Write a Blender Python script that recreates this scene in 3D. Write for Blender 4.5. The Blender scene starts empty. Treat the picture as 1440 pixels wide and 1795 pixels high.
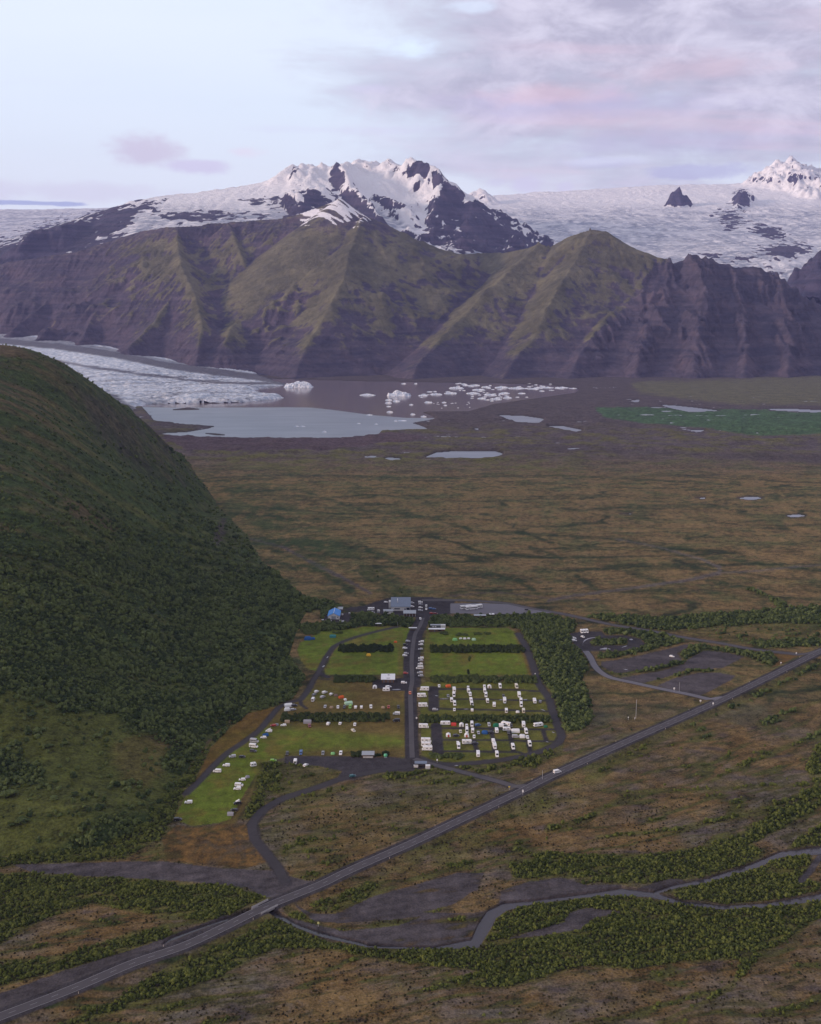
import bpy, math, random
import numpy as np
R = math.radians
random.seed(7)
scene = bpy.context.scene
COL = scene.collection

# ------------------------------------------------------------------ camera
# photo frame 1440 x 1795 px; focal length 1900 px; pitched 10.5 degrees below the horizon, 290 m above the plain
FPX, CX, CY, PITCH, CAMH = 1900.0, 720.0, 897.5, R(10.5), 290.0
cam_d = bpy.data.cameras.new('camera')
cam = bpy.data.objects.new('camera', cam_d); COL.objects.link(cam)
cam.location = (0, 0, CAMH)
cam.rotation_euler = (R(90) - PITCH, 0, 0)
cam_d.sensor_fit = 'VERTICAL'; cam_d.sensor_height = 24.0
cam_d.lens = FPX / 1795.0 * 24.0
cam_d.clip_start = 1.0; cam_d.clip_end = 60000.0
scene.camera = cam

# ------------------------------------------------------------------ render settings
scene.view_settings.view_transform = 'Standard'
scene.view_settings.look = 'None'
scene.view_settings.exposure = 0.6
scene.view_settings.gamma = 1.0
scene.render.engine = 'CYCLES'
scene.cycles.max_bounces = 5
scene.cycles.diffuse_bounces = 2
scene.cycles.glossy_bounces = 2
scene.cycles.transmission_bounces = 2
scene.cycles.transparent_max_bounces = 4
scene.cycles.volume_bounces = 0
scene.cycles.use_denoising = True

# ------------------------------------------------------------------ node helper
class NT:
    def __init__(s, tree):
        s.t = tree; s.n = tree.nodes; s.l = tree.links
    def node(s, kind, **kw):
        n = s.n.new(kind)
        for k, v in kw.items(): setattr(n, k, v)
        return n
    def put(s, sock, v):
        if v is None: return
        if isinstance(v, bpy.types.NodeSocket): s.l.new(v, sock)
        else:
            if isinstance(v, (tuple, list)) and len(v) == 3 and sock.type == 'RGBA': v = (*v, 1)
            sock.default_value = v
    def m(s, op, a, b=None, c=None, clamp=False):
        n = s.node('ShaderNodeMath', operation=op, use_clamp=clamp)
        s.put(n.inputs[0], a); s.put(n.inputs[1], b); s.put(n.inputs[2], c)
        return n.outputs[0]
    def v(s, op, a, b=None, out=0):
        n = s.node('ShaderNodeVectorMath', operation=op)
        s.put(n.inputs[0], a)
        if op == 'SCALE': s.put(n.inputs[3], b)
        else: s.put(n.inputs[1], b)
        return n.outputs[out]
    def mix(s, f, a, b, mode='MIX'):
        n = s.node('ShaderNodeMix', data_type='RGBA', blend_type=mode)
        s.put(n.inputs[0], f); s.put(n.inputs[6], a); s.put(n.inputs[7], b)
        return n.outputs[2]
    def noise(s, vec, scale, detail=4, rough=0.55, dist=0.0, out=0):
        n = s.node('ShaderNodeTexNoise')
        s.put(n.inputs['Vector'], vec)
        n.inputs['Scale'].default_value = scale; n.inputs['Detail'].default_value = detail
        n.inputs['Roughness'].default_value = rough; n.inputs['Distortion'].default_value = dist
        return n.outputs[out]
    def voro(s, vec, scale, feature='F1', out='Distance'):
        n = s.node('ShaderNodeTexVoronoi', feature=feature)
        s.put(n.inputs['Vector'], vec); n.inputs['Scale'].default_value = scale
        return n.outputs[out]
    def ramp(s, f, lo, hi, a=0.0, b=1.0, smooth=True):
        n = s.node('ShaderNodeMapRange', interpolation_type='SMOOTHSTEP' if smooth else 'LINEAR')
        s.put(n.inputs[0], f); s.put(n.inputs[1], lo); s.put(n.inputs[2], hi); s.put(n.inputs[3], a); s.put(n.inputs[4], b)
        return n.outputs[0]
    def xyz(s, x, y, z):
        n = s.node('ShaderNodeCombineXYZ')
        s.put(n.inputs[0], x); s.put(n.inputs[1], y); s.put(n.inputs[2], z)
        return n.outputs[0]
    def sep(s, v):
        n = s.node('ShaderNodeSeparateXYZ'); s.put(n.inputs[0], v); return n.outputs
    def attr(s, name, out='Fac'):
        n = s.node('ShaderNodeAttribute', attribute_name=name); return n.outputs[out]
    def pos(s):
        return s.node('ShaderNodeNewGeometry').outputs['Position']
    def nrm(s):
        return s.node('ShaderNodeNewGeometry').outputs['Normal']
    def bump(s, h, strength=0.5, dist=1.0):
        n = s.node('ShaderNodeBump'); s.put(n.inputs['Height'], h)
        n.inputs['Strength'].default_value = strength; n.inputs['Distance'].default_value = dist
        return n.outputs[0]

def new_mat(name, color=(0.5, 0.5, 0.5), rough=0.8, metal=0.0, spec=0.3):
    m = bpy.data.materials.new(name); m.use_nodes = True
    t = NT(m.node_tree); t.n.clear()
    b = t.node('ShaderNodeBsdfPrincipled'); o = t.node('ShaderNodeOutputMaterial')
    t.l.new(b.outputs[0], o.inputs['Surface'])
    b.inputs['Roughness'].default_value = rough; b.inputs['Metallic'].default_value = metal
    b.inputs['Specular IOR Level'].default_value = spec
    t.put(b.inputs['Base Color'], color)
    return m, t, b

# ------------------------------------------------------------------ world: dusk sky with high cloud
SUN_EL, SUN_AZ = R(9.0), R(-112.0)      # azimuth measured from +Y towards +X: the sun stands to the left and a little behind
world = bpy.data.worlds.new('World'); scene.world = world; world.use_nodes = True
w = NT(world.node_tree); w.n.clear()
sky = w.node('ShaderNodeTexSky', sky_type='NISHITA', sun_disc=False)
sky.sun_elevation = SUN_EL; sky.sun_rotation = SUN_AZ
sky.altitude = 300; sky.air_density = 1.0; sky.dust_density = 1.5; sky.ozone_density = 2.0
SKY_S = 0.12
SKY_G = 0.93
d = w.node('ShaderNodeTexCoord').outputs['Generated']
dx, dy, dz = w.sep(d)
az = w.m('ARCTAN2', dx, dy)                      # radians, 0 straight ahead, + to the right
el = w.m('ARCSINE', w.m('MAXIMUM', dz, 0.0))
den = w.m('ADD', w.m('MAXIMUM', dz, 0.0), 0.10)
cp = w.xyz(w.m('DIVIDE', dx, den), w.m('DIVIDE', dy, den), 0.0)      # flat cloud layer overhead
cs = w.v('MULTIPLY', cp, (0.55, 1.0, 1.0))
warp = w.noise(cs, 0.9, 3, 0.5, out=1)
cw = w.v('ADD', cs, w.v('SCALE', w.v('SUBTRACT', warp, (0.5, 0.5, 0.5)), 0.9))
n1 = w.noise(cw, 1.1, 8, 0.58)
n2 = w.noise(w.v('ADD', cw, (7.3, 2.1, 0)), 2.6, 7, 0.62)
n3 = w.noise(w.v('ADD', cs, (1.3, 9.1, 0)), 0.55, 4, 0.5)
# pale veil: whitish blue left, lilac right, pinkish at the horizon
right = w.ramp(az, R(-16), R(16))
hor = w.ramp(el, R(0.0), R(10.0))
K = SKY_G / SKY_S
def c(r_, g_, b_): return (r_ * K, g_ * K, b_ * K)
veil = w.mix(hor, c(0.92, 0.85, 0.88), c(0.70, 0.775, 0.88))
veil = w.mix(w.m('MULTIPLY', w.ramp(n3, 0.35, 0.7), 0.6), veil, c(0.80, 0.85, 0.94))
base = w.mix(0.88, sky.outputs[0], veil)
# main grey-lilac bank filling the upper right
n4 = w.noise(w.xyz(az, w.m('MULTIPLY', el, 2.6), 3.1), 7.0, 9, 0.62, 0.4); n5 = w.noise(w.xyz(az, w.m('MULTIPLY', el, 2.0), 8.1), 19.0, 7, 0.65, 0.6)
cov = w.m('ADD', w.m('ADD', w.m('MULTIPLY', n1, 0.55), w.m('MULTIPLY', n4, 0.55)), w.m('ADD', w.m('MULTIPLY', n2, 0.12), w.m('MULTIPLY', n5, 0.14)))
bankpos = w.m('ADD', w.m('MULTIPLY', w.ramp(az, R(-14), R(10)), 0.34), w.m('MULTIPLY', w.ramp(el, R(4.2), R(9.5)), 0.26))
bank = w.ramp(w.m('ADD', cov, bankpos), 0.98, 1.26)
ccol = w.mix(w.ramp(w.m('ADD', w.m('MULTIPLY', n4, 0.6), w.m('MULTIPLY', n5, 0.4)), 0.38, 0.64), c(0.33, 0.31, 0.41), c(0.60, 0.57, 0.68))
pink = w.m('MULTIPLY', w.ramp(w.noise(w.v('MULTIPLY', cs, (0.6, 1.6, 1)), 1.3, 5, 0.55), 0.52, 0.68), w.ramp(az, R(-2), R(10)))
ccol = w.mix(w.m('MULTIPLY', pink, 0.4), ccol, c(0.74, 0.52, 0.60))
out = w.mix(w.m('MULTIPLY', bank, 0.92), base, ccol)
# small separate clouds given by direction: (azimuth, elevation, half width, half height, amount)
def blob(out, a, e, wa, we, amt, col, soft=0.55):
    u = w.m('DIVIDE', w.m('SUBTRACT', az, R(a)), R(wa))
    t_ = w.m('DIVIDE', w.m('SUBTRACT', el, R(e)), R(we))
    rr = w.m('SQRT', w.m('ADD', w.m('MULTIPLY', u, u), w.m('MULTIPLY', t_, t_)))
    nn = w.noise(w.xyz(w.m('MULTIPLY', az, 1.0), w.m('MULTIPLY', el, 2.2), a), 22.0, 5, 0.6)
    f = w.ramp(w.m('ADD', rr, w.m('MULTIPLY', w.m('SUBTRACT', nn, 0.5), 1.9)), 1.0, 1.0 - soft)
    return w.mix(w.m('MULTIPLY', f, amt), out, col)
def ae(px, py): # photo pixel -> azimuth, elevation in degrees
    x = (px - CX) / FPX; y = (CY - py) / FPX
    vy = math.cos(PITCH) + y * math.sin(PITCH); vz = -math.sin(PITCH) + y * math.cos(PITCH)
    return math.degrees(math.atan2(x, vy)), math.degrees(math.atan2(vz, math.hypot(x, vy)))
for px, py, wx, wy, amt, col, sf in [
        (250, 264, 85, 30, 0.8, c(0.56, 0.50, 0.62), 0.8), (330, 292, 80, 15, 0.7, c(0.58, 0.52, 0.70), 0.7),
        (120, 335, 260, 22, 0.5, c(0.64, 0.60, 0.72), 0.8), (60, 356, 110, 5, 0.85, c(0.34, 0.38, 0.62), 0.5),
        (430, 266, 40, 12, 0.4, c(0.74, 0.60, 0.72), 0.7), (640, 154, 60, 13, 0.4, c(0.62, 0.60, 0.78), 0.7),
        (1000, 185, 330, 30, 0.55, c(0.47, 0.43, 0.62), 0.9), (960, 165, 210, 22, 0.42, c(0.74, 0.50, 0.56), 1.0), (1240, 118, 190, 26, 0.38, c(0.72, 0.52, 0.58), 1.0),
        (1180, 250, 300, 26, 0.5, c(0.46, 0.43, 0.60), 0.9), (1220, 300, 140, 15, 0.7, c(0.42, 0.42, 0.62), 0.6), (600, 228, 190, 10, 0.3, c(0.60, 0.58, 0.76), 0.9), (1050, 285, 80, 12, 0.5, c(0.50, 0.50, 0.70), 0.7),
        (925, 325, 30, 18, 0.55, c(0.60, 0.56, 0.74), 0.7), (870, 320, 25, 9, 0.4, c(0.60, 0.56, 0.74), 0.7), (990, 330, 16, 12, 0.45, c(0.60, 0.56, 0.74), 0.7),
        (720, 85, 60, 22, 0.75, c(0.68, 0.80, 0.95), 0.8), (820, 12, 60, 12, 0.5, c(0.68, 0.80, 0.95), 0.8), (1060, 282, 120, 10, 0.3, c(0.80, 0.84, 0.95), 0.9)]:
    a_, e_ = ae(px, py)
    out = blob(out, a_, e_, math.degrees(wx / FPX), math.degrees(wy / FPX), amt, col, sf)
# the half of the sky behind and above the camera is duller, bluer cloud
behind = w.ramp(dy, 0.35, -0.6)
out = w.mix(w.m('MULTIPLY', behind, 0.75), out, c(0.41, 0.375, 0.40))
out = w.mix(w.m('MULTIPLY', w.ramp(el, R(20), R(60)), 0.75), out, c(0.45, 0.43, 0.47))
bg = w.node('ShaderNodeBackground'); w.put(bg.inputs[0], out); bg.inputs[1].default_value = SKY_S
wo = w.node('ShaderNodeOutputWorld'); w.l.new(bg.outputs[0], wo.inputs[0])

sun_d = bpy.data.lights.new('sun', 'SUN'); sun_d.energy = 2.4; sun_d.angle = R(8); sun_d.color = (1.0, 0.74, 0.60)
sun = bpy.data.objects.new('sun', sun_d); COL.objects.link(sun)
sv = (math.sin(SUN_AZ) * math.cos(SUN_EL), math.cos(SUN_AZ) * math.cos(SUN_EL), math.sin(SUN_EL))
from mathutils import Vector, Matrix, noise as mnoise
sun.rotation_euler = Vector(sv).to_track_quat('Z', 'Y').to_euler()

# ------------------------------------------------------------------ geometry of the view: photo pixel <-> place
SP, CP = math.sin(PITCH), math.cos(PITCH)
def ray(px, py):
    x = (np.asarray(px, float) - CX) / FPX; y = (CY - np.asarray(py, float)) / FPX
    return x, CP + y * SP, -SP + y * CP
def gp(px, py, z=0.0):                      # point of the plain seen at a photo pixel
    x, vy, vz = ray(px, py); t = (z - CAMH) / vz
    return x * t, vy * t
def at(px, py, Y):                          # point at forward distance Y seen at a photo pixel
    x, vy, vz = ray(px, py); t = Y / vy
    return x * t, np.asarray(Y, float) + 0 * t, CAMH + vz * t
def proj(X, Y, Z):
    dep = Y * CP - (Z - CAMH) * SP; up = Y * SP + (Z - CAMH) * CP
    return CX + FPX * X / dep, CY - FPX * up / dep

# ------------------------------------------------------------------ noise and small numeric tools
def _h(ix, iy, seed):
    n = (ix.astype(np.int64) * 374761393 + iy.astype(np.int64) * 668265263 + seed * 1442695041) & 0xFFFFFFFF
    n = ((n ^ (n >> 13)) * 1274126177) & 0xFFFFFFFF
    n = n ^ (n >> 16)
    return (n & 0xFFFF).astype(np.float64) / 65536.0 * 2 * math.pi
def pnoise(x, y, seed=0):
    x = np.asarray(x, float); y = np.asarray(y, float)
    ix = np.floor(x); iy = np.floor(y); fx = x - ix; fy = y - iy
    u = fx * fx * fx * (fx * (fx * 6 - 15) + 10); v = fy * fy * fy * (fy * (fy * 6 - 15) + 10)
    r = []
    for dj in (0, 1):
        for di in (0, 1):
            a = _h(ix + di, iy + dj, seed); r.append(np.cos(a) * (fx - di) + np.sin(a) * (fy - dj))
    a = r[0] + u * (r[1] - r[0]); b = r[2] + u * (r[3] - r[2])
    return (a + v * (b - a)) * 1.45
def fbm(x, y, octv=5, seed=0, gain=0.5, lac=2.03):
    s = 0.0; a = 1.0; n = 0.0
    for k in range(octv):
        s = s + a * pnoise(x * lac ** k, y * lac ** k, seed + k * 17); n += a; a *= gain
    return s / n
def ridged(x, y, octv=4, seed=0, gain=0.5, lac=2.07):
    s = 0.0; a = 1.0; n = 0.0
    for k in range(octv):
        s = s + a * (1 - np.abs(pnoise(x * lac ** k, y * lac ** k, seed + k * 31)) * 2); n += a; a *= gain
    return s / n
def sstep(x, a, b):
    t = np.clip((np.asarray(x, float) - a) / (b - a), 0, 1); return t * t * (3 - 2 * t)
def rbf(pts, vals, smooth=0.0):
    P = np.asarray(pts, float); V = np.asarray(vals, float); n = len(P); S = 1000.0; P = P / S
    def phi(r2): return np.where(r2 > 1e-12, 0.5 * r2 * np.log(np.maximum(r2, 1e-12)), 0.0)
    d2 = ((P[:, None] - P[None]) ** 2).sum(-1)
    A = np.zeros((n + 3, n + 3)); A[:n, :n] = phi(d2) + smooth * np.eye(n)
    A[:n, n] = 1; A[:n, n + 1:] = P; A[n, :n] = 1; A[n + 1:, :n] = P.T
    w_ = np.linalg.solve(A, np.concatenate([V, [0, 0, 0]]))
    def f(X, Y):
        sh = X.shape; x = X.ravel() / S; y = Y.ravel() / S; o = w_[n] + w_[n + 1] * x + w_[n + 2] * y
        for k in range(n): o = o + w_[k] * phi((x - P[k, 0]) ** 2 + (y - P[k, 1]) ** 2)
        return o.reshape(sh)
    return f
def polydist(X, Y, pts):                    # distance to a polyline, and index along it
    best = np.full(X.shape, 1e18); par = np.zeros(X.shape)
    for i in range(len(pts) - 1):
        ax, ay = pts[i][:2]; bx, by = pts[i + 1][:2]; dx_, dy_ = bx - ax, by - ay
        t = np.clip(((X - ax) * dx_ + (Y - ay) * dy_) / (dx_ * dx_ + dy_ * dy_ + 1e-9), 0, 1)
        dd = (X - ax - t * dx_) ** 2 + (Y - ay - t * dy_) ** 2
        m_ = dd < best; best = np.where(m_, dd, best); par = np.where(m_, i + t, par)
    return np.sqrt(best), par
def ridge(H, X, Y, px_pts, s1, c1, s2, warp=None):   # raise H to a crest whose flanks fall s1 over the first c1 metres, then s2
    P = [at(*p) for p in px_pts]; P = [(float(a), float(b), float(z)) for a, b, z in P]
    dd, par = polydist(X, Y, P)
    z = np.interp(par, np.arange(len(P)), [p[2] for p in P])
    if warp is not None: dd = dd * warp
    h = z - np.where(dd < c1, dd * s1, c1 * s1 + (dd - c1) * s2)
    return np.maximum(H, h)
def bil(A, fx, fy):                          # bilinear sample
    fx = np.clip(fx, 0, A.shape[1] - 1.001); fy = np.clip(fy, 0, A.shape[0] - 1.001)
    i = fx.astype(int); j = fy.astype(int); u = fx - i; v = fy - j
    return (A[j, i] * (1 - u) + A[j, i + 1] * u) * (1 - v) + (A[j + 1, i] * (1 - u) + A[j + 1, i + 1] * u) * v
def blur(A, n=1):
    for _ in range(n):
        A = (np.roll(A, 1, 0) + 2 * A + np.roll(A, -1, 0)) / 4
        A = (np.roll(A, 1, 1) + 2 * A + np.roll(A, -1, 1)) / 4
    return A
def erode(H, cell, drops, steps=60, seed=1, batch=15000, cap=4.0, er=0.3, dep=0.3, inertia=0.15, maxd=1.2):
    rng = np.random.default_rng(seed); ny, nx = H.shape; H = H / cell; Hf = H.ravel().copy()
    for b in range(drops // batch):
        x = rng.uniform(1, nx - 3, batch); y = rng.uniform(1, ny - 3, batch)
        dxx = np.zeros(batch); dyy = np.zeros(batch); sed = np.zeros(batch); vel = np.ones(batch); wat = np.ones(batch)
        live = np.ones(batch, bool)
        for s in range(steps):
            i = x.astype(int); j = y.astype(int); u = x - i; v = y - j; k = j * nx + i
            a = Hf[k]; bb = Hf[k + 1]; cc = Hf[k + nx]; dd = Hf[k + nx + 1]
            gx = (bb - a) * (1 - v) + (dd - cc) * v; gy = (cc - a) * (1 - u) + (dd - bb) * u
            h = (a * (1 - u) + bb * u) * (1 - v) + (cc * (1 - u) + dd * u) * v
            dxx = dxx * inertia - gx * (1 - inertia); dyy = dyy * inertia - gy * (1 - inertia)
            L = np.hypot(dxx, dyy) + 1e-9; dxx /= L; dyy /= L
            nx_ = x + dxx; ny_ = y + dyy
            ok = live & (nx_ > 1) & (nx_ < nx - 3) & (ny_ > 1) & (ny_ < ny - 3)
            nx_ = np.where(ok, nx_, x); ny_ = np.where(ok, ny_, y)
            i2 = nx_.astype(int); j2 = ny_.astype(int); u2 = nx_ - i2; v2 = ny_ - j2; k2 = j2 * nx + i2
            h2 = (Hf[k2] * (1 - u2) + Hf[k2 + 1] * u2) * (1 - v2) + (Hf[k2 + nx] * (1 - u2) + Hf[k2 + nx + 1] * u2) * v2
            dh = h2 - h
            c_ = np.maximum(-dh, 0.01) * vel * wat * cap
            am = np.where(dh > 0, np.minimum(dh, sed), np.where(sed > c_, (sed - c_) * dep, -np.minimum((c_ - sed) * er, -dh * maxd)))
            am = np.where(ok, am, 0.0); sed = sed - am
            for kk, ww in ((k, (1 - u) * (1 - v)), (k + 1, u * (1 - v)), (k + nx, (1 - u) * v), (k + nx + 1, u * v)):
                np.add.at(Hf, kk, am * ww * 0.5)
            vel = np.sqrt(np.maximum(vel * vel - dh * 4, 0.05)); vel = np.minimum(vel, 3.0); wat *= 0.975
            live = ok; x, y = nx_, ny_
    return Hf.reshape(ny, nx) * cell

def grid_mesh(name, X, Y, Z, mat, attrs=None, mask=None, kind='structure', smooth=True, color=None):
    ny, nx = X.shape
    co = np.stack([X, Y, Z], -1).reshape(-1, 3).astype(np.float32)
    idx = np.arange(ny * nx).reshape(ny, nx)
    q = np.stack([idx[:-1, :-1], idx[:-1, 1:], idx[1:, 1:], idx[1:, :-1]], -1).reshape(-1, 4)
    if mask is not None: q = q[mask[:-1, :-1].ravel()]
    # winding so that normals point up
    a = co[q[0, 1]] - co[q[0, 0]]; b_ = co[q[0, 3]] - co[q[0, 0]]
    if a[0] * b_[1] - a[1] * b_[0] < 0: q = q[:, ::-1]
    me = bpy.data.meshes.new(name)
    me.vertices.add(len(co)); me.vertices.foreach_set('co', co.ravel())
    me.loops.add(q.size); me.loops.foreach_set('vertex_index', q.ravel().astype(np.int32))
    me.polygons.add(len(q)); me.polygons.foreach_set('loop_start', (np.arange(len(q)) * 4).astype(np.int32))
    me.polygons.foreach_set('loop_total', np.full(len(q), 4, np.int32))
    me.update(calc_edges=True)
    if smooth: me.polygons.foreach_set('use_smooth', np.ones(len(q), bool))
    for k, v in (attrs or {}).items():
        at_ = me.attributes.new(k, 'FLOAT', 'POINT'); at_.data.foreach_set('value', v.ravel().astype(np.float32))
    if color is not None:
        at_ = me.attributes.new('tint', 'FLOAT_COLOR', 'POINT')
        at_.data.foreach_set('color', np.concatenate([color.reshape(-1, 3), np.ones((len(co), 1))], 1).ravel().astype(np.float32))
    me.materials.append(mat)
    o = bpy.data.objects.new(name, me); COL.objects.link(o)
    if kind: o['kind'] = kind
    return o
# ------------------------------------------------------------------ digitised plan of the plain (photo pixels that land on z = 0)
HWY = [(-420,1946),(0,1788),(132,1737),(233,1694),(323,1663),(394,1630),(463,1596),(560,1556),(616,1529),(720,1483),(800,1445),(840,1426),(915,1390),(960,1367),(1080,1312),(1250,1237),(1327,1200),(1407,1160),(1440,1144),(1530,1104),(1700,1045)]
PX0, PX1, PY0, PY1 = -470, 1960, 640, 1960
ry, rx = np.mgrid[PY0:PY1, PX0:PX1].astype(float)
GX, GY = gp(rx, ry)
def poly_mask(pts):
    m_ = np.zeros(rx.shape, bool); P = np.asarray(pts, float)
    j0 = max(0, int(P[:, 1].min() - PY0)); j1 = min(rx.shape[0], int(P[:, 1].max() - PY0) + 2)
    xs = rx[0]
    for j in range(j0, j1):
        y = PY0 + j + 0.01; cr = []
        for k in range(len(P)):
            ax, ay = P[k]; bx, by = P[(k + 1) % len(P)]
            if (ay <= y) != (by <= y): cr.append(ax + (y - ay) * (bx - ax) / (by - ay))
        cr.sort()
        for a, b in zip(cr[::2], cr[1::2]):
            i0 = int(max(0, math.ceil(a - PX0))); i1 = int(min(len(xs), math.floor(b - PX0) + 1))
            if i1 > i0: m_[j, i0:i1] = True
    return m_.astype(float)
def line_mask(pts, w, soft=1.0):             # w in photo pixels (full width); may be a list along the line
    A = np.zeros(rx.shape); P = np.asarray(pts, float)
    ws = np.asarray(w if hasattr(w, '__len__') else [w] * len(P), float)
    mg = ws.max() + 4
    i0 = int(max(0, P[:, 0].min() - PX0 - mg)); i1 = int(min(A.shape[1], P[:, 0].max() - PX0 + mg))
    j0 = int(max(0, P[:, 1].min() - PY0 - mg)); j1 = int(min(A.shape[0], P[:, 1].max() - PY0 + mg))
    if i1 <= i0 or j1 <= j0: return A
    dd, par = polydist(rx[j0:j1, i0:i1], ry[j0:j1, i0:i1], P)
    ww = np.interp(par, np.arange(len(P)), ws) / 2
    A[j0:j1, i0:i1] = np.clip((ww - dd) / soft + 0.5, 0, 1)
    return A
# stretched noises in plan, reused everywhere
nA = fbm(GX / 60, GY / 60, 5, 3); nB = fbm(GX / 14, GY / 14, 4, 9); nC = fbm(GX / 4, GY / 4, 3, 21)
flow = fbm(GX / 900, GY / 500, 3, 5)
# braided stripes, running across the view and curving
sx = GX * 0.25 + 60 * flow; sy = GY + 0.12 * GX + 130 * flow
strA = ridged(sx / 140, sy / 42, 4, 33); strB = ridged(sx / 60, sy / 17, 3, 55)
C_BROWN = np.array([0.158, 0.106, 0.046]); C_OLIVE = np.array([0.092, 0.092, 0.034]); C_YEL = np.array([0.125, 0.115, 0.035])
C_GRAV = np.array([0.098, 0.086, 0.080]); C_PURP = np.array([0.078, 0.063, 0.064]); C_GREEN = np.array([0.030, 0.050, 0.016])
C_DKGR = np.array([0.022, 0.038, 0.014]); C_LAWN = np.array([0.112, 0.150, 0.018]); C_DRY = np.array([0.165, 0.120, 0.038])
C_ORNG = np.array([0.150, 0.088, 0.030]); C_EMER = np.array([0.042, 0.090, 0.036])
T = np.empty(rx.shape + (3,)); T[:] = C_BROWN
def paint(mask, col, amt=1.0):
    m_ = (mask * amt)[..., None]; T[:] = T * (1 - m_) + np.asarray(col) * m_
dist = np.hypot(GX, GY)
near = sstep(ry, 1180, 1330)                 # south of the highway
# base: heath with olive and gravel drift
paint(sstep(nA + 0.5 * nB, -0.05, 0.45), C_OLIVE, 0.75)
paint(sstep(strA, 0.55, 0.85) * (1 - near), C_OLIVE, 0.6)
paint(sstep(strA + 0.3 * nA + 0.1 * nC, 0.80, 0.92) * (1 - near), C_DKGR, 0.7)
paint(sstep(strB + 0.35 * nA + 0.15 * nC, 0.72, 0.85) * (1 - near), C_DKGR, 0.5)
paint(sstep(-nB - 0.5*nA, 0.15, 0.6) * (1 - near), C_BROWN * 1.25, 0.5)
paint(sstep(nC + nB, 0.2, 0.5) * (1 - near), C_DKGR, 0.5)
# southern sandur: paler gravel with rust coloured moss
fx_, fy_ = 0.62 * GX + 0.78 * GY, 0.78 * GX - 0.62 * GY
fl2 = fbm(GX / 160, GY / 90, 3, 73)
u_ = GX + 0.45 * GY; v_ = GY - (0.33 + 0.0009 * (GY - 500)) * GX + 16 * fl2
strN = ridged(u_ / 105, v_ / 17, 3, 71, 0.55)
strM = ridged(u_ / 60, v_ / 7.5, 3, 77, 0.55)
paint(near * sstep(nA - 0.4 * nB, -0.25, 0.35), C_GRAV * 1.15, 0.7)
paint(near * sstep(nC + 0.6*nB, 0.15, 0.55), C_GRAV * 1.5, 0.35)
paint(near * sstep(fbm(GX/9+3, GY/4, 4, 93) + 0.4*nA, 0.12, 0.4), np.array([0.105, 0.088, 0.026]), 0.4)

paint(near * sstep(fbm(GX/5, GY/3, 3, 95), 0.25, 0.5), np.array([0.045, 0.040, 0.016]), 0.4)
paint(near * sstep(strN + 0.15 * nB, 0.42, 0.66), C_ORNG * 0.72, 0.6)
paint(near * sstep(strM + 0.25 * nA + 0.1 * nC, 0.60, 0.78), np.array([0.052, 0.050, 0.018]), 0.75)
paint(near * sstep(strN + 0.1 * nB + 0.15 * nA, 0.66, 0.78), C_DKGR * 1.1, 0.8)
paint(near * sstep(fbm(GX / 30 + 5, GY / 12, 4, 88), 0.18, 0.45), C_PURP * 0.9, 0.7)
# yellow-green belts beside the highway
yb = line_mask([(600,1590),(760,1500),(860,1450),(960,1400),(1060,1350),(1110,1325)], [30, 60, 55, 40, 30, 10], 22) * sstep(nB + nA, -0.5, 0.3)
paint(yb, C_YEL * 0.9, 0.8)
paint(line_mask([(960,1367),(1080,1312),(1250,1237),(1407,1160)], 26, 14), C_OLIVE, 0.5)
def vein(a, b, k, wd, seed, wx, wy):
    wq = fbm(GX / wx, GY / wy, 3, seed + 9)
    nn = pnoise(GX / a + 0.9 * wq + 0.02 * GY / b, (GY + 0.16 * GX) / b + 1.3 * wq, seed)
    return sstep(np.abs(nn) * b, wd * 1.5, wd * 0.5) * sstep(fbm(GX / (a * 0.7), GY / (b * 1.6), 2, seed + 5), -0.25, 0.1)
vn = np.maximum(np.maximum(vein(420, 95, 1, 4.5, 611, 500, 260), vein(250, 60, 1, 2.6, 617, 260, 150)), 0.8 * vein(150, 34, 1, 1.5, 623, 200, 90))
VEIN = vn * (1 - near) * sstep(ry, 790, 850)
paint(VEIN * sstep(nC + 0.8 * nB, -0.9, -0.1), C_DKGR * 0.75, 0.9)
# moraine belt between lake and heath
mor = sstep(ry, 850, 780)
paint(mor, C_PURP * 0.95)
paint(mor * sstep(nA + 0.4 * strA, 0.05, 0.5), C_YEL * 0.75, 0.8)
paint(line_mask([(380,800),(520,812),(760,800),(900,815),(1040,830)], [30, 34, 20, 26, 12], 10) * sstep(nA + nB, -0.3, 0.3), C_YEL * 0.85, 0.7)
paint(sstep(ry, 762, 740) * sstep(rx, 240, 300), C_PURP * 0.85)
paint(poly_mask([(285,762),(600,764),(700,760),(760,768),(700,776),(560,792),(330,792),(290,776)]), C_PURP * np.array([0.95, 0.8, 0.9]), 0.9)
paint(line_mask([(850,790),(960,786),(1100,792),(1250,800),(1440,806),(1600,806)], [3, 8, 4, 6, 16, 20], 5), C_PURP * 0.8, 0.8)
paint(sstep(blur(poly_mask([(1100,668),(1250,664),(1500,655),(1960,650),(1960,716),(1500,712),(1300,712),(1190,700),(1120,690)]), 45) + 0.6*nA + 0.35*nB, 0.35, 0.95), C_OLIVE * 1.1 + 0.01, 0.6)
paint(sstep(blur(poly_mask([(1040,716),(1130,713),(1230,716),(1440,723),(1960,728),(1960,768),(1440,762),(1330,768),(1240,752),(1130,744),(1060,734)]), 7) + 0.55*nA + 0.4*nB - 0.15, 0.3, 0.65), C_EMER * (0.7 + 0.6*sstep(nB + nC, -0.4, 0.5))[..., None], 0.85)
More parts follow.
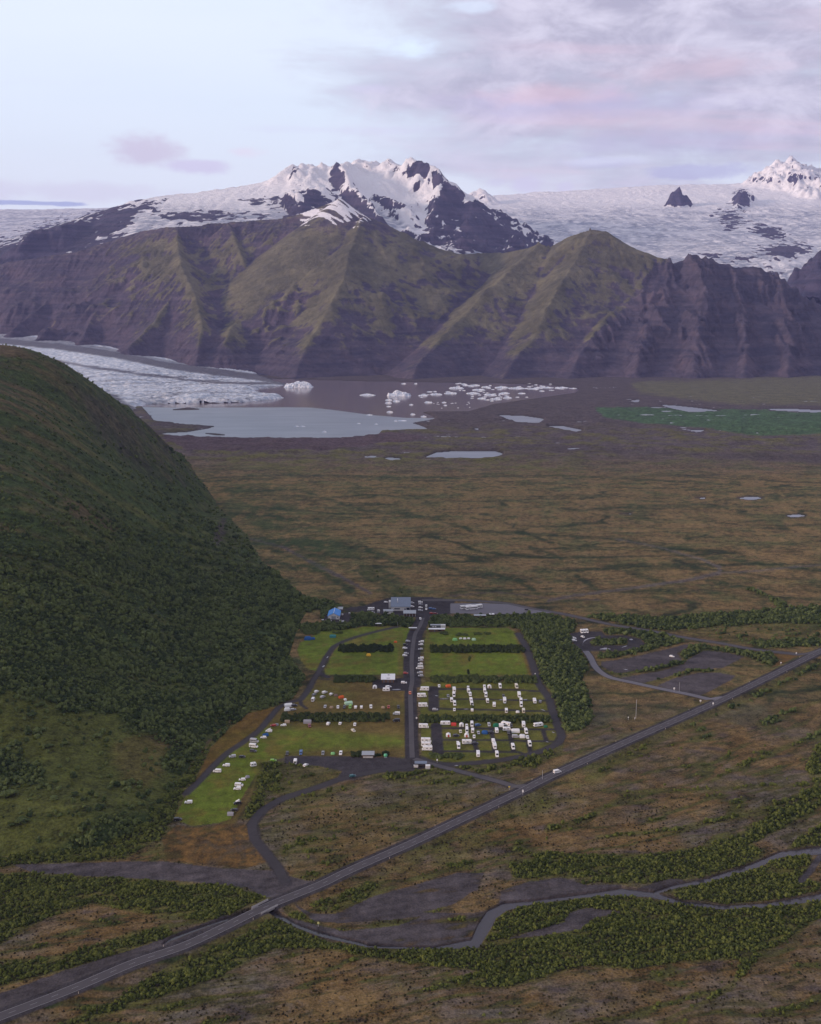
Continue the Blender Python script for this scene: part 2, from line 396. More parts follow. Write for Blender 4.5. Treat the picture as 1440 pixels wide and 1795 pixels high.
# named green lines in the heath (photo pixels, width)
for pts, ww in [
    ([(440,858),(520,858),(580,876),(640,896),(700,898),(770,912),(830,930),(1000,940),(1100,947),(1180,968),(1240,990)], 5),
    ([(560,950),(640,962),(690,980)], [8, 12, 6]), ([(700,985),(760,985),(800,1000),(860,1015),(950,1020)], [14, 10, 5, 4, 3]),
    ([(830,1003),(900,1012),(945,1040)], [6, 10, 6]), ([(930,960),(985,980)], 8), ([(1010,1010),(1050,1034)], 9), ([(1100,1003),(1165,1022)], 8),
    ([(1230,975),(1340,990),(1440,1000),(1700,1015)], 6), ([(1240,1018),(1310,1030),(1345,1045),(1370,1062)], [7, 8, 10, 14]),
    ([(1170,1040),(1230,1060)], 6), ([(640,1000),(690,1025),(720,1050)], [26, 34, 18]), ([(450,830),(700,838),(1000,834),(1300,850)], 3), ([(1060,890),(1200,886),(1330,870),(1440,868)], 4),
    ([(400,905),(470,903),(520,915)], 9), ([(430,945),(560,958)], 16), ([(470,985),(560,1000),(620,1040)], [14, 8, 12])]:
    paint(line_mask(pts, ww, 4) * sstep(nB + 0.6 * nC, -0.55, 0.1), C_DKGR, 0.8)
paint(line_mask([(440,945),(500,960),(545,985),(600,1012),(650,1040)], [3, 4, 6, 6, 4], 2), C_PURP * 1.1, 0.9)
paint(line_mask([(560,960),(500,930),(440,880),(380,850)], [120, 110, 70, 40], 60) * sstep(nA + nB, -0.6, 0.3), C_GREEN, 0.65)
paint(line_mask([(960,1053),(1000,1045),(1100,1032),(1200,1018),(1262,1004),(1262,994),(1230,980),(1150,958),(1080,945)], [4, 4, 4, 5, 7, 5, 3, 2, 2], 2), C_GRAV * 1.0, 0.85)
paint(line_mask([(1262,1004),(1330,1000),(1440,990),(1600,985)], 3, 2), C_GRAV, 0.7)
paint(line_mask([(775,1046),(870,1038),(960,1048),(1050,1052)], 2, 1.5), C_PURP * 0.8, 0.7)

HWP = [tuple(map(float, gp(*p))) for p in HWY]
hd, _ = polydist(GX, GY, HWP)
# ---- scrub belts: polygons filled with real bushes, density 0..1
SCR = np.zeros(rx.shape)
def scrub(pts, dns=1.0):
    global SCR
    SCR = np.maximum(SCR, poly_mask(pts) * dns)
def scrub_line(pts, ww, dns=1.0):
    global SCR
    SCR = np.maximum(SCR, line_mask(pts, ww, 3) * dns)
scrub([(-300,1530),(0,1532),(97,1527),(175,1535),(311,1547),(408,1555),(474,1574),(482,1585),(455,1596),(420,1605),(369,1617),(311,1607),(233,1597),(163,1582),(78,1609),(0,1656),(-300,1720)])
scrub([(-200,1740),(0,1692),(117,1672),(233,1634),(296,1622),(300,1646),(218,1673),(117,1700),(0,1728),(-200,1790)])
scrub([(459,1609),(500,1608),(520,1630),(560,1646),(600,1656),(677,1663),(720,1668),(720,1690),(647,1678),(585,1664),(560,1662),(486,1661),(389,1708),(272,1752),(117,1800),(60,1830),(-60,1850),(175,1772),(272,1708),(369,1660),(428,1630)])
scrub([(492,1590),(524,1599),(555,1617),(586,1629),(677,1629),(720,1624),(770,1612),(845,1602),(835,1615),(770,1637),(720,1650),(647,1649),(590,1640),(518,1614)])
scrub([(545,1584),(586,1571),(647,1545),(671,1550),(647,1574),(586,1600),(555,1597)], 0.85)
scrub([(895,1490),(960,1492),(1020,1500),(1145,1497),(1245,1483),(1310,1455),(1380,1415),(1440,1380),(1960,1240),(1960,1280),(1440,1412),(1375,1450),(1320,1478),(1335,1500),(1295,1520),(1220,1540),(1170,1547),(1080,1550),(990,1535),(930,1540),(900,1537),(890,1515),(945,1505)])
scrub([(1180,1557),(1240,1545),(1295,1526),(1345,1502),(1420,1497),(1427,1515),(1405,1540),(1440,1547),(1440,1560),(1370,1575),(1270,1585),(1185,1575)])
scrub([(847,1640),(870,1605),(945,1584),(1030,1568),(1110,1572),(1170,1583),(1270,1593),(1345,1592),(1440,1577),(1960,1560),(1960,1610),(1440,1606),(1390,1640),(1340,1672),(1285,1727),(1300,1680),(1195,1684),(1110,1697),(1020,1692),(945,1716),(885,1732),(780,1722),(845,1702),(720,1687),(640,1675),(720,1664),(820,1658)])
scrub([(1375,1492),(1410,1465),(1440,1445),(1960,1380),(1960,1470),(1440,1480)])
scrub([(720,1590),(760,1582),(785,1588),(760,1600),(720,1605)], 0.8); scrub([(780,1515),(830,1508),(834,1522),(790,1526)], 0.7)
scrub_line([(960,1453),(1027,1437),(1070,1410),(1103,1390),(1160,1386),(1243,1385),(1327,1378),(1417,1376)], [8, 10, 7, 5, 4, 4, 4, 4], 0.8)
scrub_line([(1047,1467),(1193,1453),(1293,1430),(1353,1417),(1407,1393),(1440,1377)], [4, 6, 9, 9, 8, 8], 0.85)
scrub_line([(1247,1370),(1293,1343),(1350,1320),(1410,1297),(1440,1283),(1600,1220)], [3, 5, 6, 6, 8, 8], 0.8)
scrub_line([(1030,1365),(1110,1317),(1160,1289),(1227,1258),(1293,1233),(1343,1212),(1427,1170),(1500,1140)], [6, 14, 18, 16, 12, 12, 12, 12], 0.6)
scrub_line([(1330,1272),(1365,1255),(1410,1238),(1440,1228)], [5, 9, 5, 4], 0.7)
scrub_line([(1285,1727),(1230,1760),(1150,1795)], [10, 6, 3], 0.6); scrub_line([(1440,1320),(1425,1345),(1440,1370)], [30, 22, 30], 0.8)
SCR = np.maximum(SCR, near * sstep(strN + 0.1 * nB + 0.15 * nA, 0.72, 0.84) * 0.5 * (hd > 12))
# round the camp
scrub([(490,1336),(455,1333),(450,1350),(440,1384),(489,1386),(491,1360)]); scrub([(464,1388),(434,1388),(428,1432),(436,1436),(458,1420),(468,1400)])
scrub([(455,1340),(560,1340),(660,1350),(700,1358),(640,1358),(590,1366),(520,1388),(480,1392),(450,1388)], 0.35)
scrub([(730,1345),(830,1340),(930,1326),(965,1316),(990,1300),(985,1318),(940,1345),(870,1358),(800,1352),(740,1348)], 0.7)
scrub([(640,1355),(720,1350),(790,1352),(850,1366),(800,1378),(700,1372)], 0.6)
scrub_line([(500,1490),(540,1475),(590,1470)], [14, 10, 6], 0.7); scrub_line([(500,1545),(560,1535),(640,1512),(700,1490)], [14, 16, 10, 6], 0.55); scrub_line([(480,1410),(540,1395),(620,1378)], 8, 0.45)
scrub([(500,1400),(800,1375),(890,1392),(760,1450),(620,1500),(520,1530),(470,1470)], 0.10)
scrub([(270,1465),(300,1450),(330,1500),(290,1508),(260,1490)], 0.5)
scrub([(515,1078),(560,1070),(566,1094),(640,1098),(690,1096),(720,1098),(735,1092),(725,1084),(690,1080),(640,1074),(600,1076),(600,1060),(560,1050),(520,1040),(505,1020),(470,1030),(450,1060),(500,1120),(522,1105)])
scrub([(600,1089),(700,1096),(735,1092),(720,1103),(640,1096),(600,1106),(525,1108),(523,1095)], 1)
scrub([(750,1083),(800,1080),(900,1080),(960,1076),(1010,1088),(1008,1108),(1000,1110),(1002,1128),(1022,1140),(1034,1167),(1022,1190),(1034,1228),(1042,1258),(1016,1282),(990,1285),(984,1262),(973,1243),(968,1215),(948,1190),(938,1160),(927,1132),(912,1106),(896,1100),(752,1099)])
scrub([(985,1084),(1061,1075),(1162,1084),(1237,1075),(1312,1071),(1440,1062),(1960,1045),(1960,1085),(1440,1092),(1300,1094),(1230,1100),(1180,1106),(1130,1102),(1075,1090),(1040,1084)])
scrub([(1230,1100),(1300,1094),(1440,1092),(1960,1085),(1960,1120),(1440,1126),(1330,1133),(1260,1120),(1190,1110)], 0.42)
scrub([(1290,1125),(1440,1120),(1960,1112),(1960,1128),(1440,1134),(1340,1136)], 0.9)
scrub([(1055,1104),(1085,1099),(1130,1106),(1200,1120),(1200,1126),(1150,1138),(1085,1152),(1045,1156),(1050,1146),(1100,1140),(1136,1130),(1125,1120),(1100,1113),(1062,1112)])
scrub([(1212,1131),(1240,1133),(1300,1140),(1330,1142),(1372,1152),(1350,1168),(1305,1152),(1240,1139),(1205,1157),(1190,1150)], 0.95)
scrub_line([(1060,1178),(1090,1182),(1140,1174),(1195,1162),(1205,1156)], [3, 4, 5, 6, 7]); scrub_line([(1130,1198),(1170,1188),(1215,1176),(1260,1176)], [4, 6, 6, 4])
scrub_line([(1035,1126),(1100,1125)], 11); scrub_line([(1152,1147),(1170,1147)], 5)
scrub([(300,1440),(330,1380),(390,1320),(440,1262),(500,1238),(520,1215),(535,1190),(520,1170),(505,1150),(440,1230),(380,1290),(330,1350),(270,1420),(180,1470),(20,1500),(-200,1530),(-200,1560),(20,1516),(120,1512),(220,1504),(280,1470)])
scrub_line([(640,1000),(690,1025),(720,1050),(770,1046),(870,1056)], [16, 26, 16, 6, 4], 0.35); scrub_line([(1310,1030),(1345,1045),(1375,1062)], [5, 8, 14], 0.8)

# ---- man-made surfaces, hard edged
M_ALPHA = np.zeros(rx.shape); M = np.zeros(rx.shape + (3,))
def mm(mask, col):
    global M_ALPHA
    M[:] = M * (1 - mask[..., None]) + np.asarray(col) * mask[..., None]
    M_ALPHA = np.maximum(M_ALPHA, mask); SCR[:] = SCR * (1 - mask)
MOT = (1 + 0.35 * nB + 0.28 * nC)[..., None]
wear = sstep(fbm(GX/9, GY/9, 4, 231), 0.12, 0.4)[..., None]
lawn = (C_LAWN * (1 - 0.35 * sstep(nA + nB, 0.0, 0.6))[..., None] + np.array([0.05, 0.01, 0.01]) * sstep(nA + nB, 0.0, 0.6)[..., None]) * MOT
lawn = lawn * (1 - 0.45*wear) + C_DRY * 0.8 * 0.45*wear
dry = (C_DRY * 0.8 + (C_LAWN - C_DRY) * 0.5 * sstep(nA, -0.3, 0.5)[..., None]) * MOT
DARK = np.array([0.042, 0.038, 0.042])
mm(poly_mask([(527,1127),(563,1107),(599,1105),(637,1099),(697,1098),(626,1116),(590,1130),(572,1152),(560,1177),(540,1173),(527,1157),(521,1138)]), lawn)
mm(poly_mask([(697,1099),(718,1101),(721,1108),(708,1132),(706,1182),(572,1183),(569,1176),(585,1143),(601,1126),(640,1112)]), lawn)
mm(poly_mask([(750,1101),(890,1101),(905,1108),(921,1137),(936,1182),(746,1187),(744,1124)]), lawn)
mm(line_mask([(703,1110),(702,1182)], 8, 5) * 0.7, dry); mm(line_mask([(750,1110),(750,1190)], 8, 5) * 0.7, dry); mm(line_mask([(908,1110),(922,1150),(932,1180)], 11, 5) * 0.8, C_ORNG * 0.9)
mm(poly_mask([(557,1191),(660,1196),(711,1206),(712,1327),(616,1326),(499,1324),(458,1332),(440,1310),(471,1265),(489,1243),(512,1233),(538,1209)]), dry)
mm(line_mask([(470,1298),(560,1296),(640,1300),(700,1300)], [46, 34, 26, 16], 12) * 0.85, lawn); mm(line_mask([(560,1200),(640,1212),(700,1222)], [10, 8, 8], 6) * 0.5 * sstep(nB, -0.2, 0.3), C_ORNG * 0.5)
mm(poly_mask([(329,1390),(304,1436),(336,1448),(382,1443),(405,1436),(432,1386),(450,1358),(455,1337),(500,1328),(480,1300),(455,1290),(427,1303),(400,1322),(378,1342),(352,1369)]), lawn)
mm(line_mask([(322,1458),(382,1452),(410,1440),(440,1390),(452,1358),(458,1336)], [12, 12, 12, 8, 8, 6], 6) * 0.85, dry)
mm(poly_mask([(489,1238),(437,1250),(405,1276),(370,1310),(350,1354),(332,1385),(352,1366),(378,1339),(400,1318),(427,1300),(455,1279),(473,1257)]), dry * np.array([1.0, 0.82, 0.7]))
mm(poly_mask([(284,1469),(311,1446),(336,1450),(382,1446),(428,1442),(450,1478),(471,1512),(428,1523),(292,1508)]) * (0.5 + 0.5 * sstep(nB + nC, -0.3, 0.3)), C_ORNG * (0.80 + 0.6 * nB + 0.4 * nC + 0.3 * nA)[..., None])
mm(poly_mask([(746,1196),(938,1196),(950,1208),(964,1228),(968,1250),(977,1270),(985,1290),(977,1302),(915,1325),(877,1333),(835,1338),(765,1338),(740,1327),(736,1200)]), (lawn * 0.45 + dry * 0.55))
for pts in ([(1055,1160),(1100,1154),(1135,1146),(1185,1134),(1202,1129),(1212,1131),(1187,1145),(1195,1155),(1190,1161),(1135,1172),(1085,1180),(1070,1176),(1055,1167)],
            [(1090,1188),(1160,1176),(1200,1164),(1205,1157),(1235,1140),(1275,1144),(1305,1151),(1285,1162),(1267,1171),(1235,1173),(1210,1172),(1172,1186),(1130,1197),(1097,1193)],
            [(1152,1202),(1185,1188),(1222,1180),(1260,1179),(1290,1185),(1282,1192),(1242,1213),(1225,1220),(1185,1210)]):
    mm(poly_mask(pts), C_GRAV * np.array([0.92,0.92,1.05]) * (0.80 + 0.3 * nB + 0.15 * nC + 0.25 * sstep(strA, 0.5, 0.9))[..., None])
mm(poly_mask([(1000,1110),(1020,1107),(1055,1107),(1062,1114),(1100,1114),(1122,1120),(1134,1130),(1115,1139),(1080,1142),(1025,1142),(1008,1134),(1000,1117)]) * (1 - line_mask([(1042,1126),(1095,1125)], 12, 1)), DARK * 1.1)
isl = line_mask([(1042,1126),(1095,1125)], 12, 1); SCR = np.maximum(SCR, isl); M_ALPHA *= 1 - isl; paint(isl, C_GREEN)
# gravel river bed and pads
gst = fbm((GX*0.9+GY*0.3)/26, (GY*0.9-GX*0.3)/5, 4, 211)
gb = (C_GRAV * np.array([0.92,0.92,1.05]) * np.clip(0.84 + 0.35 * nB + 0.5 * gst + 0.25 * nC, 0.35, 1.6)[..., None])
mm(poly_mask([(23,1516),(117,1513),(272,1508),(389,1522),(474,1526),(545,1546),(560,1556),(500,1584),(486,1582),(428,1555),(311,1543),(194,1537),(58,1529)]), gb)
mm(poly_mask([(512,1584),(550,1602),(586,1602),(662,1569),(720,1553),(800,1530),(850,1530),(838,1558),(795,1585),(740,1600),(830,1600),(872,1590),(880,1560),(930,1545),(985,1538),(1030,1552),(1090,1552),(1090,1562),(1020,1570),(930,1583),(880,1590),(858,1602),(838,1632),(820,1660),(720,1660),(650,1656),(586,1645),(524,1626),(494,1610),(480,1600),(520,1612),(600,1632),(700,1622),(740,1606),(690,1612),(600,1618),(550,1614)]) * (0.25 + 0.75*sstep(nA + 0.9*nB + 0.9*gst, -0.75, -0.2)), gb * 0.95)
mm(poly_mask([(0,1742),(117,1700),(240,1662),(300,1640),(389,1606),(440,1600),(463,1600),(394,1634),(323,1667),(233,1697),(132,1741),(0,1790)]), gb * 0.9)
mm(poly_mask([(890,1645),(990,1617),(1000,1600),(1030,1592),(1090,1597),(1040,1612),(1020,1628),(950,1640)]), gb * 0.95)
mm(poly_mask([(1175,1540),(1210,1545),(1160,1562),(1110,1560)]), gb * 0.9); mm(line_mask([(1405,1545),(1425,1520),(1440,1500)], 12, 3), gb)
mm(poly_mask([(499,1326),(560,1325),(616,1326),(690,1328),(713,1330),(735,1332),(750,1346),(720,1352),(660,1354),(618,1362),(590,1366),(600,1352),(560,1343),(500,1338)]), DARK * (1.25 + 0.3 * nB)[..., None])
mm(poly_mask([(640,1062),(660,1054),(690,1046),(760,1047),(800,1052),(792,1062),(792,1076),(750,1082),(724,1082),(690,1078),(640,1074),(600,1070),(615,1064)]), DARK * 1.0)
mm(poly_mask([(790,1058),(844,1057.5),(900,1060),(960,1071),(967,1075),(908,1077),(790,1075.5)]), C_GRAV * 1.35)
mm(poly_mask([(590,1078),(612,1072),(618,1086),(606,1092),(575,1090),(566,1086),(572,1078)]), DARK * 1.1)
mm(poly_mask([(655,1192),(712,1188),(712,1212),(690,1212),(652,1204)]), DARK)
mm(poly_mask([(1310,1141),(1400,1149),(1380,1160),(1350,1172),(1372,1156),(1350,1148)]), C_ORNG * 0.95)
# gravel verges of the roads; the roads themselves are sheets laid on top
ROADS = {
 'camp_road': ([(742,1083),(737,1096),(728,1112),(724,1135),(722,1160),(723,1191),(720,1215),(721,1260),(722,1300),(723,1328)], 5.0),
 'east_loop_road': ([(908,1110),(921,1131),(931,1156),(938,1178),(942,1194),(952,1209),(964,1226),(969,1246),(977,1269),(985,1290),(978,1303),(954,1315),(919,1325),(877,1332.5),(835,1337),(794,1340),(762,1338),(738,1329)], 4.6),
 'west_path': ([(697,1098.5),(662,1106.5),(626,1116),(601,1125),(586,1133),(572,1152),(560,1177),(549,1193),(543,1207),(528,1226),(508,1231),(489,1240),(472,1260),(455,1280),(427,1301),(400,1319),(377,1340),(352,1367),(327,1391)], 3.4),
 'entrance_road': ([(727,1330),(748,1337),(783,1346),(825,1357),(860,1366),(885,1373),(907,1381),(925,1384)], 4.6),
 'service_road': ([(722,1342),(660,1352),(620,1360),(590,1368),(560,1379),(498,1399),(462,1420),(443,1444),(448,1472),(468,1497),(486,1520),(502,1548)], 4.6),
 'link_road': ([(1027,1141),(1035,1152),(1042,1166),(1053,1178),(1072,1188),(1110,1196.5),(1160,1207.5),(1210,1217.5),(1245,1226),(1268,1229)], 5.0),
 'visitor_road': ([(740,1052),(800,1052),(846,1054),(887,1057.5),(929,1066),(992,1077),(1075,1095.5),(1135,1105),(1200,1117.5),(1260,1127),(1320,1138),(1380,1145),(1420,1148),(1450,1141)], 6.0)}
LANES = [([(754,1208.5),(800,1207.5),(900,1209),(950,1212)], 3.2), ([(762,1225),(850,1226),(955,1228)], 2.6), ([(754,1242),(850,1244),(968,1247)], 3.0), ([(760,1206),(761,1244)], 8.0),
         ([(758,1276),(850,1277),(979,1279)], 3.6), ([(762,1296.5),(850,1297),(979,1300)], 2.8), ([(768,1317),(850,1317.5),(908,1318),(925,1324)], 2.8), ([(765,1271),(768,1320)], 7.5),
         ([(831,1297),(837,1318)], 3), ([(861,1277),(865,1297),(868,1318)], 3), ([(892,1277),(897,1300),(901,1318)], 3), ([(952,1278),(958,1299)], 3), ([(926,1298),(931,1322)], 3),
         ([(527,1226),(528,1235),(538,1242)], 2.6), ([(560,1180),(575,1187)], 5), ([(560,1190),(590,1193)], 1.4)]
ROADZONE = np.zeros(rx.shape)
for k, (pts, ww) in ROADS.items():
    P = [tuple(map(float, gp(*p))) for p in pts]; dd, _ = polydist(GX, GY, P)
    mm(sstep(dd, ww * 0.5 + 1.6, ww * 0.5 + 0.7) * 0.9, DARK * 1.15); ROADZONE = np.maximum(ROADZONE, sstep(dd, ww / 2 + 14, ww / 2 + 2))
for pts, ww in LANES:
    P = [tuple(map(float, gp(*p))) for p in pts]; dd, _ = polydist(GX, GY, P)
    mm(sstep(dd, ww * 0.5 + 0.6, ww * 0.5 - 0.2), DARK * (1.0 + 0.2 * nB)[..., None])
Pm = [tuple(map(float, gp(*p))) for p in ROADS['camp_road'][0]]; dd, _ = polydist(GX, GY, Pm); mm(np.maximum(sstep(dd, 5.2, 4.4), sstep(dd, 7.6, 6.6)*(ry < 1205)), DARK * (1 + 0.25*nC)[..., None])
mm(sstep(hd, 6.2, 4.8), DARK * (1.2 + 0.3 * nB)[..., None])
ROADZONE = np.maximum(ROADZONE, sstep(hd, 40, 10))
camp = blur(poly_mask([(500,1040),(760,1035),(1000,1070),(1320,1120),(1320,1200),(1050,1290),(920,1370),(700,1380),(560,1420),(440,1530),(280,1520),(280,1440),(430,1240),(510,1130)]), 6)
ROADZONE = np.maximum(ROADZONE, camp)
# trail puddles and pale patches of still water in pits
PUDDLE = np.zeros(rx.shape)
for pts, ww in [([(573,1153),(576,1151)], 3), ([(565,1169),(570,1167)], 3), ([(635,1219),(672,1221)], 1.6), ([(688,1209),(703,1208.5)], 2.5), ([(1022,1132),(1026,1121),(1050,1117)], 2.0), ([(1052,1138),(1071,1137)], 3.4), ([(1090,1135),(1100,1132)], 1.8), ([(1104,1121),(1110,1121)], 3.2),
                ([(772,1225),(787,1225)], 1.4), ([(875,1227),(882,1226.5)], 1.3), ([(917,1227),(925,1226)], 1.8), ([(813,1243),(822,1243)], 1.4), ([(968,1283),(973,1285)], 2.2), ([(957,1300),(963,1301)], 1.2), ([(1093,1173),(1101,1174)], 1.6), ([(797,1342),(804,1342)], 1.6)]:
    PUDDLE = np.maximum(PUDDLE, line_mask(pts, ww, 1))

# ---- water: river, ponds, lagoon
WAT = np.zeros(rx.shape)
for pts in ([(249,712),(258,722),(272,738),(345,745),(372,750),(330,757),(273,760),(340,765),(372,766),(501,768),(560,767),(600,766),(640,764),(665,761),(668,755),(700,753),(751,751),(735,745),(721,741),(745,737),(764,733),(756,728),(740,722),(760,720),(820,721),(865,708),(940,698),(1010,688),(1016,681),(960,674),(880,672),(640,668),(475,664),(200,668),(200,712)],
            [(745,801),(765,793),(800,790),(870,791),(884,795),(868,801),(830,803),(780,802)], [(671,804),(680,801.5),(700,802.5),(706,806),(685,807.5)],
            [(870,727),(920,729),(955,734),(945,741),(905,739),(885,732)], [(953,746),(990,747),(1024,754),(1010,757),(985,752)],
            [(1155,709),(1185,711),(1215,714),(1265,720),(1210,722),(1180,716)], [(1100,703),(1122,700),(1120,705)], [(1330,716),(1400,717),(1440,719),(1700,724),(1440,723),(1360,719)], [(1198,753),(1238,754),(1225,757)],
            [(1290,872),(1320,870),(1340,872),(1318,876)], [(1216,872),(1235,871),(1238,874)], [(1085,900),(1105,899),(1113,901)], [(1376,903),(1400,901),(1416,904),(1390,906)], [(964,858),(972,858)], [(1318,903),(1324,903)],
            [(829,751),(839,750),(840,754)]):
    WAT = np.maximum(WAT, poly_mask(pts))
for pts, ww in [([(640,1655),(560,1636),(520,1621),(494,1607),(470,1597),(430,1603),(400,1612),(341,1630),(300,1645),(286,1655)], [6, 7, 6, 7, 10, 12, 10, 6, 6, 3]),
                ([(1960,1405),(1700,1440),(1440,1489),(1370,1496),(1320,1518),(1245,1541),(1185,1552),(1150,1563)], [20, 18, 14, 10, 11, 9, 7, 5]),
                ([(1960,1510),(1700,1540),(1440,1571),(1345,1585),(1270,1589),(1195,1581),(1145,1567),(1090,1562),(1020,1569),(930,1581),(885,1588),(862,1602),(848,1625),(834,1652),(760,1661),(640,1657)], [18, 16, 14, 8, 7, 8, 10, 14, 7, 7, 14, 20, 22, 18, 5, 4])]:
    WAT = np.maximum(WAT, line_mask(pts, ww, 1.2))
isle = np.maximum(line_mask([(303,718),(330,716),(350,717)], [2, 5, 2], 1), line_mask([(272,741),(300,747),(340,748),(376,747)], [4, 6, 8, 2], 1))
isle = np.maximum(isle, line_mask([(360,759),(380,761),(395,762)], [2, 4, 2], 1))
isle = np.maximum(isle, line_mask([(265,737),(290,740),(306,740)], [2, 3, 1], 1))
for a_, b_, l_ in [(262,722,18),(258,728,26),(270,752,40),(280,764,50),(690,757,40),(845,715,30),(880,712,40)]:
    isle = np.maximum(isle, line_mask([(a_, b_), (a_ + l_, b_)], [1.5, 0.5], 1))
WAT = WAT * (1 - isle)
WAT = np.maximum(WAT * (1 - sstep(camp, 0.5, 0.6)), 0)
SCR = SCR * (1 - sstep(blur(WAT, 3), 0.1, 0.5))

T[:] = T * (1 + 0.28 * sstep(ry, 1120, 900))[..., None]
# natural edges: sample the painted layers through a small warp
jx = 5.0 * fbm(GX / 9, GY / 9, 3, 101) + 2.5 * fbm(GX / 2.5, GY / 2.5, 2, 103); jy = 2.5 * fbm(GX / 9, GY / 9, 3, 107)
fxw = rx - PX0 + jx; fyw = ry - PY0 + jy * sstep(ry, 640, 1100)
SCRw = bil(SCR, fxw, fyw)
SCRw = np.clip(SCRw, 0, 1) * (1 - sstep(M_ALPHA, 0.3, 0.6)) * (1 - sstep(hd, 11, 8))
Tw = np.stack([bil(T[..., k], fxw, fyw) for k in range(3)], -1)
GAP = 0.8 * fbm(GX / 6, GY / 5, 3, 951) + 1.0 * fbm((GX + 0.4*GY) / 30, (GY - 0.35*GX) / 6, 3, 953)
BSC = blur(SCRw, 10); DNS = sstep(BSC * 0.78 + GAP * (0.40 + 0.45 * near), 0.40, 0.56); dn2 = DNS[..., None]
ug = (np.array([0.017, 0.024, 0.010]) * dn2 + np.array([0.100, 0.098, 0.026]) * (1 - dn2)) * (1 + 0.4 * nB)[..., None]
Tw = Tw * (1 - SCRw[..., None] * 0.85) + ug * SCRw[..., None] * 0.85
rim = sstep(blur(SCR, 8), 0.02, 0.25) * (1 - SCRw) * near
Tw = Tw * (1 - 0.7 * rim[..., None]) + (C_YEL * 0.75) * 0.7 * rim[..., None]
Mw_x = rx - PX0 + 1.1 * nC + 1.3 * jx * sstep(ry, 1490, 1560) * sstep(hd, 8, 20); MA = bil(M_ALPHA, Mw_x, ry - PY0)
MC = np.stack([bil(M[..., k], Mw_x, ry - PY0) for k in range(3)], -1)
Tw = Tw * (1 - MA[..., None]) + MC * MA[..., None]
shore = sstep(blur(WAT, 4), 0.03, 0.3)
Tw = Tw * (1 - 0.8 * shore[..., None]) + (C_PURP * 0.7) * 0.8 * shore[..., None]

# relief of the plain
amp = (1 - ROADZONE) * (1 - sstep(blur(WAT, 6), 0.02, 0.4))
H = amp * (0.7 * nA + 0.22 * nB + 0.05 * nC + 0.45 * (strA - 0.4) * (1 - near) + 0.5 * near * (0.4 - strN))
H += amp * mor * (5.0 * (nA + 0.25) + 1.6 * nB + 3.0 * (strA - 0.35)) * sstep(ry, 676, 735)
H += amp * mor * 10 * np.clip(fbm(GX / 260, GY / 160, 4, 201) + 0.1, 0, 1) * sstep(ry, 700, 780)
H += 1.5 * sstep(hd, 10.5, 4.6)
H = H * (1 - sstep(WAT, 0.0, 0.3)) + 0.0
wl = np.where(WAT > 0, 1, 0) * 0.0
H = H - 1.8 * sstep(blur(WAT, 1), 0.12, 0.95)
def Hat(X, Y):
    px, py = proj(np.asarray(X, float), np.asarray(Y, float), 0.0)
    return bil(H, np.asarray(px) - PX0, np.asarray(py) - PY0)

# ground material
gm, t, b = new_mat('ground_material', rough=0.95, spec=0.1)
P_ = t.pos(); tint = t.attr('tint', 'Color'); veg = t.attr('veg')
f1 = t.noise(P_, 0.9, 4, 0.65); f2 = t.noise(P_, 0.13, 5, 0.7); f3 = t.noise(P_, 0.022, 5, 0.7)
k_ = t.m('ADD', t.m('MULTIPLY', t.m('SUBTRACT', f1, 0.5), 2.6), t.m('ADD', t.m('MULTIPLY', t.m('SUBTRACT', f2, 0.5), 2.4), t.m('MULTIPLY', t.m('SUBTRACT', f3, 0.5), 1.5)))
colr = t.v('SCALE', tint, t.m('MAXIMUM', t.m('ADD', 1.0, t.m('MULTIPLY', k_, t.m('ADD', 0.55, t.m('MULTIPLY', veg, 0.45)))), 0.25))
# tufts of heather and crowberry: dark cushions a metre or so across
vd = t.voro(t.v('ADD', P_, t.v('SCALE', t.noise(P_, 0.5, 2, 0.5, out=1), 1.0)), 0.34)
tf = t.m('MULTIPLY', t.ramp(vd, 0.30, 0.16), t.m('MULTIPLY', veg, t.ramp(t.noise(P_, 0.05, 3, 0.6), 0.42, 0.58)))
colr = t.mix(t.m('MULTIPLY', tf, 0.75), colr, (0.022, 0.020, 0.012))
vd2 = t.voro(P_, 0.11)
tf2 = t.m('MULTIPLY', t.ramp(vd2, 0.30, 0.12), t.m('MULTIPLY', veg, t.ramp(t.noise(P_, 0.013, 3, 0.6), 0.46, 0.6)))
colr = t.mix(t.m('MULTIPLY', tf2, 0.55), colr, (0.028, 0.030, 0.014))
t.put(b.inputs['Base Color'], colr)
t.put(b.inputs['Normal'], t.bump(t.m('ADD', t.m('MULTIPLY', f1, 0.5), t.m('MULTIPLY', f2, 1.6)), 0.8, 1.2))

cols = np.concatenate([np.linspace(PX0, -30, 80), np.arange(-28, 1470, 1.9), np.linspace(1472, PX1 - 1, 80)])
rows = np.concatenate([np.arange(PY0 + 1, 860, 1.0), np.arange(860, 1800, 1.6), np.linspace(1802, PY1 - 2, 60)])
vx, vy_ = np.meshgrid(cols, rows)
sX, sY = gp(vx, vy_)
hZ = bil(H, vx - PX0, vy_ - PY0)
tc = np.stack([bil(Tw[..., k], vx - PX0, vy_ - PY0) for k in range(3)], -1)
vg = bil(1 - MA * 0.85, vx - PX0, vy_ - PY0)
ground = grid_mesh('ground', sX, sY, hZ, gm, {'veg': vg}, color=tc)
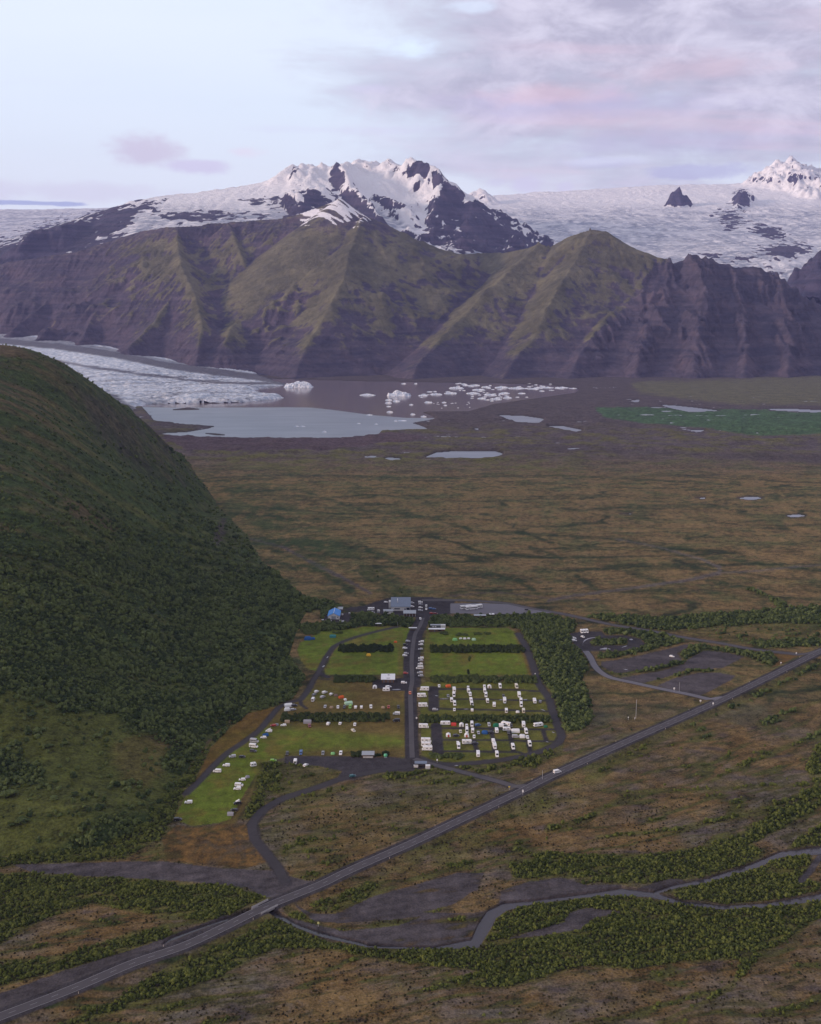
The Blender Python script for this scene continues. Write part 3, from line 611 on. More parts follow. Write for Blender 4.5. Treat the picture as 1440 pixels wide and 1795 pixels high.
# the rest of the sheet: a coarse outer ground a metre lower, reaching past the mountains
ax_ = np.linspace(-16000, 16000, 161); ay_ = np.linspace(-3000, 19000, 111); AX, AY = np.meshgrid(ax_, ay_)
AZ = -5.0 + 0 * AX
oc = np.empty(AX.shape + (3,)); oc[:] = C_BROWN * 0.9
grid_mesh('outer_ground', AX, AY, AZ, gm, {'veg': 1 + 0 * AX}, color=oc)

# water sheets
wm, t, b = new_mat('lagoon_water_material', (0.220, 0.178, 0.185), 0.12, 0, 0.5)
P_ = t.pos()
t.put(b.inputs['Normal'], t.bump(t.noise(t.v('MULTIPLY', P_, (0.3, 1, 1)), 0.12, 4, 0.6), 0.012, 1.0))
b.inputs['IOR'].default_value = 1.333
wr, t, b = new_mat('river_water_material', (0.045, 0.042, 0.048), 0.13, 0, 0.35)
t.put(b.inputs['Normal'], t.bump(t.noise(t.pos(), 0.5, 4, 0.65), 0.15, 1.0))
def ngon(name, pts, z, mat):
    me = bpy.data.meshes.new(name); me.from_pydata([(x, y, z) for x, y in pts], [], [list(range(len(pts)))]); me.materials.append(mat); me.update()
    if me.polygons[0].normal.z < 0: me.flip_normals()
    o = bpy.data.objects.new(name, me); COL.objects.link(o); o['kind'] = 'structure'; return o
gpt = lambda L: [tuple(map(float, gp(*p))) for p in L]
ngon('lagoon_water', gpt([(120,780),(120,655),(1030,655),(1030,690),(1000,712),(830,725),(790,775),(500,775)]), -0.8, wm)
mw, t, b = new_mat('pale_water_material', (0.34, 0.37, 0.44), 0.35, 0, 0.5)  # paler, rougher water for the near lagoon and the ponds
t.put(b.inputs['Base Color'], t.mix(t.ramp(t.noise(t.v('MULTIPLY', t.pos(), (0.25, 1, 1)), 0.02, 4, 0.6), 0.35, 0.7), (0.17, 0.20, 0.25), (0.24, 0.27, 0.32)))
ngon('shallow_lagoon_water', gpt([(190,712),(300,714),(420,714),(500,713.5),(545,714),(590,719),(650,727),(710,732),(790,733),(790,770),(180,775)]), -0.65, mw)
ngon('moraine_pond_water', gpt([(640,815),(640,778),(780,776),(830,745),(860,722),(1090,735),(1060,780),(920,815)]), -0.8, mw)
ngon('meltwater_pool_water', gpt([(1060,696),(1900,690),(1900,760),(1120,775)]), -0.7, mw)
ngon('pond_water', gpt([(900,915),(900,840),(1500,840),(1500,915)]), -0.8, mw)
ngon('river_water', gpt([(230,1680),(230,1590),(900,1520),(1990,1360),(1990,1600),(1440,1620),(700,1680)]), -0.8, wr)
# ------------------------------------------------------------------ hill on the left
FOOT = [(318,812),(348,840),(378,880),(436,938),(464,985),(512,1022),(547,1060),(522,1105),(512,1150),(500,1190),(470,1228),(420,1252),(375,1292),(335,1345),(300,1402),(275,1440),(190,1482),(100,1498),(0,1502),(-200,1530)]
fp = [tuple(map(float, gp(*p))) for p in FOOT]
hp = [(x, y) for x, y in fp]; hv = [0.0] * len(hp)
for (x, y) in fp[1:-6]: hp.append((x + 60, y + 15)); hv.append(-24.0)
for (x, y) in fp[-6:]: hp.append((x + 15, y - 50)); hv.append(-16.0)
for px, py, Y in [(0,615,1500),(60,625,1505),(100,640,1525),(150,670,1565),(200,705,1620),(240,735,1680),(272,762,1730),(295,788,1770),(-200,606,1450),(-400,596,1400),
                  (0,700,1250),(0,800,1080),(0,900,950),(0,1000,850),(0,1100,770),(0,1230,680),(0,1350,620),(120,720,1420),(120,800,1200),(120,900,1020),(120,1000,905),(120,1100,810),(100,1230,700),(120,1350,625),(200,1380,620),
                  (220,800,1480),(220,900,1180),(220,1000,990),(220,1100,860),(220,1200,765),(240,1300,680),(310,1000,1120),(310,1100,935),(330,1200,800),(400,1100,990),(400,1180,850),(420,1050,1080),(300,880,1470),
                  (-200,700,1200),(-200,900,930),(-200,1100,760),(-200,1300,640),(-500,900,900),(-500,1200,650)]:
    x, y, z = at(px, py, Y); hp.append((float(x), float(y))); hv.append(float(z))
for x, y, z in [(-60,2700,-40),(-450,2600,60),(-420,2150,60),(-700,2400,70),(-1200,2300,170),(-760,1900,150),(-680,2100,90),(-950,2000,150),(-560,1750,188),(-330,2000,40),(-1400,1300,300),(-800,2900,60),(-250,2300,-30),(-600,1900,160),(-1300,2900,100)]:
    hp.append((x, y)); hv.append(float(z))
for px, py in [(345,800),(380,850),(430,900),(480,960),(540,1000),(580,1040),(400,780),(330,775),(480,830),(300,745),(340,730),(440,760),(300,720),(560,1120),(560,1180),(520,1230),(450,1290),(400,1350),(350,1420),(280,1510),(100,1560),(-200,1620)]:
    x, y = gp(px, py); hp.append((float(x), float(y))); hv.append(-45.0 if py < 850 else -30.0)
hf = rbf(hp, hv, 0.0005)
hx = np.arange(-1500, 60, 4.5); hy = np.arange(330, 2900, 5.0)
HX, HY = np.meshgrid(hx, hy)
HZ = hf(HX, HY)
def inside(X, Y, poly):
    r_ = np.zeros(X.shape, bool); n = len(poly)
    for i in range(n):
        x1, y1 = poly[i]; x2, y2 = poly[(i + 1) % n]
        if y1 == y2: continue
        c_ = (Y >= min(y1, y2)) & (Y < max(y1, y2)) & (X < x1 + (Y - y1) * (x2 - x1) / (y2 - y1)); r_ ^= c_
    return r_
hpoly = [(-950,3300),(-690,2700)] + fp[:-1] + [(-600,250),(-2500,250),(-2500,3300)]
fd, _ = polydist(HX, HY, hpoly[:len(fp) + 2])
ins = inside(HX, HY, hpoly)
HZ = np.where(ins, np.minimum(np.maximum(HZ, 0.10 * np.minimum(fd, 60)), (0.95 + 1.6 * sstep(HY, 1250, 1450)) * fd), -0.35 * fd - 0.5)
inn = sstep(HZ, 0, 25)
HZ = HZ + inn * (3.0 * fbm(HX / 60, HY / 60, 5, 301) + 4 * fbm(HX / 240, HY / 240, 3, 305) + 1.6 * (ridged((HX + HY * 0.6) / 55, (HY - HX * 0.6) / 160, 3, 311) - 0.3))
hpx, hpy = proj(HX, HY, HZ)
# rocky bluff where the hill drops to the lagoon
bluff = np.exp(-((HX + 418) / 70) ** 2 - ((HY - 1800) / 130) ** 2)
HZ += bluff * 10 * (ridged(HX / 30, HY / 30, 3, 321) - 0.2)
gz, gxs = np.gradient(HZ, 5.0, 4.5); slope_h = np.hypot(gz, gxs)
nh1 = fbm(HX / 70, HY / 70, 4, 331); nh2 = fbm(HX / 18, HY / 18, 4, 337); nh3 = fbm((HX + HY * .5) / 160, (HY - .5 * HX) / 30, 4, 341)
hc = np.empty(HX.shape + (3,)); hc[:] = np.array([0.044, 0.066, 0.021])
def hpaint(m_, c_, a_=1.0): hc[:] = hc * (1 - (m_ * a_)[..., None]) + np.asarray(c_) * (m_ * a_)[..., None]
hpaint(sstep(nh3 + 0.5 * nh2, 0.0, 0.35), (0.080, 0.090, 0.026), 0.9)
hpaint(sstep(-nh3 + 0.4 * nh2, 0.2, 0.45) * sstep(hpy, 1000, 850), (0.026, 0.040, 0.014), 0.8)
apron = sstep(HZ, 22, 6) * sstep(hpy, 1040, 980) * sstep(HY, 900, 1050); hpaint(apron * sstep(nh2 + nh1, -0.5, 0.2), (0.060, 0.070, 0.024), 0.8)
bare = sstep(hpx, 260, -60) * sstep(hpy, 1040, 860) * sstep(nh3 + 0.4 * nh1, -0.15, 0.3)
hpaint(bare, (0.105, 0.066, 0.040), 0.75)
top = sstep(HZ, 175, 225) * sstep(nh1 + nh2, -0.2, 0.4); hpaint(top, (0.085, 0.060, 0.036), 0.5)
def region(pxa, pya, ra, rb, rot=0.0):
    dx_ = hpx - pxa; dy_ = hpy - pya; c_, s_ = math.cos(rot), math.sin(rot)
    return sstep(np.sqrt(((dx_ * c_ + dy_ * s_) / ra) ** 2 + ((-dx_ * s_ + dy_ * c_) / rb) ** 2) + 0.35 * nh2 + 0.25 * nh1, 1.05, 0.85)
clear = np.maximum(region(170, 1330, 150, 85, 0.25), np.maximum(region(60, 1430, 110, 60), region(40, 1270, 80, 55)))
clear = np.maximum(clear, region(20, 1500, 60, 40) )
hpaint(clear, (0.080, 0.088, 0.022), 0.9)
hpaint(clear * region(250, 1330, 55, 45), (0.110, 0.085, 0.030), 0.6)
brn = np.maximum(region(300, 1300, 40, 14, 0.2), region(160, 905, 60, 14, 0.5)); hpaint(brn, (0.085, 0.060, 0.030), 0.7)
rock = np.maximum(sstep(slope_h + 0.15 * nh2, 1.0, 1.3) * 0.6, sstep(bluff + 0.3 * nh2, 0.45, 0.7) * sstep(slope_h, 0.5, 0.75))
rock = np.maximum(rock, region(385, 935, 10, 26, 0.3) * 0.8); hpaint(rock, (0.060, 0.044, 0.046), 0.85)
hill_scr = np.clip(1 - 0.9 * clear - 0.8 * bare - rock - 0.5 * top, 0, 1) * sstep(nh3 * 0.6 + nh2 + nh1, -0.9, -0.25)
hill_scr *= 1 - 0.6 * apron
hill_scr *= (0.18 + 0.82 * sstep(hpy + 60 * nh1, 860, 1020)) * (1 - 0.75 * sstep(nh3 + 0.6 * nh2 + 0.3 * nh1, 0.1, 0.4))
hpaint(np.clip(hill_scr, 0, 1) * sstep(hpy, 900, 1000), (0.022, 0.033, 0.012), 0.65)
hm, t, b = new_mat('hill_material', rough=0.95, spec=0.1)
P_ = t.pos(); f1 = t.noise(P_, 0.6, 4, 0.65); f2 = t.noise(P_, 0.12, 4, 0.6)
k_ = t.m('ADD', t.m('MULTIPLY', t.m('SUBTRACT', f1, 0.5), 2.4), t.m('MULTIPLY', t.m('SUBTRACT', f2, 0.5), 2.4))
t.put(b.inputs['Base Color'], t.v('SCALE', t.attr('tint', 'Color'), t.m('MAXIMUM', t.m('ADD', 1.0, k_), 0.25)))
t.put(b.inputs['Normal'], t.bump(t.m('ADD', t.m('MULTIPLY', f1, 0.8), t.m('MULTIPLY', f2, 3.0)), 0.9, 1.6))
grid_mesh('hill', HX, HY, HZ, hm, color=hc, mask=(HZ > -6))
def hill_at(X, Y, A=None):
    return bil(HZ if A is None else A, (np.asarray(X, float) - hx[0]) / 4.5, (np.asarray(Y, float) - hy[0]) / 5.0)

# ------------------------------------------------------------------ glacier tongue
gl_p, gl_v = [], []
for px, py, z in [(180,725,14),(240,704,12),(262,698,14),(320,697,14),(380,696,13),(432,695,12),(470,694,9),(440,688,14),(450,678,10),(490,672,6),(300,690,18),(400,682,20),(380,690,16),(200,700,18)]:
    x, y = gp(px, py, z); gl_p.append((float(x), float(y))); gl_v.append(float(z))
for px, py, Y in [(0,592,6000),(60,597,5800),(100,603,5650),(200,619,5250),(300,640,4980),(400,656,4830),(460,664,4720),(-300,560,7000),(-300,600,6000),(0,640,5000),(60,640,4980),(100,640,4900),(150,660,4450),(200,655,4500),(200,680,4000),(300,665,4450),(350,672,4300),(-300,660,4500),(0,575,6600),(200,605,5800),(300,628,5500)]:
    x, y, z = at(px, py, Y); gl_p.append((float(x), float(y))); gl_v.append(float(z))
gf = rbf(gl_p, gl_v, 0.0005)
gx_ = np.arange(-3400, -300, 7.0); gy_ = np.arange(3150, 7600, 8.0)
LX, LY = np.meshgrid(gx_, gy_); LZ = gf(LX, LY)
gout = [gp(*p) for p in [(120,748),(200,735),(232,722),(248,712),(262,708),(320,707),(380,706.5),(432,705),(476,701),(500,697),(485,694),(455,691),(442,687),(455,681),(500,675),(502,672),(480,668)]]
gout = [(float(a_), float(b_)) for a_, b_ in gout]
jit = 14 * fbm(LX / 60, LY / 60, 3, 399)
gins = inside(LX + jit, LY + 2 * jit, gout + [(-900, 5600), (-1500, 8000), (-5000, 8000), (-5000, 3000)])
gd, _ = polydist(LX + jit, LY + 2 * jit, gout)
LZ = np.where(gins, np.minimum(np.maximum(LZ, 5), 0.55 * gd - 2), -20)
# flow coordinate: across the tongue
fu = (LX * 0.80 + LY * 0.60); fv = (LX * 0.60 - LY * 0.80) + 120 * fbm(LX / 900, LY / 900, 3, 401)
front = sstep(LZ, 70, 8)
crev = ridged(fv / 60 + 2 * fbm(LX / 200, LY / 200, 2, 405), fu / 22, 4, 407)
LZ = LZ + sstep(LZ, -1, 12) * ((2.2 + 6.0 * front) * (crev - 0.4) + 9 * fbm(LX / 160, LY / 220, 4, 411))
lpx, lpy = proj(LX, LY, LZ)
mor1 = sstep(np.abs(lpy - np.interp(lpx, [-300, 0, 100, 200, 300, 400, 470, 520], [588, 597, 607, 622, 642, 655, 664, 668]) + 1.5 * fbm(LX / 80, LY / 200, 3, 421)), 7.0, 3.6)
mor2 = sstep(np.abs(lpy - np.interp(lpx, [0, 60, 150, 250, 350, 420], [620, 624, 642, 656, 668, 672]) + 2 * fbm(LX / 80, LY / 200, 3, 425)), 3.4, 0.8) * 0.8
dirt = np.clip(ridged(fu / 700, fv / 75, 4, 431) - 0.40, 0, 1) * 1.6 * sstep(lpy, 625, 670)
side = np.maximum(sstep(lpy - np.interp(lpx, [0, 200, 235, 270], [640, 690, 712, 730]), -4, 5) * sstep(lpx, 300, 255), 0)
edge = sstep(np.abs(lpy - np.interp(lpx, [0, 100, 200, 300, 400, 480], [588, 598, 615, 636, 652, 663])), 5, 2) * 0.6
ldirt = np.clip(mor1 + mor2 + 0.75 * dirt + side * 0.75 + edge, 0, 1)
im, t, b = new_mat('glacier_ice_material', rough=0.6, spec=0.3)
P_ = t.pos(); f1 = t.noise(P_, 0.05, 5, 0.65); f2 = t.noise(P_, 0.012, 4, 0.6)
ice = t.mix(t.ramp(f1, 0.38, 0.62), (0.38, 0.45, 0.56), (0.78, 0.80, 0.84))
dk = t.m('ADD', t.attr('dirt'), t.m('MULTIPLY', t.ramp(t.noise(t.v('MULTIPLY', P_, (1, 0.6, 1)), 0.03, 6, 0.7), 0.53, 0.66), 0.55), clamp=True)
t.put(b.inputs['Base Color'], t.mix(dk, ice, (0.10, 0.095, 0.115)))
t.put(b.inputs['Normal'], t.bump(t.m('MULTIPLY', f1, 12.0), 0.9, 1.0))
grid_mesh('glacier', LX, LY, LZ, im, {'dirt': ldirt}, mask=(LZ > -8))

# ------------------------------------------------------------------ near mountain range
cell = 8.0
mx = np.arange(-3700, 3700, cell); my = np.arange(4350, 8000, cell)
MX, MY = np.meshgrid(mx, my)
wn = 1 + 0.35 * fbm(MX / 500, MY / 500, 4, 501) + 0.10 * fbm(MX / 120, MY / 120, 3, 505)
MZ = np.full(MX.shape, -80.0)
CR1 = [(-260,490,7100),(-100,474,7050),(0,463,6950),(60,452,6900),(130,446,6850),(200,418,6900),(250,402,6850),(310,395,6650),(400,391,6750),(470,385,6650),(520,374,6600),(560,360,6550),(592,348,6500),(640,376,6350),(700,405,6400),(760,430,6500),(800,442,6650),(840,446,6750)]
CR2 = [(840,446,6750),(880,441,6600),(925,432,6400),(945,424,6300),(962,433,6300),(1000,413,6200),(1035,406,6150),(1062,412,6150),(1100,432,6200),(1140,456,6250),(1180,459,6080),(1215,449,5950),(1250,456,5950),(1290,468,5950),(1330,466,5950),(1370,492,5950),(1440,543,5950),(1560,590,5950),(1700,620,5900)]
for crest, s1, c1, s2 in ((CR1, 0.70, 350, 0.64), (CR2, 0.78, 400, 0.72)):
    MZ = ridge(MZ, MX, MY, crest, s1, c1, s2, wn)
SPURS = [
 ([(0,463,6950),(-60,520,6600),(-120,570,6200)], .7, 200, .6), ([(130,446,6850),(110,490,6650),(70,540,6350),(20,582,6050)], .75, 150, .6), ([(200,418,6900),(205,470,6500),(180,530,6100),(140,592,5680)], .7, 200, .6),
 ([(310,395,6650),(313,430,6400),(318,468,6100),(300,520,5850),(262,570,5550),(225,612,5300)], .62, 250, .56), ([(318,468,6100),(345,520,5750),(355,575,5400),(345,630,5080)], .66, 200, .58),
 ([(400,391,6650),(420,440,6350),(440,490,6050),(420,545,5700),(395,600,5250)], .6, 200, .56), ([(470,385,6650),(490,430,6350),(487,475,6100),(470,520,5850)], .62, 150, .56),
 ([(640,376,6350),(625,410,6100),(612,445,5850),(602,490,5620),(575,545,5350),(545,595,5120),(525,640,4900),(515,668,4720)], .46, 300, .44),
 ([(945,424,6300),(900,470,6000),(860,508,5750),(810,555,5450),(765,600,5150),(730,645,4850),(722,668,4700)], .46, 250, .46),
 ([(1035,406,6150),(1010,455,5900),(985,500,5650),(960,545,5420),(930,595,5130),(895,640,4870),(880,668,4700)], .47, 250, .45),
 ([(1180,459,6080),(1130,490,5880),(1090,525,5650),(1050,570,5350),(1020,615,5050),(1000,655,4780)], .58, 200, .58),
 ([(1215,449,5950),(1235,510,5600),(1225,575,5220),(1215,640,4850)], .75, 200, .62), ([(1290,468,5950),(1300,540,5500),(1310,600,5150),(1305,650,4830)], .75, 200, .62),
 ([(1330,466,5950),(1375,545,5500),(1385,600,5180),(1380,655,4850)], .75, 200, .62), ([(1440,543,5950),(1470,600,5350),(1480,650,4900)], .7, 200, .6),
 ([(1150,500,5700),(1140,560,5350),(1120,620,4980),(1115,650,4850)], .7, 200, .62),
]
for s_ in SPURS: MZ = ridge(MZ, MX, MY, s_[0], s_[1], s_[2], s_[3], wn)
MZ0 = MZ.copy()
env = sstep(MZ, -40, 120)
mpx, mpy = proj(MX, MY, MZ)
rocky = sstep(mpx + 0.95 * (mpy - 460) + 14 * fbm(MX / 90, MY / 90, 3, 509), 1150, 1185)       # the bare eastern massif
leftc = sstep(mpx, 330, 200); leftw = np.sign(mpx - 620) * sstep(np.abs(mpx-620), 0, 120)
ribs = ridged(MX / 95 + 0.8 * fbm(MX / 260, MY / 260, 3, 511), MY / 900, 4, 513)
MZ = MZ + env * (48 * fbm(MX / 420, MY / 420, 5, 521) + (7 - 3 * sstep(mpx, 440, 560) + 12*rocky) * (ridged((MX + 0.4*(MY-5500)*leftw) / 130, MY / 420, 4, 525) - 0.4) + rocky * 75 * (ribs - 0.45) * sstep(MZ, 0, 200))
# basalt steps
def steps(z, h, k): q = z / h; f = np.floor(q); r_ = q - f; return (f + np.clip((r_ - 0.5) * k + 0.5, 0, 1)) * h
st_ = env * (0.05 + 0.2 * rocky); MZ = MZ * (1 - st_) + st_ * steps(MZ + 14 * fbm(MX / 300, MY / 300, 3, 531), 46, 2.2)
cl = sstep(np.interp(mpx, [-200, 0, 130, 250, 330], [500, 480, 470, 470, 480]) - mpy, -45, 0) * leftc
MZu = MZ.copy(); MZ = erode(MZ, cell, 180000, 70, 3, 15000, cap=5.0, er=0.35, dep=0.25, maxd=0.9)
we_ = 0.34 - 0.18 * sstep(mpx, 460, 560) + (1 - 0.16) * rocky; we_ = np.clip(we_, 0, 1); MZ = MZu * (1 - we_) + MZ * we_
# keep the crest where it stands
CRH = np.maximum(ridge(np.full(MX.shape, -1e4), MX, MY, CR1, 0.9, 100, 2.5), ridge(np.full(MX.shape, -1e4), MX, MY, CR2, 0.9, 100, 2.5))
MZ = np.maximum(MZ, CRH - 8 + 10 * ridged(MX / 40, MY / 40, 3, 541) * sstep(mpx, 1160, 1230) )
for a_ in ((1035,398,6150,1,2.6),(1036,404,6150,1,.85),(596,346,6480,1,.7),(1028,409,6150,1,2.2),(962,428,6300,1,1.8),(945,422,6300,1,1.5),(1215,446,5950,1,1.6),(612,441,5850,1,1.6)):     # pinnacles on the crest
    x, y, z = at(a_[0], a_[1], a_[2]); MZ = np.maximum(MZ, float(z) - (np.hypot(MX - float(x), MY - float(y)) / a_[3]) * a_[4])
gy2, gx2 = np.gradient(MZ, cell); slope = np.hypot(gx2, gy2)
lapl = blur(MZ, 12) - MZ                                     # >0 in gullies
mpx, mpy = proj(MX, MY, MZ)
nm1 = fbm(MX / 260, MY / 260, 4, 551); nm2 = fbm(MX / 50, MY / 50, 4, 555)
moss = np.clip(0.60 + 0.25 * sstep(MZ, 200, 500) - 1.0 * (slope - 0.62) + 0.55 * nm1 + 0.35 * nm2 - lapl * 0.05 - 0.02 * (blur(MZ, 60) - MZ), 0, 1)  # moss cover, with gully shade painted in as darker rock
moss *= 1 - 0.85 * rocky
moss *= 0.35 + 0.65 * sstep(mpx, 120, 330)
moss += 0.35 * sstep(-gx2 * 0 + gx2, 0.1, 0.5) * sstep(mpx, 480, 560) * (1 - rocky)    # sunlight painted on: slopes that face left get more of the paler colour
moss *= 1 - 0.75 * sstep(MZ + 70 * nm1, 260, 60)
moss = np.clip(moss * (1 - 0.6 * sstep(MZ, 640, 780)), 0, 1)
snowf = sstep(MZ + 60 * nm1 + 60 * nm2, 760, 800) * sstep(ridged((MX + MY) / 60, MY / 200, 2, 561), 0.45, 0.6) * sstep(np.abs(mpx - 590), 80, 50)
mm_, t, b = new_mat('mountain_material', rough=0.95, spec=0.1)
P_ = t.pos(); pz = t.sep(P_)[2]
f1 = t.noise(P_, 0.03, 6, 0.68); f2 = t.noise(P_, 0.006, 4, 0.6)
strata = t.noise(t.v('MULTIPLY', t.v('ADD', P_, t.v('SCALE', t.noise(P_, 0.004, 3, 0.5, out=1), 60.0)), (0.0015, 0.0015, 0.05)), 1.0, 4, 0.7)
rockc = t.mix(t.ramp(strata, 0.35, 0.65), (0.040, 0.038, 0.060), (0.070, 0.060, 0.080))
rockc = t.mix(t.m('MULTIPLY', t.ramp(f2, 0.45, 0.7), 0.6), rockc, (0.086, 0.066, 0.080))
moss_lit_c = t.mix(t.ramp(f2, 0.35, 0.65), (0.080, 0.078, 0.044), (0.128, 0.120, 0.066))  # moss colour, also used to paint the sunlit slopes paler
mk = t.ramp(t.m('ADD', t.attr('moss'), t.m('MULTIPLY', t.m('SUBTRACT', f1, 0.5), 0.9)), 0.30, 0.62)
colr = t.mix(t.m('MULTIPLY', mk, 0.78), rockc, moss_lit_c)
colr = t.v('SCALE', colr, t.m('ADD', 0.10, t.m('ADD', t.m('MULTIPLY', f1, 1.9), t.m('MULTIPLY', f2, 0.7))))
colr = t.mix(t.ramp(t.m('ADD', t.attr('snow'), t.m('MULTIPLY', t.m('SUBTRACT', f1, 0.5), 0.8)), 0.45, 0.60), colr, (0.80, 0.80, 0.86))
t.put(b.inputs['Base Color'], colr)
t.put(b.inputs['Normal'], t.bump(t.m('ADD', t.m('MULTIPLY', f1, 18.0), t.m('MULTIPLY', strata, 3.0)), 1.0, 1.0))
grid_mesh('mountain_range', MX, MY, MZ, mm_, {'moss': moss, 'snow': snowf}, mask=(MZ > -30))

# ------------------------------------------------------------------ far snow range and ice cap
cell = 19.0
bx_ = np.arange(-7600, 8200, cell); by_ = np.arange(7000, 16200, cell)
BX, BY = np.meshgrid(bx_, by_)
bp, bv = [], []
for px, py, Y in [(860,480,8200),(1000,490,8200),(1200,490,8200),(1440,520,8200),(1700,520,8200),(880,440,9200),(1000,440,9200),(1150,440,9300),(1300,448,9000),(1440,470,8700),(900,405,10300),(1000,400,10400),(1100,405,10300),(1250,420,10000),(1400,440,9500),
                  (870,378,11500),(950,380,11500),(1050,382,11300),(1150,385,11300),(1300,380,11500),(1440,385,11500),(1600,390,11500),(860,362,12300),(950,366,12500),(1050,364,12500),(1200,350,13000),(850,347,13800),(920,348,14000),(1000,342,14300),(1100,332,14500),(1200,325,14700),(1280,325,14700),(1440,318,14700),(1700,320,14700),
                  (0,470,7600),(100,440,7800),(250,395,8050),(350,392,8100),(450,392,8100),(560,400,8000),(650,400,8100),(740,430,8000),(840,450,8000),
                  (250,352,8800),(330,350,8800),(400,345,8900),(470,340,9000),(500,330,9100),(560,325,9150),(620,345,9000),(680,370,8800),(700,400,8400),(640,310,9500),(690,325,9300),
                  (0,386,13500),(100,381,13800),(170,374,14000),(-300,392,13500),(0,425,11500),(0,450,10000),(-300,470,9500),(-100,440,9500),
                  (60,470,7400),(-300,520,7500),(-600,500,8000),(160,395,9500),(60,420,9500),(300,380,12000),(500,380,13000),(700,380,13500),(780,380,12000)]:
    x, y, z = at(px, py, Y); bp.append((float(x), float(y))); bv.append(float(z))
BZ = rbf(bp, bv, 0.002)(BX, BY)
BZ = np.where(BY > 14800, BZ - (BY - 14800) * 0.12, BZ)
wb = 1 + 0.3 * fbm(BX / 700, BY / 700, 4, 601) + 0.12 * fbm(BX / 150, BY / 150, 3, 605)
icecap = BZ.copy()
for pts, s1, c1, s2 in [
   ([(-40,480,7500),(0,458,7600),(30,432,7700),(60,405,7900),(90,399,8000),(120,394,8100),(165,382,8400),(215,369,8700),(228,353,8800),(300,341,9100),(380,332,9300),(430,325,9500)], .55, 300, .55),
   ([(430,325,9500),(480,312,9600),(508,300,9600),(520,290,9600)], .38, 300, .4), ([(520,290,9600),(550,288,9650),(582,289,9650)], .5, 200, .5),
   ([(582,287,9600),(592,287,9500),(604,300,9300),(612,322,9000),(640,352,8600),(665,378,8300)], .9, 200, .6),
   ([(592,287,9700),(612,290,9900),(630,282,10000),(652,284,10000),(672,292,10000),(684,281,9900),(696,294,9800)], .45, 200, .5),
   ([(696,294,9800),(715,283,9700),(722,279,9650),(735,281,9600),(748,290,9500),(762,291,9450),(772,305,9350),(790,325,9200),(830,356,9000),(868,384,8850),(898,412,8700),(922,434,8500)], .85, 250, .65),
   ([(772,305,9350),(770,340,9000),(755,375,8600),(760,405,8300)], .8, 200, .6), ([(830,356,9000),(820,390,8600),(850,430,8200)], .8, 200, .6),
   ([(440,330,9200),(480,338,9000),(510,352,8800),(545,372,8500)], .55, 150, .5), ([(228,353,8800),(260,362,8500),(330,372,8350),(420,376,8300),(480,378,8350)], .75, 130, .5),
   ([(655,345,8900),(680,352,8800),(705,358,8700)], .8, 100, .6), ([(835,334,13200),(842,333,13200),(850,340,13000)], .6, 200, .5),
   ([(1166,356,12400),(1176,340,12400),(1185,331,12400),(1192,329,12400),(1203,338,12400),(1217,353,12400)], 1.3, 200, 1.2),
   ([(1280,326,14600),(1310,316,14600),(1335,303,14600),(1360,290,14600),(1385,282,14600),(1398,289,14600),(1420,292,14600),(1445,297,14600),(1560,300,14600),(1700,310,14600)], .36, 500, .36),
   ([(1302,334,12700),(1298,352,12300),(1285,372,11900),(1278,392,11500)], .8, 150, .7), ([(1340,400,10900),(1352,402,10800),(1365,412,10600)], .8, 100, .7), ([(1350,436,10000),(1375,434,10000),(1400,440,9900)], .8, 100, .7),
   ([(1376,500,7450),(1410,472,7400),(1440,448,7350),(1520,420,7300),(1700,400,7300)], .8, 300, .7)]:
    BZ = ridge(BZ, BX, BY, pts, s1, c1, s2, wb)
BZ0 = BZ.copy()
isr = sstep(BZ - icecap, 10, 60)
bpx, bpy_ = proj(BX, BY, BZ)
east = sstep(bpx, 830, 930)
BZ = BZ + (0.35 + 0.65 * isr) * ((30 + 45 * east) * fbm(BX / 500, BY / 500, 5, 611) + 35 * east * (ridged(BX / 420, BY / 300, 3, 612) - 0.4)) + isr * (50 * (ridged(BX / 190, BY / 260, 4, 613) - 0.4) + 70 * east * (ridged(BX / 110, BY / 110, 3, 619) - 0.4) + 26 * (ridged((BX + 0.3 * BY) / 85, BY / 200, 3, 614) - 0.4)) + (1 - isr) * 9 * (ridged(BX / 130 + 1.5 * fbm(BX / 400, BY / 400, 2, 617), BY / 60, 3, 615) - 0.4)
BZ = erode(BZ, cell, 60000, 40, 5, 15000, cap=3.0, er=0.25, dep=0.3, maxd=0.8)
gyb, gxb = np.gradient(BZ, cell); sb = np.hypot(gxb, gyb)
bpx, bpy_ = proj(BX, BY, BZ)
nb1 = fbm(BX / 300, BY / 300, 4, 621); nb2 = fbm(BX / 90, BY / 90, 3, 625); nbr = ridged(BX / 140, BY / 420, 3, 629)
sn = 0.62 + (BZ - 950) / 900 - 0.75 * (sb - 0.45) + 0.34 * nb1 + 0.42 * nb2
sn = sn + isr * 0.7 * (ridged((BX + 0.25 * BY) / 75, BY / 300, 3, 641) - 0.35) * sstep(sb, 0.25, 0.55)
sn = sn + east * 0.75 * (1 - isr) + (1 - isr) * 0.25
def bb(px, py, ra, rb, rot=0.0):
    dx_ = bpx - px; dy_ = bpy_ - py; c_, s_ = math.cos(rot), math.sin(rot)
    return sstep(np.sqrt(((dx_ * c_ + dy_ * s_) / ra) ** 2 + ((-dx_ * s_ + dy_ * c_) / rb) ** 2) + 0.9 * nb2 + 0.3 * nb1 + 0.6 * (nbr - 0.3), 1.15, 0.85)
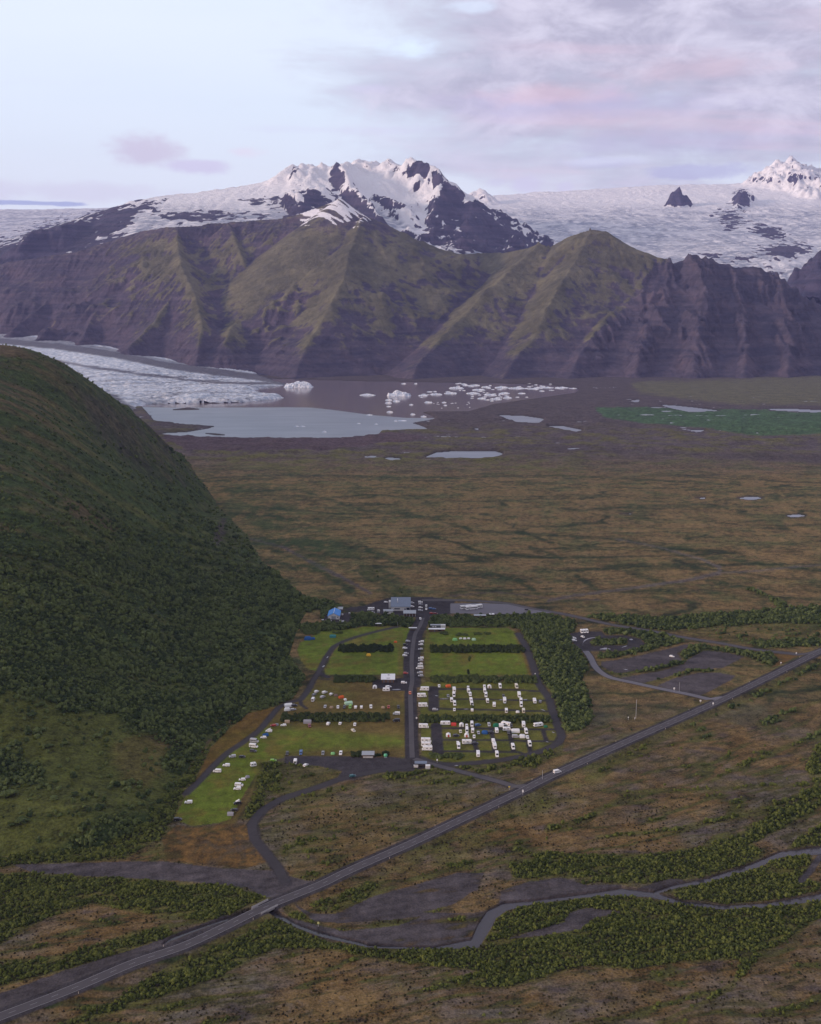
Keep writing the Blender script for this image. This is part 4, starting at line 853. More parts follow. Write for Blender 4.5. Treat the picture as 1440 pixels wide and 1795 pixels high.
for r_ in [(590,312,16,26,0,.9),(735,294,22,12,-.2,.9),(768,312,12,12,.4,.9),(610,350,40,14,.6,.5),(785,368,34,46,.3,.75),(850,398,60,34,.7,.85),(815,385,40,30,.6,.4),(680,354,32,8,.2,.9),(548,348,34,18,.4,.7),(475,352,65,14,.2,.6),(610,335,34,22,.6,.35),(370,378,110,10,0,.6),(260,358,30,14,.3,.6),
           (100,425,120,40,-.3,1.2),(190,388,70,26,-.45,1.3),(232,372,26,14,-.3,1.0),(0,450,60,30,0,1.2),(518,296,8,5,0,.6),(685,284,4,6,0,.6),(620,332,22,7,.3,-.5),
           (1190,345,30,20,0,1.15),(1300,352,20,20,-.3,1.5),(1282,384,28,18,.2,1.7),(1255,368,12,6,.6,1.0),(1300,335,36,5,-.1,.9),(1335,316,22,5,-.1,1.0),(1397,310,14,9,-.2,1.1),(1350,408,32,14,.2,1.6),(1372,440,46,14,-.1,1.7),(1380,420,10,4,0,1.2),(1330,395,16,5,0,1.1),(1278,406,9,3,0,1.2),(1205,450,60,8,-.1,.7),(1270,455,40,8,.1,.8),(1440,312,20,4,0,.7),(1330,470,40,12,.4,.6)]:
    sn = sn - bb(*r_[:5]) * r_[5]
for r_ in [(640,310,40,14,0,.6),(720,330,50,25,.3,.5),(720,370,35,30,.5,.5),(430,338,90,9,-.05,.6),(560,300,30,12,0,.6),(235,378,8,14,.7,.9),(205,395,8,20,.8,.9),(600,335,35,10,.3,.4)]:
    sn = sn + bb(*r_[:5]) * r_[5]
sn = np.where((BY < 7950) & (bpx > 1340), -1, sn)
crv = sstep(ridged(BX / 120, BY / 50, 3, 631), 0.2, 0.65) * (1 - isr) * sstep(bpy_, 350, 380) * np.clip(0.75 + 1.2 * nb1, 0, 1)
sm, t, b = new_mat('snow_mountain_material', rough=0.75, spec=0.2)
P_ = t.pos(); f1 = t.noise(P_, 0.012, 6, 0.7); f2 = t.noise(P_, 0.004, 4, 0.6)
strata = t.noise(t.v('MULTIPLY', P_, (0.0015, 0.0015, 0.035)), 1.0, 4, 0.7)
rockc = t.mix(t.ramp(strata, 0.35, 0.65), (0.034, 0.034, 0.066), (0.078, 0.066, 0.105))
sk = t.ramp(t.m('ADD', t.attr('snow'), t.m('MULTIPLY', t.m('SUBTRACT', f1, 0.5), 1.8)), 0.45, 0.56)
snow = t.mix(t.m('MULTIPLY', t.m('ADD', t.attr('crevasse'), t.m('MULTIPLY', t.attr('crevasse'), t.m('SUBTRACT', f1, 0.5))), 0.8, clamp=True), (0.84, 0.84, 0.88), (0.28, 0.34, 0.46))
t.put(b.inputs['Base Color'], t.mix(sk, rockc, snow))
t.put(b.inputs['Normal'], t.bump(t.m('MULTIPLY', t.noise(P_, 0.02, 6, 0.7), t.m('ADD', 22.0, t.m('MULTIPLY', t.attr('crevasse'), 40.0))), 1.0, 1.0))
grid_mesh('snow_mountains', BX, BY, BZ, sm, {'snow': sn, 'crevasse': np.clip(crv, 0, 1)}, mask=(BZ > -60))
# ------------------------------------------------------------------ mesh collector
class MB:
    def __init__(s): s.v = []; s.f = []; s.m = []; s.n = 0
    def add(s, v, f, mi=0):
        v = np.asarray(v, float); s.v.append(v); s.f += [tuple(i + s.n for i in q) for q in f]; s.m += [mi] * len(f); s.n += len(v)
    def box(s, c, d, mi=0, rz=0.0, taper=1.0):
        x, y, z = np.array(d) / 2
        P = np.array([(-x,-y,-z),(x,-y,-z),(x,y,-z),(-x,y,-z),(-x*taper,-y*taper,z),(x*taper,-y*taper,z),(x*taper,y*taper,z),(-x*taper,y*taper,z)])
        if rz: cz, sz = math.cos(rz), math.sin(rz); P = np.stack([P[:,0]*cz-P[:,1]*sz, P[:,0]*sz+P[:,1]*cz, P[:,2]], 1)
        s.add(P + np.array(c), [(0,3,2,1),(4,5,6,7),(0,1,5,4),(1,2,6,5),(2,3,7,6),(3,0,4,7)], mi)
    def cyl(s, c, r, h, axis='z', n=12, mi=0, r2=None):
        r2 = r if r2 is None else r2; a = np.linspace(0, 2*math.pi, n, endpoint=False)
        lo = np.stack([np.cos(a)*r, np.sin(a)*r, -h/2 + 0*a], 1); hi = np.stack([np.cos(a)*r2, np.sin(a)*r2, h/2 + 0*a], 1); P = np.concatenate([lo, hi])
        if axis == 'y': P = P[:, [0, 2, 1]] * [1, 1, -1]
        if axis == 'x': P = P[:, [2, 1, 0]] * [1, 1, -1]
        s.add(P + np.array(c), [tuple(range(n))[::-1], tuple(range(n, 2*n))] + [(i, (i+1) % n, n+(i+1) % n, n+i) for i in range(n)], mi)
    def loft(s, secs, mi=0):             # rings of equal length joined and capped
        n = len(secs[0]); P = np.concatenate([np.asarray(q, float) for q in secs]); f = [tuple(range(n))[::-1], tuple(range(n*(len(secs)-1), n*len(secs)))]
        for k in range(len(secs)-1): f += [(k*n+i, k*n+(i+1) % n, (k+1)*n+(i+1) % n, (k+1)*n+i) for i in range(n)]
        s.add(P, f, mi)
    def build(s, name, mats, parent=None, smooth=False, kind=None):
        me = bpy.data.meshes.new(name); me.from_pydata(np.concatenate(s.v).tolist(), [], s.f)
        for m_ in (mats if isinstance(mats, list) else [mats]): me.materials.append(m_)
        if any(s.m): me.polygons.foreach_set('material_index', s.m)
        if smooth: me.polygons.foreach_set('use_smooth', [True]*len(me.polygons))
        me.update(); o = bpy.data.objects.new(name, me); COL.objects.link(o)
        if parent is not None: o.parent = parent
        if kind: o['kind'] = kind
        return o
def empty(name, loc=(0,0,0), rz=0.0):
    o = bpy.data.objects.new(name, None); COL.objects.link(o); o.location = loc; o.rotation_euler = (0,0,rz); o.empty_display_size = 1; return o
def tag(o, label, cat, group=None):
    o['label'] = label; o['category'] = cat
    if group: o['group'] = group
    return o
def kids(o): return KIDS.get(o.name, [])
KIDS = {}
def reg(root, *ch): KIDS[root.name] = list(ch)
def copy_tree(root, loc, rz, sc=1.0):
    r_ = root.copy(); COL.objects.link(r_); r_.location = loc; r_.rotation_euler = (0,0,rz); r_.scale = (sc,)*3
    for k in list(r_.keys()):
        if k == 'group': del r_['group']
    for ch in kids(root):
        c_ = ch.copy(); COL.objects.link(c_); c_.parent = r_
        for g in kids(ch):
            d_ = g.copy(); COL.objects.link(d_); d_.parent = c_
    return r_
ORD = ['first','second','third','fourth','fifth','sixth','seventh','eighth','ninth','tenth','eleventh','twelfth','thirteenth','fourteenth','fifteenth']

# ------------------------------------------------------------------ roads
def smooth_line(pts, n=8):
    P = np.array(pts, float); out_ = []
    Q = np.vstack([2*P[0]-P[1], P, 2*P[-1]-P[-2]])
    for i in range(1, len(Q)-2):
        for k in range(n):
            t_ = k/n; out_.append(0.5*((2*Q[i])+(-Q[i-1]+Q[i+1])*t_+(2*Q[i-1]-5*Q[i]+4*Q[i+1]-Q[i+2])*t_**2+(-Q[i-1]+3*Q[i]-3*Q[i+1]+Q[i+2])*t_**3))
    out_.append(P[-1]); return np.array(out_)
def hwy_raise(X, Y):
    dd, _ = polydist(np.atleast_1d(np.asarray(X, float)), np.atleast_1d(np.asarray(Y, float)), HWP); return 1.5 * sstep(dd, 10.5, 4.6)
def strip(name, pts, w, dz, mat, off=0.0, parent=None, ws=None):
    P = smooth_line(pts); T_ = np.gradient(P, axis=0); T_ /= np.linalg.norm(T_, axis=1)[:, None]; N = np.stack([-T_[:,1], T_[:,0]], 1)
    us = np.linspace(-0.5, 0.5, 5); V = []; F = []
    for i in range(len(P)):
        wi = w if ws is None else float(np.interp(i, np.linspace(0, len(P)-1, len(ws)), ws))
        q = P[i] + N[i]*off + np.outer(us*wi, N[i]); z = hwy_raise(q[:,0], q[:,1]) + dz
        V += [(a, b_, c_) for (a, b_), c_ in zip(q, z)]
    for i in range(len(P)-1):
        for k in range(4): F.append((i*5+k, (i+1)*5+k, (i+1)*5+k+1, i*5+k+1))
    m_ = MB(); m_.add(V, F); o = m_.build(name, mat, parent, kind=None if parent else 'structure')
    if o.data.polygons[0].normal.z < 0: o.data.flip_normals()
    return o
def asphalt(name, base, var=0.25):
    m_, t, b = new_mat(name, rough=0.9, spec=0.15); P_ = t.pos()
    k_ = t.m('ADD', 1 - var, t.m('MULTIPLY', t.m('ADD', t.noise(P_, 0.35, 5, 0.7), t.noise(P_, 0.05, 3, 0.6)), var))
    t.put(b.inputs['Base Color'], t.v('SCALE', t.mix(0.0, base, base), k_)); return m_
A_HW = asphalt('highway_asphalt_material', (0.080, 0.074, 0.080)); A_CAMP = asphalt('camp_asphalt_material', (0.048, 0.044, 0.048), 0.5)
A_PALE = asphalt('concrete_road_material', (0.150, 0.145, 0.165)); A_MID = asphalt('worn_asphalt_material', (0.088, 0.082, 0.088), 0.5); A_LINE, _, _ = new_mat('road_paint_material', (0.30, 0.29, 0.31), 0.7)
WLD = lambda L: [tuple(map(float, gp(*p))) for p in L]
hw = strip('highway', HWP, 5.8, 0.06, A_HW)
# centre dashes and edge lines of the highway
HS = smooth_line(HWP); seg = np.linalg.norm(np.diff(HS, axis=0), axis=1); cum = np.concatenate([[0], np.cumsum(seg)])
def along(s_): return np.array([np.interp(s_, cum, HS[:,0]), np.interp(s_, cum, HS[:,1])])
dm = MB(); s_ = 0.0
while s_ < cum[-1] - 4:
    a_, b_ = along(s_), along(s_ + 3.0); d_ = (b_-a_)/np.linalg.norm(b_-a_); n_ = np.array([-d_[1], d_[0]])*0.075
    dm.add([(*(a_-n_), 1.575), (*(b_-n_), 1.575), (*(b_+n_), 1.575), (*(a_+n_), 1.575)], [(0,1,2,3)]); s_ += 9.0
for sd in (-2.62, 2.62):
    for i in range(len(HS)-1):
        a_, b_ = HS[i], HS[i+1]; d_ = (b_-a_)/np.linalg.norm(b_-a_); n0 = np.array([-d_[1], d_[0]]); o_ = n0*sd; n_ = n0*0.07
        dm.add([(*(a_+o_-n_), 1.575), (*(b_+o_-n_), 1.575), (*(b_+o_+n_), 1.575), (*(a_+o_+n_), 1.575)], [(0,1,2,3)])
dm.build('road_marking', A_LINE, hw)
strip('camp_road', WLD(ROADS['camp_road'][0]), 3.4, 0.045, A_MID); strip('east_loop_road', WLD(ROADS['east_loop_road'][0]), 4.6, 0.040, A_CAMP)
strip('west_path', WLD(ROADS['west_path'][0]), 3.0, 0.040, A_CAMP); strip('entrance_road', WLD(ROADS['entrance_road'][0]), 4.6, 0.050, A_MID, ws=[4.6,4.6,4.6,5,8])
strip('service_road', WLD(ROADS['service_road'][0]), 5.0, 0.035, A_CAMP); strip('link_road', WLD(ROADS['link_road'][0]), 5.4, 0.050, A_PALE, ws=[5.4]*8+[6,12])
strip('visitor_centre_road', WLD(ROADS['visitor_road'][0]), 6.0, 0.055, A_MID, ws=[6]*9+[7,9])
def pad(name, pts, z, mat):
    o = ngon(name, WLD(pts), z, mat); return o
pad('bus_park_surface', [(790,1058),(844,1057.2),(900,1060),(960,1070.5),(966,1074),(908,1076.5),(790,1075)], 0.03, A_PALE)

# ------------------------------------------------------------------ foliage
def leaf_mat(name, c1, c2):
    m_, t, b = new_mat(name, rough=0.8, spec=0.15)
    rnd = t.node('ShaderNodeObjectInfo').outputs['Random']; P_ = t.pos()
    k_ = t.m('ADD', t.m('MULTIPLY', rnd, 0.9), t.m('ADD', t.m('MULTIPLY', t.noise(P_, 0.02, 3, 0.6), 0.7), t.m('MULTIPLY', t.noise(P_, 1.2, 2, 0.6), 0.5)))
    t.put(b.inputs['Base Color'], t.mix(t.ramp(k_, 0.50, 1.35), c1, c2)); return m_
LM_BIRCH = leaf_mat('birch_leaf_material', (0.030, 0.050, 0.018), (0.110, 0.140, 0.046))
LM_WILLOW = leaf_mat('willow_leaf_material', (0.036, 0.052, 0.013), (0.125, 0.145, 0.034))
LM_CAMP = leaf_mat('hedge_leaf_material', (0.028, 0.044, 0.016), (0.092, 0.120, 0.040))
BARK, _, _ = new_mat('bark_material', (0.10, 0.085, 0.07), 0.9)
def crown(seed, n=150, sx=1.0, sz=0.75, core=True):
    rg = np.random.default_rng(seed); m_ = MB()
    lob = [(np.array([rg.uniform(-.45,.45), rg.uniform(-.45,.45), rg.uniform(.15,.75)])*[sx,sx,sz*1.1], rg.uniform(.38,.62)) for _ in range(6)]
    for k in range(n):
        c_, r_ = lob[rg.integers(len(lob))]; d_ = rg.normal(size=3); d_[2] = abs(d_[2])*0.9 - 0.15; d_ /= np.linalg.norm(d_)
        p = c_ + d_*r_*rg.uniform(.75, 1.12)*[1,1,sz]; p[2] = max(p[2], 0.03)
        nn = d_ + rg.normal(size=3)*0.55; nn /= np.linalg.norm(nn); u = np.cross(nn, rg.normal(size=3)); u /= np.linalg.norm(u); v = np.cross(nn, u); s_ = rg.uniform(.10, .23)
        m_.add([p-u*s_-v*s_*.6, p+u*s_*.9-v*s_*.7, p+u*s_*.8+v*s_*.7+nn*s_*.35, p-u*s_*.7+v*s_*.8], [(0,1,2),(0,2,3)])
    if core:
        for c_, r_ in lob:
            a = np.linspace(0, 2*math.pi, 8, endpoint=False); rings = []
            for h_, q in ((-.8,.5),(-.2,.92),(.4,.8),(.85,.35)): rings.append(np.stack([c_[0]+np.cos(a)*r_*.86*q*rg.uniform(.85,1.15,8), c_[1]+np.sin(a)*r_*.86*q*rg.uniform(.85,1.15,8), np.maximum(c_[2]+h_*r_*sz*.86+rg.uniform(-.05,.05,8), 0.0)], 1))
            m_.loft(rings)
    return m_
def merge_into(dst, src, loc, sc, rz, zs=1.0):
    V = np.concatenate(src.v); cz, sz = math.cos(rz), math.sin(rz)
    V = np.stack([(V[:,0]*cz-V[:,1]*sz)*sc+loc[0], (V[:,0]*sz+V[:,1]*cz)*sc+loc[1], V[:,2]*sc*zs+loc[2]], 1); dst.add(V, src.f)
CR = [crown(900+k) for k in range(6)]
CRS = [crown(950+k, 46, core=True) for k in range(5)]
def scatter(name, protos, mat, P, S, seed, kind='stuff'):
    pc = bpy.data.collections.new(name + '_source')
    for k, p in enumerate(protos):
        me = bpy.data.meshes.new('bush'); me.from_pydata(np.concatenate(p.v).tolist(), [], p.f); me.materials.append(mat); ob = bpy.data.objects.new('bush', me); pc.objects.link(ob)
    rg = np.random.default_rng(seed); me = bpy.data.meshes.new(name); me.vertices.add(len(P)); me.vertices.foreach_set('co', np.asarray(P, np.float32).ravel())
    a1 = me.attributes.new('size', 'FLOAT_VECTOR', 'POINT'); zz = S*rg.uniform(.8, 1.9, len(P)); a1.data.foreach_set('vector', np.stack([S, S*rg.uniform(.85,1.2,len(P)), zz], 1).astype(np.float32).ravel())
    a2 = me.attributes.new('turn', 'FLOAT_VECTOR', 'POINT'); a2.data.foreach_set('vector', np.stack([rg.normal(0,.12,len(P)), rg.normal(0,.12,len(P)), rg.uniform(0,6.28,len(P))], 1).astype(np.float32).ravel())
    me.materials.append(mat); o = bpy.data.objects.new(name, me); COL.objects.link(o); o['kind'] = kind
    g = bpy.data.node_groups.new(name + '_nodes', 'GeometryNodeTree'); g.interface.new_socket('Geometry', in_out='INPUT', socket_type='NodeSocketGeometry'); g.interface.new_socket('Geometry', in_out='OUTPUT', socket_type='NodeSocketGeometry')
    N = g.nodes; L = g.links; gi = N.new('NodeGroupInput'); go = N.new('NodeGroupOutput'); ip = N.new('GeometryNodeInstanceOnPoints'); ci = N.new('GeometryNodeCollectionInfo')
    ci.inputs['Collection'].default_value = pc; ci.inputs['Separate Children'].default_value = True; ci.inputs['Reset Children'].default_value = True; ip.inputs['Pick Instance'].default_value = True
    na = N.new('GeometryNodeInputNamedAttribute'); na.data_type = 'FLOAT_VECTOR'; na.inputs[0].default_value = 'size'; nb = N.new('GeometryNodeInputNamedAttribute'); nb.data_type = 'FLOAT_VECTOR'; nb.inputs[0].default_value = 'turn'
    e2r = N.new('FunctionNodeEulerToRotation')
    L.new(gi.outputs[0], ip.inputs['Points']); L.new(ci.outputs[0], ip.inputs['Instance']); L.new(na.outputs[0], ip.inputs['Scale']); L.new(nb.outputs[0], e2r.inputs[0]); L.new(e2r.outputs[0], ip.inputs['Rotation']); L.new(ip.outputs[0], go.inputs[0])
    md = o.modifiers.new('scatter', 'NODES'); md.node_group = g; return o
def jgrid(x0, x1, y0, y1, sp, seed):
    rg = np.random.default_rng(seed); X, Y = np.meshgrid(np.arange(x0, x1, sp), np.arange(y0, y1, sp)); X = X + rg.uniform(-.5,.5,X.shape)*sp; Y = Y + rg.uniform(-.5,.5,Y.shape)*sp; return X.ravel(), Y.ravel(), rg
PP, SS = [], []
for (y0, y1, sp, s0, s1) in ((400, 560, 1.15, .6, 1.15), (560, 760, 1.6, .75, 1.45), (760, 1010, 2.1, 1.3, 2.3), (1010, 1500, 2.8, 1.4, 2.6)):
    X, Y, rg = jgrid(-0.46*y1, 0.46*y1, y0, y1, sp, 1200+y0); px, py = proj(X, Y, 0.0); dn = bil(DNS, px-PX0, py-PY0); gp_ = np.clip(bil(GAP, px-PX0, py-PY0), -1, .6); free = bil(1 - MA, px-PX0, py-PY0); dn = (0.04 * (bil(BSC, px-PX0, py-PY0) > .25) + dn) * np.clip(bil(SCRw, px-PX0, py-PY0)*1.3 + .15, 0, 1) * (free > .5) * (bil(hd, px-PX0, py-PY0) > 7.5) * (bil(WAT, px-PX0, py-PY0) < .1)
    k = rg.uniform(0, 1, X.shape) < dn*0.92; X, Y, dn = X[k], Y[k], dn[k]
    hot = (Y > 560) & (Y < 760); PP.append(np.stack([X, Y, Hat(X, Y)-0.1], 1)); SS.append(rg.uniform(s0*.7, s1, len(X))*(0.6+0.4*dn)*(1+0.35*(py[k] < 1290)*(Y < 760))*np.exp(0.55*gp_[k]))
PP = np.concatenate(PP); SS = np.concatenate(SS); isn = PP[:,1] < 700
scatter('willow_scrub', CRS, LM_WILLOW, PP[isn], SS[isn], 5); scatter('birch_thicket', CRS, LM_BIRCH, PP[~isn], SS[~isn], 6)
NSCR = len(PP)
# small sparse cushions on the southern gravel
X, Y, rg = jgrid(-230, 230, 400, 620, 2.2, 77); px, py = proj(X, Y, 0.0)
k = (rg.uniform(0,1,X.shape) < 0.5*sstep(fbm(X/25, Y/18, 3, 901), -0.35, 0.3)) & (bil(MA, px-PX0, py-PY0) < .2) & (bil(WAT, px-PX0, py-PY0) < .05)
scatter('heather_cushions', CRS, leaf_mat('heather_material', (0.024, 0.021, 0.013), (0.045, 0.042, 0.018)), np.stack([X[k], Y[k], Hat(X[k], Y[k])-.05], 1), rg.uniform(.3,.72,k.sum()), 7)
# hill birch wood
PP, SS = [], []
for (y0, y1, sp, s0, s1) in ((440, 800, 2.1, .8, 2.0), (800, 1150, 2.7, 1.1, 2.3), (1150, 2100, 3.6, 1.2, 2.4)):
    X, Y, rg = jgrid(-0.52*y1, 0, y0, y1, sp, 1300+y0); z = hill_at(X, Y); px, py = proj(X, Y, z)
    dn = hill_at(X, Y, hill_scr) * (z > 0.3); k = (rg.uniform(0,1,X.shape) < dn*0.9) & (px > -120)
    PP.append(np.stack([X[k], Y[k], z[k]-.25], 1)); SS.append(rg.uniform(s0*.6, s1, k.sum())*(1.15-0.4*sstep(z[k], 60, 190))*np.exp(1.0*fbm(X[k]/26, Y[k]/26, 3, 955)))
PP = np.concatenate(PP); SS = np.concatenate(SS); scatter('birch_wood', CRS, LM_BIRCH, PP, SS, 8)
print('bushes', NSCR, len(PP))

# hedges and single trees: things
def ground_z(x, y):
    z = float(hill_at(x, y)); return z if z > 0 and x < -60 else float(Hat(x, y))
def hedge(px0, px1, pyb, pyt, h, label, seed, taper=0.0, name='hedge'):
    # pyb/pyt: photo rows of its front and back foot
    x0, y0 = map(float, gp(px0, pyb)); x1, _ = map(float, gp(px1, pyb)); _, y1 = map(float, gp(px0, pyt)); rg = np.random.default_rng(seed)
    o = empty(name, ((x0+x1)/2, (y0+y1)/2, 0)); m_ = MB(); st = MB(); X = x0
    n = int((x1-x0)*(max(y1-y0, 2.5))/5.0)
    for k in range(n):
        X = rg.uniform(x0+.8, x1-.8); Y = rg.uniform(y0+.6, max(y1-.6, y0+1.2)); s_ = rg.uniform(1.4, 2.1)
        hh = h*rg.uniform(.6, 1.05)/1.25
        merge_into(m_, CR[rg.integers(6)], (X-o.location.x, Y-o.location.y, rg.uniform(-.2,.1)), s_, rg.uniform(0,6.28), hh/s_)
        if k % 3 == 0: m_.cyl((X-o.location.x, Y-o.location.y, h*.3), .09, h*.6, n=5, mi=1)
    f_ = m_.build('foliage', [LM_CAMP, BARK], o); tag(o, label, 'hedge'); return o
hedge(593, 690, 1144, 1133, 4.2, 'short dark hedge between the two lawns left of the camp road', 31)
hedge(585, 659, 1197, 1187, 3.8, 'dark hedge directly left of the white roofed service building', 32)
hedge(489, 684, 1266, 1254, 4.8, 'long dark hedge across the left camping fields with cars above and below it', 33)
hedge(616, 682, 1327, 1320, 3.0, 'low clump of bushes growing around the small grey roofed shed', 34)
hedge(755, 922, 1145, 1134, 4.6, 'long dark hedge between the two bright lawns right of the camp road', 35)
hedge(755, 944, 1198, 1187, 4.2, 'dark hedge running along the top edge of the motorhome pitches', 36)
hedge(735, 969, 1268, 1257, 4.4, 'long hedge separating the upper and lower motorhome pitches', 37)
hedge(753, 815, 1331, 1322, 3.0, 'short hedge at the lower left corner of the motorhome pitches', 38)
hedge(800, 824, 1115, 1111, 2.2, 'small left shrub clump on the upper right lawn by the pale domes', 39, name='shrub_clump')
hedge(831, 862, 1113, 1109, 2.2, 'wider shrub clump to the right on the upper right lawn', 40, name='shrub_clump')
hedge(768, 786, 1113, 1108, 2.0, 'small shrub clump in front of the white roofed cabins', 41, name='shrub_clump')
hedge(581, 604, 1111, 1108, 2.4, 'small dark shrub beside the teal tent on the upper left lawn', 42, name='shrub_clump')
hedge(528, 561, 1113, 1108, 2.4, 'dark shrub clump behind the large blue tent', 43, name='shrub_clump')
def tree(px, py, h, r_, label, seed, mat=None, z=None, name='birch_tree', cat='tree'):
    x, y = map(float, gp(px, py))
    if px < 330 and py > 1200:
        for _ in range(8):
            zz = float(hill_at(x, y)); zz = max(zz, 0); x, y = map(float, gp(px, py, zz))
    z = ground_z(x, y); o = empty(name, (x, y, z)); rg = np.random.default_rng(seed); m_ = MB(); st = MB()
    st.cyl((0,0,h*.3), .16, h*.7, n=7, r2=.07)
    for k in range(3): a_ = rg.uniform(0,6.28); st.box((math.cos(a_)*r_*.25, math.sin(a_)*r_*.25, h*.45), (r_*.5,.08,.08), rz=a_)
    for k in range(int(4+r_)):
        a_ = rg.uniform(0,6.28); q = rg.uniform(0,.5)*r_; merge_into(m_, CR[rg.integers(6)], (math.cos(a_)*q, math.sin(a_)*q, rg.uniform(.05,.42)*h), rg.uniform(.5,.75)*r_, a_, h*.5/r_)
    m_.build('crown', mat or LM_CAMP, o); st.build('trunk', BARK, o); tag(o, label, cat); return o
for i, (px, py, h, r_, lb) in enumerate([(823,1160,6.5,1.6,'slim solitary tree in front of the hedge on the upper right lawn'),(821,1182,6.0,1.4,'slim solitary tree sticking up behind the hedge above the motorhomes'),
    (700,1092,7.5,4.2,'tall broad tree in front of the visitor centre'),(684,1090,6.5,2.8,'dark tree left of the broad tree before the visitor centre'),(716,1090,5.5,2.8,'tree in front of the visitor centre annex with the pillared front'),
    (690,1097,5.0,2.6,'low tree at the end of the curving path'),(829,1242,4.5,1.8,'bushy tree rising from the hedge between motorhome pitches')]):
    tree(px, py, h, r_, lb, 60+i)
for i, (px, py, h, r_, lb) in enumerate([(64,1342,4.0,3.0,'round dark shrub at left of the hillside clearing, second from the frame edge'),(24,1348,4.5,4.0,'big dark shrub at left frame edge beside the hillside clearing'),
    (131,1394,3.4,2.8,'round dark shrub alone in the lower middle of the hillside clearing'),(176,1418,3.4,3.2,'squat dark shrub alone above the thicket at the clearing foot'),(114,1305,3.0,2.4,'small dark shrub high in the middle of the hillside clearing'),
    (121,1272,3.4,2.6,'small shrub at the top edge of the hillside clearing'),(171,1292,3.2,4.0,'wide flat shrub in the upper right of the hillside clearing'),(40,1442,4.5,4.4,'big pale green shrub at the lower left of the clearing'),
    (94,1402,3.0,3.6,'spreading olive shrub left of the round lone shrub in the clearing'),(90,1309,3.0,2.2,'small shrub just left of the high middle shrub in the clearing'),(15,1395,4.5,5.0,'largest dark shrub on left frame edge in the clearing'),(58,1268,3.6,4.4,'wide dark shrub at the upper left of the hillside clearing')]):
    tree(px, py, h, r_, lb, 90+i, LM_BIRCH, name='shrub', cat='shrub')
# ------------------------------------------------------------------ paints and small materials
def simple(name, col, rough=0.5, spec=0.4, metal=0.0): return new_mat(name, col, rough, metal, spec)[0]
def paint_mat(name, col): 
    m_, t, b = new_mat(name, col, 0.35, 0.0, 0.5)
    n_ = t.noise(t.node('ShaderNodeTexCoord').outputs['Object'], 1.5, 4, 0.6); t.put(b.inputs['Base Color'], t.v('SCALE', t.mix(0.0, col, col), t.m('ADD', 0.86, t.m('MULTIPLY', n_, 0.25)))); return m_
PAINT = {k: paint_mat(k + '_paint_material', v) for k, v in dict(white=(.80,.80,.80), cream=(.66,.62,.52), silver=(.42,.43,.46), grey=(.20,.21,.23), dark=(.05,.05,.06), black=(.022,.022,.026), red=(.36,.04,.03), blue=(.06,.13,.30), green=(.20,.42,.05), darkred=(.20,.04,.05), orange=(.62,.16,.06), teal=(.03,.13,.15), brown=(.22,.14,.10)).items()}
GLASS = simple('vehicle_glass_material', (.02,.024,.03), 0.12, 0.6); TYRE = simple('tyre_material', (.02,.02,.02), 0.9); LAMP = simple('headlight_material', (.7,.7,.68), .2); TRIM = simple('trim_material', (.06,.06,.065), .6)
RED_LAMP = simple('tail_light_material', (.35,.02,.02), .3)
FAB = {k: simple(k + '_fabric_material', v, .85, .1) for k, v in dict(blue=(.03,.10,.28), teal=(.05,.20,.20), yellow=(.72,.42,.05), orange=(.65,.13,.04), green=(.22,.50,.20), darkgreen=(.02,.14,.08), white=(.72,.73,.74), grey=(.28,.28,.31), tan=(.35,.27,.19), red=(.50,.06,.05), brown=(.20,.15,.13), pale=(.42,.62,.45)).items()}

def profile_body(prof, w, inset=0.12, squash=0.9):    # side profile (x, z) swept across the width with rounded shoulders
    P = np.array(prof, float); cx_, cz_ = P[:,0].mean(), P[:,1].mean(); secs = []
    for y, k in ((-w/2, 0), (-w/2+inset, 1), (w/2-inset, 1), (w/2, 0)):
        q = P.copy()
        if k == 0: q[:,0] = cx_ + (q[:,0]-cx_)*0.965; top = q[:,1] > cz_; q[top,1] = cz_ + (q[top,1]-cz_)*squash
        secs.append(np.stack([q[:,0], np.full(len(q), y), q[:,1]], 1))
    m_ = MB(); m_.loft(secs); return m_
def quadpanel(name, pts, mat, root):
    m_ = MB(); P = np.array(pts, float); n_ = np.cross(P[1]-P[0], P[2]-P[0]); n_ /= np.linalg.norm(n_); m_.add(np.concatenate([P, P + n_*0.03]), [(0,1,2,3)[::-1], (4,5,6,7), (0,1,5,4), (1,2,6,5), (2,3,7,6), (3,0,4,7)]); return m_.build(name, mat, root)
def wheels(root, xs, y, r_=0.34, wd=0.22):
    out_ = []
    for x in xs:
        for sd in (-1, 1):
            m_ = MB(); m_.cyl((0,0,0), r_, wd, 'y', 14, 0); m_.cyl((0,sd*(wd/2+.005),0), r_*.55, .02, 'y', 10, 1)
            o = m_.build('wheel', [TYRE, PAINT['silver']], root); o.location = (x, sd*(y-wd/2+.03), r_); out_.append(o)
    return out_
def side_glass(root, segs, w, z0, z1, lean=0.0, name='side_window'):
    out_ = []
    for sd in (-1, 1):
        m_ = MB()
        for a, b_, c_, d_ in segs:        # bottom x0,x1 top x0,x1
            y0, y1 = sd*(w/2+.015), sd*(w/2+.015-lean)
            P = [(a,y0,z0),(b_,y0,z0),(d_,y1,z1),(c_,y1,z1)]; P2 = [(x, y-sd*.06, z) for x, y, z in P]
            m_.add(P+P2, [(0,1,2,3),(4,5,6,7)[::-1],(0,1,5,4),(1,2,6,5),(2,3,7,6),(3,0,4,7)])
        out_.append(m_.build(name, GLASS, root))
    return out_
